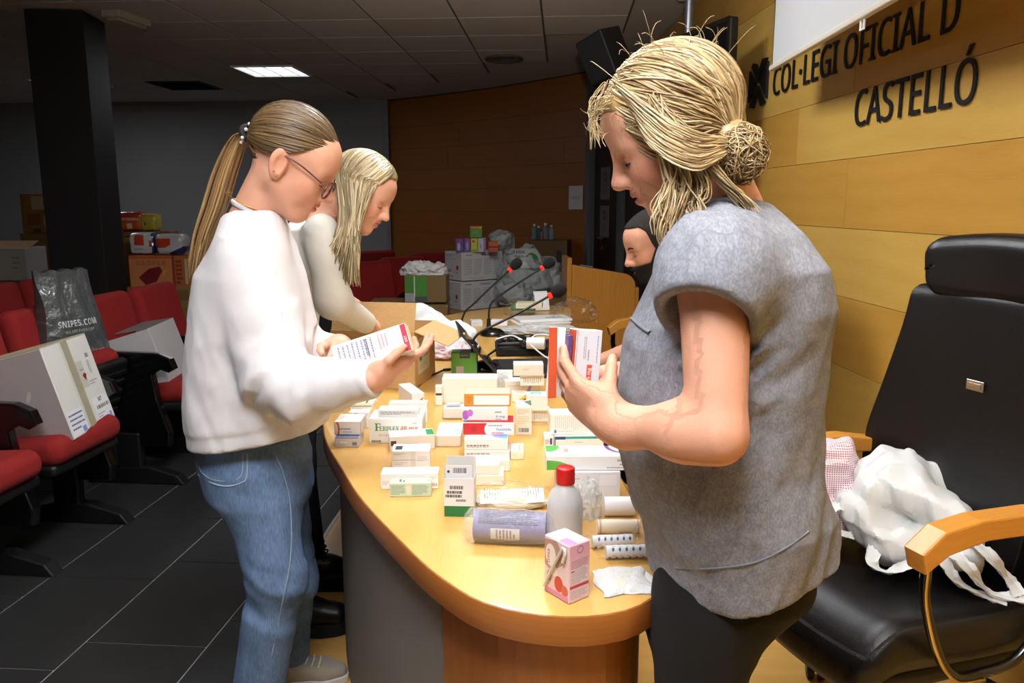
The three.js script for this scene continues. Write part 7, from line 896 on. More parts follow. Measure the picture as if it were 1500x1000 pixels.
{ // carrier bags on the near chair
  const t = thing('plastic_bag', 'white plastic carrier bag crumpled on the near office chair, its handles hanging to the right', 'bag'), c = V(0.96, 0.6, -1.83);
  const P = (u, v, d) => at(u, v, d);
  obj('bag', crumpled([egg(P(1305, 725, 1.88), [0.11, 0.1, 0.1]), egg(P(1375, 765, 1.8), [0.09, 0.07, 0.09], null, 0.06), egg(P(1262, 750, 1.9), [0.06, 0.06, 0.07], null, 0.05), egg(P(1335, 700, 1.93), [0.08, 0.075, 0.06], null, 0.05), egg(P(1305, 800, 1.78), [0.05, 0.035, 0.05], null, 0.05), egg(P(1395, 800, 1.7), [0.06, 0.04, 0.05], null, 0.05)], [0.7, 0.46, -2.1], [1.3, 0.86, -1.52], 0.0052, 0.05, 4.5, 0.02, 11, 2.5, 0.497), bagWhite, t);
  const strip = (a, r) => ribbon(a, r * 4);
  obj('handle', [strip([P(1392, 805, 1.66), P(1420, 835, 1.6), P(1450, 868, 1.57), P(1490, 876, 1.55), P(1520, 872, 1.55)], 0.011), strip([P(1420, 790, 1.68), P(1450, 815, 1.62), P(1478, 850, 1.58), P(1495, 872, 1.55)], 0.01), strip([P(1380, 815, 1.64), P(1400, 850, 1.6), P(1440, 872, 1.57), P(1475, 880, 1.55)], 0.009)], bagWhite, t);
  obj('handle', [strip([P(1232, 738, 1.86), P(1218, 752, 1.82), P(1222, 778, 1.8), P(1250, 785, 1.8)], 0.008), strip([P(1282, 800, 1.76), P(1278, 825, 1.72), P(1300, 838, 1.7), P(1335, 825, 1.7)], 0.008)], bagWhite, t);
  const s = thing('plastic_bag', 'white carrier bag with magenta dots at the left of the near office chair seat', 'bag');
  obj('bag', crumpled([egg(P(1222, 690, 1.98), [0.07, 0.09, 0.07]), egg(P(1222, 755, 1.93), [0.06, 0.06, 0.07], null, 0.05)], [0.65, 0.48, -2.12], [0.98, 0.86, -1.78], 0.006, 0.03, 8, 0.012, 20, 9.5, 0.497), std(0xffffff, 0.45, { map: repeat(globalThis.__dots, 22, 22) }), s);
}
// ---------------------------------------------------------------- on the curved wall
const sans = await new FontLoader().loadAsync('fonts/droid/droid_sans_regular.typeface.json');
{
  const t = thing('wall_sign', 'black raised lettering with an emblem on the curved wood wall, partly behind the screen', 'sign'), mt = std(0x0f0f11, 0.5);
  const eb = new TextGeometry('E', { font: sans, size: 1, depth: 0.01 }); eb.computeBoundingBox(); const capH = eb.boundingBox.max.y, wK = 1;
  const write = (txt, z0, z1, y, cap) => {
    const s0 = sAt(z0), s1 = sAt(z1), ad = [...txt].map((ch) => sans.data.glyphs[ch] ? sans.data.glyphs[ch].ha : 600), tot = ad.reduce((a, b) => a + b, 0), k = (s1 - s0) / tot; let x = s0;
    const wd = wallR.at(s0 + 0.01).tz > 0 ? 1 : 1;
    [...txt].forEach((ch, i) => {
      if (ch !== ' ') {
        const g = new TextGeometry(ch, { font: sans, size: 1, depth: 0.005, curveSegments: 6, bevelEnabled: false }); 
        const q = wallR.at(s1 + s0 - (x + ad[i] * k * 0.5)); g.translate(-ad[i] / sans.data.resolution / 2, 0, 0); g.scale(k * sans.data.resolution, cap / capH, 1); g.rotateY(Math.atan2(-q.nx, -q.nz) + Math.PI); g.translate(q.x + q.nx * 0.003, y, q.z + q.nz * 0.003);
        obj('letter', g, mt, t);
      }
      x += ad[i] * k;
    });
  };
  // the wall's path runs away from the viewer, the words run towards it
  write("COL·LEGI OFICIAL D'", -2.40, -3.92, 1.888, 0.125);
  write('CASTELLÓ', -2.31, -3.08, 1.665, 0.128);
  const E = (pts) => { const sh = new THREE.Shape(pts.map((p) => new THREE.Vector2(p[0] * 0.25, p[1] * 0.225))); return new THREE.ExtrudeGeometry(sh, { depth: 0.012, bevelEnabled: false }); };
  const q = wallR.at(sAt(-4.13)); const put = (g) => { g.translate(-0.125, 0, 0); g.rotateY(Math.atan2(-q.nx, -q.nz) + Math.PI); g.translate(q.x + q.nx * 0.004, 1.86, q.z + q.nz * 0.004); return g; };
  obj('emblem', [E([[0, 0.16], [0.4, 0.53], [0, 0.86]]), E([[0.1, 0.93], [0.5, 0.53], [0.52, 0.74], [0.36, 0.95], [0.2, 1]]), E([[0.5, 0.74], [0.52, 0.56], [0.95, 0.98], [0.72, 1]]), E([[1, 0.9], [0.62, 0.52], [1, 0.12]]), E([[0.06, 0.04], [0.5, 0.46], [0.52, 0.3], [0.3, 0]]), E([[0.52, 0.3], [0.52, 0.46], [0.94, 0.04], [0.72, 0.0]])].map(put), mt, t, 'black X-shaped emblem');
}
{ // projection screen
  const t = thing('projection_screen', 'white pull-down projection screen hanging in front of the lettering', 'screen');
  const a = V(1.066, 1.925, -3.37), b = V(0.99, 1.925, -1.2), L0 = a.distanceTo(b), yaw = Math.atan2(-(b.z - a.z), b.x - a.x), m = a.clone().add(b).multiplyScalar(0.5);
  obj('cloth', box(L0 - 0.03, CEIL - 0.09 - 1.93, 0.002, 0, (CEIL - 0.09 - 1.93) / 2 + 0.005, 0).rotateY(yaw).translate(m.x, 1.93, m.z), std(0xb9bbbb, 0.85), t);
  obj('bottom_bar', box(L0, 0.022, 0.022, 0, 0, 0, 0.006).rotateY(yaw).translate(m.x, 1.925, m.z), std(0xc9c2b2, 0.4), t);
  obj('edge_tape', box(0.006, CEIL - 0.09 - 1.93, 0.003, -L0 / 2 + 0.015, (CEIL - 0.09 - 1.93) / 2 + 0.005, 0).rotateY(yaw).translate(m.x, 1.93, m.z), M.black, t);
  obj('case', box(L0 + 0.1, 0.1, 0.1, 0, 0, 0, 0.02).rotateY(yaw).translate(m.x, CEIL - 0.055, m.z), M.white, t);
  const h = at(1258, 18, 2.44), k = a.clone().lerp(b, clamp((-2.44 - a.z) / (b.z - a.z), 0, 1)); obj('pull_handle', [[-0.012, -0.02, 0], [0.012, -0.02, 0], [0, -0.034, 1]].map((p) => p[2] ? box(0.03, 0.005, 0.006, 0, -0.036, 0, 0.001) : box(0.005, 0.03, 0.006, p[0], p[1], 0, 0.001)).map((g) => g.rotateY(yaw).translate(k.x, 1.922, k.z)), M.white, t);
}
{ // television on its ceiling pole, loudspeaker beside it
  const a = V(1.05, 0, -3.9), b = V(0.74, 0, -4.88), m = a.clone().add(b).multiplyScalar(0.5), w = a.distanceTo(b), yaw = Math.atan2(b.z - a.z, -(b.x - a.x)), t = thing('television', 'large black television hung on a steel pole behind the head of the woman in grey', 'television', [m.x, 1.63, m.z], yaw);
  t.rotation.y = Math.atan2(-(a.z - b.z), a.x - b.x);
  obj('housing', box(w, 0.62, 0.05, 0, 0.31, 0, 0.012), M.black, t); obj('screen', box(w - 0.05, 0.56, 0.003, 0, 0.315, 0.0255), phys(0x060607, 0.12), t); obj('bezel', [box(w, 0.025, 0.006, 0, 0.0125, 0.026), box(w, 0.022, 0.006, 0, 0.609, 0.026), box(0.022, 0.58, 0.006, w / 2 - 0.011, 0.31, 0.026), box(0.022, 0.58, 0.006, -w / 2 + 0.011, 0.31, 0.026)], M.blackGloss, t);
  obj('pole', cyl(0.025, 0.025, CEIL - 1.63 - 0.3, -0.02, 0.3 + (CEIL - 1.63 - 0.3) / 2, -0.06), M.steel, t); obj('bracket', box(0.3, 0.25, 0.03, -0.02, 0.35, -0.04, 0.005), M.black, t);
  const p = at(898, 82, 5.0), s = thing('loudspeaker', 'black loudspeaker tilted beside the television', 'loudspeaker', [p.x, p.y - 0.12, p.z], -0.75);
  obj('cabinet', box(0.21, 0.27, 0.2, 0, 0.13, 0, 0.01).rotateZ(0.3).rotateX(0.25), std(0x0e0e10, 0.6), s); obj('grille', box(0.19, 0.25, 0.006, 0, 0.13, 0.1, 0.003).rotateZ(0.3).rotateX(0.25), M.blackMatte, s); obj('bracket', tube([[0, 0.12, -0.08], [0.05, 0.14, -0.2], [0.2, 0.16, -0.26]], 0.014, 16, 8), M.black, s);
}
// ---------------------------------------------------------------- the auditorium behind
const seatRed = M.red;
function audChair(label, pos, turn, folded = false, group = 'red tip-up chairs in the front row') {
  const t = thing('auditorium_chair', label, 'chair', pos, turn, group);
  const cush = (w, h, d, r) => { const g = new RoundedBoxGeometry(w, h, d, 6, r), uv = g.attributes.uv, p = g.attributes.position; for (let i = 0; i < p.count; i++) uv.setXY(i, p.getX(i) + p.getZ(i) * 0.3, p.getY(i) + p.getZ(i)); return g; };
  const pivot = V(0, 0.4, -0.16);
  const seatG = cush(0.43, 0.11, 0.46, 0.05).translate(0, 0.03, 0.21), panG = [box(0.42, 0.05, 0.42, 0, -0.04, 0.2, 0.02)]; for (let i = 0; i < 7; i++) panG.push(box(0.38, 0.012, 0.022, 0, -0.068, 0.05 + i * 0.05, 0.004));
  const pv = folded ? 0.27 : 0.4;
  const place = (g) => { if (folded) g.rotateX(-1.25); else g.rotateX(-0.06); return g.translate(pivot.x, pv, pivot.z); };
  obj('seat', place(seatG), seatRed, t); const pan = obj('seat_pan', place(panG[0]), M.black, t, 'black moulded seat underside'); for (let i = 1; i < panG.length; i++) obj('rib', place(panG[i]), M.black, pan);
  obj('backrest', cush(0.44, 0.5, 0.1, 0.048).translate(0, 0.25, 0).rotateX(-0.24).translate(0, 0.43, -0.17), seatRed, t);
  obj('back_shell', box(0.42, 0.5, 0.03, 0, 0.24, -0.06, 0.012).rotateX(-0.24).translate(0, 0.43, -0.17), M.black, t);
  const arm = (x) => { const sh = new THREE.Shape([[-0.2, 0.2], [-0.2, 0.62], [-0.12, 0.66], [0.14, 0.655], [0.2, 0.63], [0.215, 0.59], [0.19, 0.575], [0.15, 0.59], [0.1, 0.56], [0.12, 0.42], [0.17, 0.26], [0.16, 0.2]].map((p) => new THREE.Vector2(...p))), g = new THREE.ExtrudeGeometry(sh, { depth: 0.03, bevelEnabled: true, bevelSize: 0.008, bevelThickness: 0.008, bevelSegments: 2 }); g.rotateY(-Math.PI / 2); g.translate(x + 0.015, 0, 0.02); obj('armrest', g, M.blackGloss, t); };
  arm(0.24); 
  obj('leg', box(0.05, 0.26, 0.12, 0.232, 0.13, -0.02, 0.01), M.black, t);
  obj('foot', new THREE.ExtrudeGeometry(new THREE.Shape([[-0.24, 0], [-0.22, 0.03], [-0.05, 0.075], [0.08, 0.075], [0.22, 0.035], [0.25, 0]].map((p) => new THREE.Vector2(...p))), { depth: 0.05, bevelEnabled: true, bevelSize: 0.006, bevelThickness: 0.006, bevelSegments: 2 }).rotateY(-Math.PI / 2).translate(0.26, 0.006, 0.0), M.black, t);
  return t;
}
const TH = 1.48, rowDir = V(0.09, 0, -1).normalize(), seatAt = (k, back = 0) => V(-1.95 - back, 0, -3.05).addScaledVector(rowDir, k * 0.49);
{
  const A = audChair('red tip-up chair nearest the left edge, before the labelled white box', seatAt(-1).toArray(), TH);
  const put = (label, k, back, folded) => folded ? audChair(label, seatAt(k, back).toArray(), TH, true, back ? 'red tip-up chairs in the rows behind' : undefined) : (() => { const r = dup(A, seatAt(k, back).toArray(), TH, label); if (back) r.userData.group = 'red tip-up chairs in the rows behind'; return r; })();
  put('red tip-up chair holding the labelled white box', 0, 0); put('red tip-up chair folded up behind the grey printed bag, ribbed black underside showing', 1, 0, true); put('red tip-up chair holding the open grey-shaded box', 2, 0); put('red tip-up chair of the front row hidden behind the woman in white', 3, 0);
  put('red tip-up chair in the second row at the left edge', 1, 0.95); put('red tip-up chair in the second row, left of the black pillar', 2, 0.95); put('red tip-up chair in the second row, before the black pillar', 3, 0.95); put('red tip-up chair in the second row, behind the open grey-shaded box', 4, 0.95);
  const far = (label, u, v, d, a) => { const q = at(u, v, d); const r = dup(A, [q.x, 0, q.z], a, label); r.userData.group = 'dark red chairs behind the blonde woman'; };
  far('dark red chair right beside the hanging hair of the blonde woman', 566, 420, 6.2, 0.7); far('dark red chair second from the hair of the blonde woman, farther back', 572, 400, 7.7, 0.7); far('dark red chair behind the carton of green packs', 611, 405, 6.75, 0.6); far('dark red chair left of the stacked white cartons, mostly hidden', 652, 405, 7.35, 0.5);
}
const carton = (name, label, w, h, d, pos, turn, mat, tilt = 0, cat = 'box') => { const t = thing(name, label, cat, pos, 0); t.rotation.set(0, turn, tilt, 'YXZ'); return t; };
{ // white box with labels tilted on the seat
  const t = thing('white_box', 'labelled white cardboard box with tape and a red heart, tilted on a red chair', 'box', [-1.69, 0.485, -3.08], 0); t.rotation.set(0, 0.05, 0.26, 'YXZ');
  const w = 0.35, h = 0.37, d = 0.42;
  obj('body', cartonGeo(w, h, d, { front: ART(R(0, 0, 1, 1, '#dfe0da'), R(0.36, 0, 0.16, 1, '#d2d2c8'), R(0.4, 0.26, 0.3, 0.3, '#c9c6bb'), POLY('#8e1722', [0.62, 0.42], [0.67, 0.4], [0.71, 0.42], [0.665, 0.49]), R(0.02, 0.72, 0.34, 0.26, '#e9eaee'), L(0.04, 0.74, 0.3, 0.2, 4, '#4a4f74', 0.35), R(0.24, 0.92, 0.08, 0.06, '#7b93d8'), R(0.62, 0.7, 0.36, 0.26, '#ebebea'), T('M7', 0.8, 0.74, 0.06, '#2a2a2c', 'bold sans-serif', 'center'), BAR(0.66, 0.8, 0.32, 0.05), L(0.64, 0.88, 0.2, 0.06, 2, '#8890aa'), R(0.9, 0.92, 0.06, 0.05, '#8aa4e0'), LV(0.8, 0.28, 0.06, 0.18, 2, '#5c5c60'), L(0.72, 0.5, 0.2, 0.06, 2, '#85858a'), BAR(0.82, 0.2, 0.08, 0.06), L(0.6, 0.34, 0.14, 0.04, 1, '#8a8a8a')), left: ART(R(0, 0, 1, 1, '#a9a3a6'), L(0.1, 0.3, 0.5, 0.02, 1, '#96909a'), EL(0.75, 0.45, 0.02, 0.06, '#c9c4c6', 0.5)), top: '#c6c4bd', back: '#b9b4b4', right: '#c2bdbd' }, '#d8d7d1', 700, 0.003).rotateY(Math.PI / 2).translate(-d / 2, 0, 0), atlasMat, t);  // left face is greyer than the front: shade painted into its colour
  obj('tape', box(0.002, 0.36, 0.045, 0.002, 0.19, 0.01), new THREE.MeshPhysicalMaterial({ color: 0xe9e5d4, roughness: 0.15, transmission: 0.7, thickness: 0, side: THREE.DoubleSide }), t, 'shiny clear tape');
  obj('lid_edge', box(0.42, 0.004, w, -0.21, 0.372, 0, 0.001), std(0xb7ac90, 0.8), t);
}
{ // second box, open
  const q = on(228, 585, 0.47), t = thing('white_box', 'open white box with a blue printed emblem, tilted on a red chair', 'box', [q.x - 0.05, 0.485, q.z - 0.43], 0); t.rotation.set(0, 0.1, 0.3, 'YXZ');
  const w = 0.38, h = 0.3, d = 0.34, mt = std(0xb4b4b4, 0.8), g = (a, b, c, x, y, z) => box(a, b, c, x, y, z, 0.001);
  obj('front', cartonGeo(w, h, 0.004, { front: ART(R(0, 0, 1, 1, '#b9b9b9'), R(0.02, 0.55, 0.3, 0.25, '#c8ccd6'), RING(0.12, 0.67, 0.06, 0.07, 0.02, '#2f62b8'), RING(0.2, 0.67, 0.05, 0.06, 0.02, '#2f62b8'), L(0.06, 0.66, 0.2, 0.06, 1, '#2f62b8', 0.8)) }, '#b9b9b9', 500, 0.0004).rotateY(Math.PI / 2), atlasMat, t);
  obj('side', g(d, h, 0.004, -d / 2, h / 2, w / 2), mt, t); obj('side', g(d, h, 0.004, -d / 2, h / 2, -w / 2), mt, t); obj('side', g(0.004, h, w, -d, h / 2, 0), mt, t); obj('base', g(d, 0.004, w, -d / 2, 0.002, 0), mt, t);
  obj('flap', g(0.16, 0.004, w, -0.08, 0, 0).rotateZ(-0.15).translate(0, h, 0), std(0x6d6a68, 0.9), t, 'dark inner flap'); obj('flap', g(0.004, 0.16, w, 0, 0.08, 0).rotateZ(0.5).translate(-d, h, 0), kraft, t, 'brown flap standing up');
}
{ // grey printed bag
  const cv = document.createElement('canvas'); cv.width = 512; cv.height = 768; const k = cv.getContext('2d'); k.fillStyle = '#4c5152'; k.fillRect(0, 0, 512, 768); T('SNIPES.COM', 0.14, 0.5, 0.085, '#d2d5d6', 'bold sans-serif', 'left', 0.68)(k, 512, 768); T('ALL DAY EVERY DAY', 0.24, 0.575, 0.036, '#bfc3c4', 'sans-serif', 'left', 0.5)(k, 512, 768); T('snipes', 0.5, 0.8, 0.075, '#b9bdbe', 'bold sans-serif', 'left', 0.36)(k, 512, 768);
  const q = V(-2.06, 0.6, -3.62), t = thing('plastic_bag', 'dark grey plastic bag with white printed words standing on a folded chair', 'bag', q.toArray(), 1.18);
  const w = 0.3, h = 0.48, d = 0.15, g = new THREE.BoxGeometry(1, 1, 1, 40, 60, 16), p = g.attributes.position, uv = g.attributes.uv;
  for (let i = 0; i < p.count; i++) { let x = p.getX(i), y = p.getY(i) + 0.5, z = p.getZ(i); const n = folds(x * 0.3, y * 0.5, z * 0.2, 9, 5, 9, 3.3); const tw = mixn(1.08, 0.86, y) * (1 + 0.06 * Math.sin(y * 7)), pinch = mixn(1, 0.2, sstep(0.45, 1, y)), e = Math.max(0, 1 - (2 * Math.abs(x)) ** 4); const X = x * w * tw - 0.03 * y, Z = z * d * pinch * (0.55 + 0.45 * e) + 0.012 * n * (Math.abs(z) > 0.4 ? 1 : 0); p.setXYZ(i, X, y * h + 0.006 * Math.sin(x * 22) * sstep(0.9, 1, y), Z); uv.setXY(i, x + 0.5, y); }
  g.computeVertexNormals(); obj('bag', g, new THREE.MeshPhysicalMaterial({ map: Object.assign(new THREE.CanvasTexture(cv), { colorSpace: THREE.SRGBColorSpace }), roughness: 0.3, clearcoat: 0.3, side: THREE.DoubleSide, bumpMap: repeat(creaseBump, 1.5, 2), bumpScale: 0.008 }), t);
}
{ // stacks by the pillar
  const mk = (name, label, u0, u1, vb, vt, dd, d, faces, base, cat = 'box', turn = 0.15) => { const a = at(u0, vb, dd), b = at(u1, vb, dd), w = Math.abs(b.x - a.x), y0 = Math.max(0.001, a.y), h = at(u0, vt, dd).y - y0; const m = obj(name, cartonGeo(w, h, d, faces, base, 350, 0.004), atlasMat); m.position.set((a.x + b.x) / 2, y0, -dd - d / 2); m.rotation.y = turn; return tag(m, label, cat); };
  const D0 = 6.6;
  mk('brown_carton', 'brown carton at the foot of the stack right of the black pillar', 184, 285, 560, 452, D0 - 0.05, 0.5, { front: ART(L(0.3, 0.3, 0.4, 0.2, 2, '#75592f')) }, '#97763f');
  mk('brown_carton', 'brown printed carton under the orange diaper box, right of the black pillar', 182, 285, 452, 420, D0, 0.5, { front: ART(R(0.2, 0.2, 0.3, 0.25, '#7d6238'), R(0.6, 0.15, 0.25, 0.5, '#85683a'), EL(0.4, 0.7, 0.08, 0.1, '#b49a66')) }, '#a07f47');
  mk('diaper_box', 'orange diaper box with a dark red heart shape beside the black pillar', 189, 250, 420, 374, D0, 0.3, { front: ART(R(0, 0, 1, 1, '#d98955'), R(0, 0, 1, 0.1, '#c9652f'), T('BROPER', 0.5, 0.25, 0.2, '#b06a3e', 'bold sans-serif', 'center', 0.7), POLY('#7e1324', [0.2, 0.7], [0.45, 0.42], [0.7, 0.35], [0.75, 0.5], [0.6, 0.85], [0.35, 0.95]), POLY('#e2b23c', [0.78, 0.5], [0.86, 0.45], [0.76, 0.72])), right: '#b5462a' }, '#d5793f');
  mk('diaper_box', 'orange and red striped carton end beside the diaper box', 251, 283, 421, 374, D0 + 0.03, 0.3, { front: ART(R(0, 0, 1, 1, '#bd6f38'), R(0.0, 0, 0.1, 1, '#a33527'), L(0.15, 0.1, 0.3, 0.8, 6, '#8c2f22', 0.6), R(0.55, 0.1, 0.12, 0.8, '#d9c9a0'), R(0.8, 0, 0.05, 1, '#8a5a2c')) }, '#b86d38');
  const pack = (label, u0, u1, vb, vt, dd, dep, faces, base) => { const a = at(u0, vb, dd), b = at(u1, vb, dd), w = Math.abs(b.x - a.x), h = at(u0, vt, dd).y - a.y; const t = thing('diaper_pack', label, 'pack', [(a.x + b.x) / 2, a.y, -dd - dep / 2], 0.12); const G = new THREE.BoxGeometry(1, 1, 1, 14, 8, 8), p = G.attributes.position, uv = G.attributes.uv, rg = paint(faces.front, 180, 100, base); for (let i = 0; i < p.count; i++) { let x = p.getX(i), y = p.getY(i), z = p.getZ(i); uv.setXY(i, mixn(rg[0], rg[2], x + 0.5), mixn(rg[1], rg[3], y + 0.5)); const L3 = Math.pow(Math.pow(Math.abs(2 * x), 5) + Math.pow(Math.abs(2 * y), 5) + Math.pow(Math.abs(2 * z), 5), 0.2), k = 1 / Math.max(1, L3); x *= k; y *= k; z *= k; const n = 1 + 0.05 * folds(x, y, z, 3, 5, 3, u0 * 0.1); p.setXYZ(i, x * w * n, (y * n + 0.5) * h, z * dep * n); } G.computeVertexNormals(); obj('pack', G, new THREE.MeshPhysicalMaterial({ map: null, roughness: 0.25, clearcoat: 0.6, side: THREE.DoubleSide }), t).material = packMat; return t; };
  const packMat = new THREE.MeshPhysicalMaterial({ color: 0xffffff, roughness: 0.25, clearcoat: 0.6, side: THREE.DoubleSide, bumpMap: repeat(creaseBump, 4, 4), bumpScale: 0.004 }); packMaterials.push(packMat);
  pack('white wrapped pack with an orange square, on the orange diaper box', 188, 226, 372, 341, D0 + 0.02, 0.22, { front: ART(R(0, 0, 1, 1, '#d9dadf'), R(0.22, 0.08, 0.35, 0.5, '#cf4a26'), R(0.75, 0.35, 0.25, 0.3, '#c24a30'), R(0.85, 0, 0.15, 1, '#32437e'), L(0.2, 0.7, 0.5, 0.15, 1, '#7d8fb0')) }, '#d9dadf');
  pack('shiny white and navy wrapped pack, right one on the orange diaper box', 225, 267, 373, 343, D0 - 0.02, 0.22, { front: ART(R(0, 0, 1, 1, '#d2d3d8'), R(0, 0.2, 0.55, 0.45, '#cb4426'), POLY('#cfd0d6', [0, 0.95], [0.55, 0.5], [0.6, 0.7], [0.2, 1]), POLY('#2c3a74', [0, 0.6], [0.1, 0.6], [0.1, 1], [0, 1]), POLY('#2c3a74', [0.5, 0.9], [1, 0.6], [1, 1], [0.5, 1])) }, '#d2d3d8');
  mk('brown_carton', 'flat brown carton lid under the orange and yellow packs', 170, 243, 346, 339, D0 + 0.35, 0.3, {}, '#7d5a2e'); mk('brown_carton', 'brown carton standing behind the white wrapped packs, against the back wall', 174, 243, 470, 347, D0 + 0.36, 0.3, {}, '#8c6633');
  pack('orange-red wrapped pack at the top of the stack right of the black pillar', 170, 207, 338, 310, D0 + 0.4, 0.2, { front: ART(R(0, 0, 1, 1, '#c75a2c'), R(0, 0, 1, 0.35, '#b4401f'), T('BIO VIANDA', 0.5, 0.38, 0.18, '#efd3bd', 'bold sans-serif', 'center', 0.7), R(0.4, 0.6, 0.2, 0.3, '#e3c39a')) }, '#c75a2c');
  pack('yellow wrapped pack beside the orange-red pack', 203, 228, 338, 313, D0 + 0.42, 0.18, { front: ART(R(0, 0, 1, 1, '#b5a83f'), EL(0.35, 0.6, 0.06, 0.08, '#8f3a24')) }, '#b5a83f');
  // left of the pillar
  mk('brown_carton', 'tall brown carton with printed patches, left of the black pillar on top', 31, 80, 341, 284, 7.2, 0.4, { front: ART(R(0.3, 0.05, 0.35, 0.35, '#b9a583'), R(0.15, 0.5, 0.35, 0.3, '#7c4a22'), EL(0.8, 0.7, 0.2, 0.3, '#a9a9a2'), R(0.3, 0.9, 0.2, 0.08, '#4a3a22')) }, '#94662e');
  mk('brown_carton', 'brown carton under the tall printed carton, left of the black pillar', 33, 82, 410, 342, 7.15, 0.4, { front: ART(L(0.3, 0.4, 0.3, 0.3, 4, '#7d5f33'), R(0.1, 0.7, 0.25, 0.25, '#3f6e5a')) }, '#8f6c36'); mk('brown_carton', 'lowest brown carton left of the black pillar', 8, 88, 540, 411, 7.0, 0.5, { front: ART(R(0.5, 0.05, 0.2, 0.2, '#57806e')) }, '#96763f');
  const wb = mk('white_box', 'pale open box at the left edge beyond the red chairs', -30, 33, 411, 364, 6.4, 0.4, { front: ART(L(0.7, 0.2, 0.2, 0.5, 3, '#8d8d8d')) }, '#b9b9b5'); obj('flap', box(0.36, 0.005, 0.25, 0, 0, 0, 0.001).rotateX(0.25).translate(0, 0.28, 0.06), kraft, wb);
  mk('brown_carton', 'brown carton under the pale open box at the left edge', -34, 30, 520, 412, 6.38, 0.42, {}, '#8c6c38');
}
{ // cartons, packs and bags by the far wall
  const mk = (name, label, u0, u1, vb, vt, dd, d, faces, base, turn = 0, cat = 'box', group = null) => { const a = at(u0, vb, dd), b = at(u1, vb, dd), w = Math.abs(b.x - a.x), h = at(u0, vt, dd).y - Math.max(0.001, a.y); const m = obj(name, cartonGeo(w, h, d, faces, base, 500, 0.003), atlasMat); m.position.set((a.x + b.x) / 2, Math.max(0.001, a.y), -dd - d / 2); m.rotation.y = turn; tag(m, label, cat, group); return m; };
  const wf = () => ART(L(0.06, 0.08, 0.5, 0.1, 2, '#62646a'), L(0.06, 0.22, 0.6, 0.1, 2, '#8c8e94'), EL(0.75, 0.55, 0.07, 0.09, '#b02430'), L(0.64, 0.68, 0.25, 0.06, 1, '#9a6a6e', 0.8), BAR(0.1, 0.62, 0.3, 0.14), BAR(0.08, 0.84, 0.5, 0.1)), wr = () => ART(L(0.1, 0.06, 0.25, 0.05, 1, '#7e8086', 0.8), T('HYDROGEL', 0.6, 0.1, 0.09, '#4a62a0', 'bold sans-serif', 'center'), ...[0, 1, 2, 3].map((i) => L(0.06 + i * 0.24, 0.22, 0.2, 0.6, 10, '#8f939c', 0.4)), L(0.2, 0.9, 0.6, 0.05, 1, '#8f939c'));
  const D1 = 6.3, pos = (u, v) => at(u, v, D1);
  const two = (label, vb, vt, off) => { const a = pos(655 + off, vb), h = pos(655, vt).y - a.y, w = 0.26, d = 0.4, m = obj('white_carton', cartonGeo(w, h, d, { front: wf(), right: wr() }, '#c9cacc', 650, 0.003), atlasMat); const q = pos(684 + off, vb); m.position.set(q.x + 0.045, a.y, q.z - 0.23); m.rotation.y = -0.95; tag(m, label, 'box', 'stacked white printed cartons'); return m; };
  two('white printed carton with red dot, upper of the two stacked by the far wall', 412, 370, 0); two('white printed carton with red dot, lower of the two stacked by the far wall', 455, 413.5, -1);
  mk('brown_carton', 'brown carton carrying the two stacked white cartons', 645, 741, 592, 459, 6.15, 0.5, {}, '#8f6d3b', -0.1);
  const sm = (label, u0, u1, vb, vt, dd, f, base) => mk('small_box', label, u0, u1, vb, vt, dd, 0.09, f, base, 0.05, 'box', 'small boxes on the white cartons');
  sm('purple box with a white drawing, first on the stacked white cartons', 667, 679, 369.3, 349, 6.33, { front: ART(R(0, 0, 1, 1, '#5b3f86'), EL(0.4, 0.6, 0.2, 0.3, '#b5a9c8'), EL(0.55, 0.15, 0.2, 0.1, '#c2342a')) }, '#5b3f86'); sm('purple box with a pale figure, second on the stacked white cartons', 679.5, 689, 369.3, 349, 6.35, { front: ART(R(0, 0, 1, 1, '#6a4a98'), EL(0.5, 0.55, 0.2, 0.35, '#9c88c0'), EL(0.5, 0.15, 0.25, 0.1, '#c2342a')) }, '#6a4a98');
  sm('lime yellow box between the purple boxes and the white ones', 689.5, 699, 369.3, 349, 6.36, { front: ART(R(0, 0, 1, 1, '#b4c22e'), EL(0.4, 0.2, 0.25, 0.1, '#b8402c'), R(0.1, 0.8, 0.8, 0.15, '#8d9a22')) }, '#b4c22e'); sm('white box with a pale violet edge beside the lime box', 699.5, 711, 369.3, 348.5, 6.37, { front: ART(R(0, 0, 1, 1, '#b9b9c2'), R(0.75, 0, 0.25, 1, '#8a6ea6'), EL(0.35, 0.6, 0.12, 0.2, '#8f8f96')) }, '#b9b9c2');
  sm('orange box lying lower in the pair on the white cartons', 715, 729.5, 369.3, 362, 6.34, { front: '#b4501f' }, '#b4501f'); sm('orange box lying upper in the pair on the white cartons', 715, 729.5, 361.5, 353.5, 6.34, { front: ART(R(0, 0, 1, 1, '#bd5a24'), R(0, 0, 0.2, 1, '#a44a5a')) }, '#bd5a24'); sm('green box with an orange lid topping the small boxes', 688, 706, 348, 331, 6.36, { front: ART(R(0, 0, 1, 1, '#4f8a2c'), R(0, 0, 1, 0.2, '#d07b22'), L(0.2, 0.45, 0.6, 0.2, 2, '#a9c28c')), left: '#5a7f30', top: '#d07b22' }, '#4f8a2c');
  // carton with green packs
  const b0 = mk('brown_carton', 'wide brown carton below the carton of green packs', 538, 655, 560, 447, 5.4, 0.45, { front: ART(R(0.02, 0.02, 0.5, 0.3, '#7a5a2c'), R(0.3, 0.05, 0.25, 0.12, '#7c2a1c')) }, '#836336', 0.05);
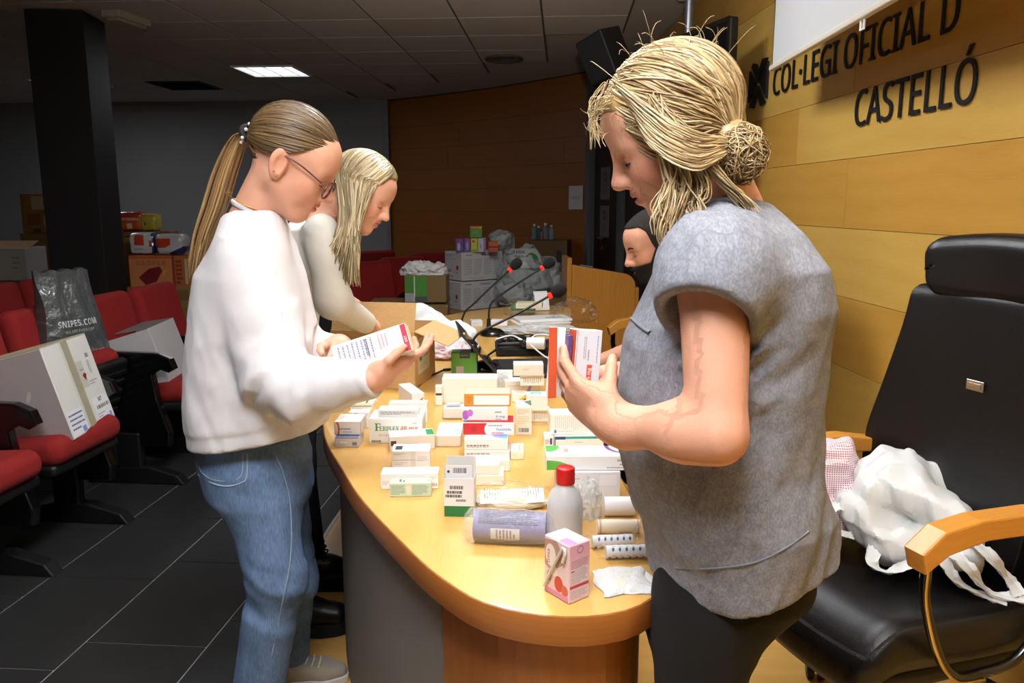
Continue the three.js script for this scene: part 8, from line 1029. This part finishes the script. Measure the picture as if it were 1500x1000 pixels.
  const oc = mk('open_carton', 'open carton of green packs with white tissue showing', 593, 654, 443, 404, 5.45, 0.28, { front: ART(R(0, 0, 0.22, 0.65, '#3d7a26'), R(0, 0.65, 0.4, 0.35, '#9a9ca2'), R(0.24, 0, 0.3, 0.78, '#42842a'), R(0.22, 0, 0.03, 1, '#c9cacc'), R(0.24, 0.78, 0.3, 0.22, '#4a4d54'), R(0.54, 0, 0.46, 1, '#7a6136')) }, '#7a6136', 0);
  const tissue = (label, u, v, rx, ry, sd) => { const q = at(u, v, 5.5), t = thing('tissue', label, 'tissue', [q.x, q.y, q.z - 0.08], sd); obj('sheet', crumple(rx, ry, 0.06, 0.7, 1.6, sd, 2, -0.5), std(0xd5d6d4, 0.8), t); };
  tissue('white tissue sticking out of the left of the open carton', 602, 404, 0.06, 0.05, 1.3); tissue('white tissue peaking in the middle of the open carton', 617, 404, 0.08, 0.055, 2.7); tissue('white tissue at the right end of the open carton', 636, 404, 0.07, 0.05, 4.1);
  // clear bags on cartons
  const sackMat = new THREE.MeshPhysicalMaterial({ color: 0xd3dcdc, roughness: 0.25, transmission: 0.45, thickness: 0, ior: 1.3, side: THREE.DoubleSide, bumpMap: repeat(creaseBump, 3, 3), bumpScale: 0.012 });
  const sack = (label, u, v, dd, r, sd, extra) => { const q = at(u, v, dd), t = thing('plastic_bag', label, 'bag'); obj('bag', crumpled([egg(q, r), egg(q.clone().add(V(0.02, -r[1] * 0.5, 0)), [r[0] * 1.05, r[1] * 0.7, r[2]], null, 0.1)], [q.x - r[0] * 1.4, q.y - r[1] * 1.6, q.z - r[2] * 1.4], [q.x + r[0] * 1.4, q.y + r[1] * 1.5, q.z + r[2] * 1.4], 0.012, 0.05, 4, 0.02, 11, sd), sackMat, t); if (extra) extra(t, q); return t; };
  const print = (t, q, u0, v0, txt) => {};
  sack('large clear plastic bag with dark and green print, right of the stacked white cartons', 768, 398, 6.4, [0.2, 0.22, 0.15], 2.2, (t, q) => { const cv = document.createElement('canvas'); cv.width = 256; cv.height = 128; const k = cv.getContext('2d'); k.fillStyle = '#aab0b0'; k.fillRect(0, 0, 256, 128); for (let i = 0; i < 3; i++) T(['LA VIDA', 'ES MAS', 'RICA'][i], 0.1, 0.2 + i * 0.28, 0.24, '#22262a', 'bold sans-serif')(k, 256, 128); EL(0.75, 0.55, 0.16, 0.3, '#2f7a44', 0.4)(k, 256, 128); const g = new THREE.SphereGeometry(1, 20, 12, Math.PI * 0.2, Math.PI * 0.55, Math.PI * 0.22, Math.PI * 0.25).scale(0.205, 0.225, 0.155).translate(q.x, q.y + 0.02, q.z); g.scale(1, 1, 1); obj('print', g, new THREE.MeshPhysicalMaterial({ map: Object.assign(new THREE.CanvasTexture(cv), { colorSpace: THREE.SRGBColorSpace }), roughness: 0.4, side: THREE.DoubleSide }), t); });
  sack('bluish clear plastic bag leaning at the right of the printed bag', 797, 402, 6.5, [0.12, 0.17, 0.13], 6.1); sack('small clear plastic bag lying behind the orange boxes', 733, 350, 6.75, [0.09, 0.07, 0.1], 8.3); sack('clear plastic bag hanging low between the white cartons and the bluish bag', 752, 425, 6.25, [0.14, 0.1, 0.12], 4.9);
  mk('brown_carton', 'brown carton under the clear plastic bags', 746, 832, 590, 437, 6.35, 0.45, {}, '#7e6030', -0.05);
  mk('brown_carton', 'tall stack carton behind the clear bags, carrying the small bottles', 778, 834, 545, 352, 8.0, 0.35, { front: ART(R(0.72, 0.1, 0.14, 0.14, '#16171a'), R(0.76, 0.33, 0.2, 0.1, '#4a4d58'), R(0.1, 0.45, 0.85, 0.02, '#5d4520'), R(0.1, 0.22, 0.85, 0.02, '#5d4520'), L(0.5, 0.6, 0.3, 0.1, 2, '#6a6f7c')) }, '#6b4c1c', -0.2);
  const bot = (label, u, h, col) => { const q = at(u, 351, 8.1), t = thing('bottle', label, 'bottle', [q.x, q.y, q.z - 0.03], 0, 'small bottles on the far carton'); obj('body', lathe([[0, 0], [0.028, 0], [0.03, 0.006], [0.03, h * 0.62], [0.022, h * 0.74], [0.012, h * 0.8], [0.012, h * 0.85]], 20), phys(col, 0.15, { transmission: 0.5, thickness: 0 }), t); obj('cap', cyl(0.014, 0.014, h * 0.15, 0, h * 0.92, 0), M.white, t); };
  bot('leftmost small clear bottle on the far carton', 783, 0.16, 0x9fb4b4); bot('small teal bottle second from the left on the far carton', 789, 0.14, 0x4a8a8c); bot('small clear bottle second from the right on the far carton', 799, 0.17, 0xa9b6b8); bot('rightmost small bottle with white cap on the far carton', 808, 0.15, 0xb9c8cc); const pk = at(793.5, 351, 8.0); const pm = obj('small_box', cartonGeo(0.025, 0.08, 0.03, { front: '#9c4a6a' }, '#9c4a6a', 300), atlasMat); pm.position.copy(pk).add(V(0, 0, -0.02)); tag(pm, 'thin pink box between the small bottles on the far carton', 'box');
}
{ // lectern
  const D = 5.55, a = at(838, 388, D), b = at(930, 405, D), w = b.x - a.x, t = thing('lectern', 'light wood lectern with a rounded corner beyond the end of the table', 'lectern', [a.x, 0.0128, -D], 0.05);
  const yT = a.y - 0.0128, sh = new THREE.Shape(); sh.moveTo(0, 0); sh.lineTo(w, 0); sh.lineTo(w, yT - 0.16); sh.quadraticCurveTo(w, yT - 0.085, w - 0.07, yT - 0.065); sh.lineTo(0.0, yT); sh.lineTo(0, 0);
  const ext = (s, d) => { const g = new THREE.ExtrudeGeometry(s, { depth: d, bevelEnabled: true, bevelSize: 0.004, bevelThickness: 0.004, bevelSegments: 2 }); const uv = g.attributes.uv, p = g.attributes.position; for (let i = 0; i < p.count; i++) uv.setXY(i, p.getY(i), p.getX(i)); return g; };
  obj('front_panel', ext(sh, 0.03), M.chairWood, t); obj('side_post', box(0.035, yT + 0.05, 0.34, -0.02, (yT + 0.05) / 2, -0.15, 0.006), M.chairWood, t); obj('side_post', box(0.035, yT - 0.16, 0.34, w + 0.015, (yT - 0.16) / 2, -0.15, 0.006), M.chairWood, t); obj('shelf', box(w, 0.025, 0.3, w / 2, 0.7, -0.16, 0.004), M.chairWood, t);
  obj('sticker', box(0.09, 0.0015, 0.03).rotateX(0.15).rotateZ(-0.15).translate(0.1, yT - 0.006, 0.015), std(0x7f9db8, 0.4), t, 'pale blue sticker');
}
{ // notices
  const note = (label, q, n, w, h, ops) => { const m = obj('paper_notice', cartonGeo(w, h, 0.0015, { front: ART(...ops) }, '#cfcfcf', 700, 0.0001), atlasMat); m.position.set(q.x, q.y - h, q.z); m.rotation.y = Math.atan2(n[0], n[1]); tag(m, label, 'notice'); };
  const s = wallF.near(0.66, -8.27), w = wallF.at(s); note('white paper notice taped to the curved wood wall left of the steel post', V(w.x + w.nx * 0.008, 1.56, w.z + w.nz * 0.008), [w.nx, w.nz], 0.21, 0.24, [T('NGESTIF', 0.5, 0.5, 0.14, '#7d8086', 'sans-serif', 'center')]);
  for (const [y, l] of [[1.72, 'upper dim printed notice on the dark door'], [1.36, 'lower dim printed notice on the dark door']]) { const d = wallD.at(0.95); note(l, V(d.x + d.nx * 0.0365, y, d.z + d.nz * 0.0365), [d.nx, d.nz], 0.22, 0.3, [R(0, 0, 1, 1, '#6a6a6c'), EL(0.5, 0.3, 0.2, 0.16, '#3a3a3d'), EL(0.5, 0.3, 0.12, 0.09, '#6a6a6c'), L(0.2, 0.55, 0.6, 0.3, 4, '#4a4a4d')]); }
}
console.log('atlas rows', Math.max(...sky));
atlasMat.map = Object.assign(new THREE.CanvasTexture(atlasCanvas), { colorSpace: THREE.SRGBColorSpace });
packMaterials.forEach((m) => { m.map = atlasMat.map; });
scene.children.forEach((o) => { if (o.userData.label && o.userData.label.split(/\s+/).length > 16) console.log('LONG', o.name, o.userData.label); });
scene.traverse((o) => { if (o.isMesh) { o.castShadow = o.receiveShadow = true; } });
renderer.render(scene, camera);
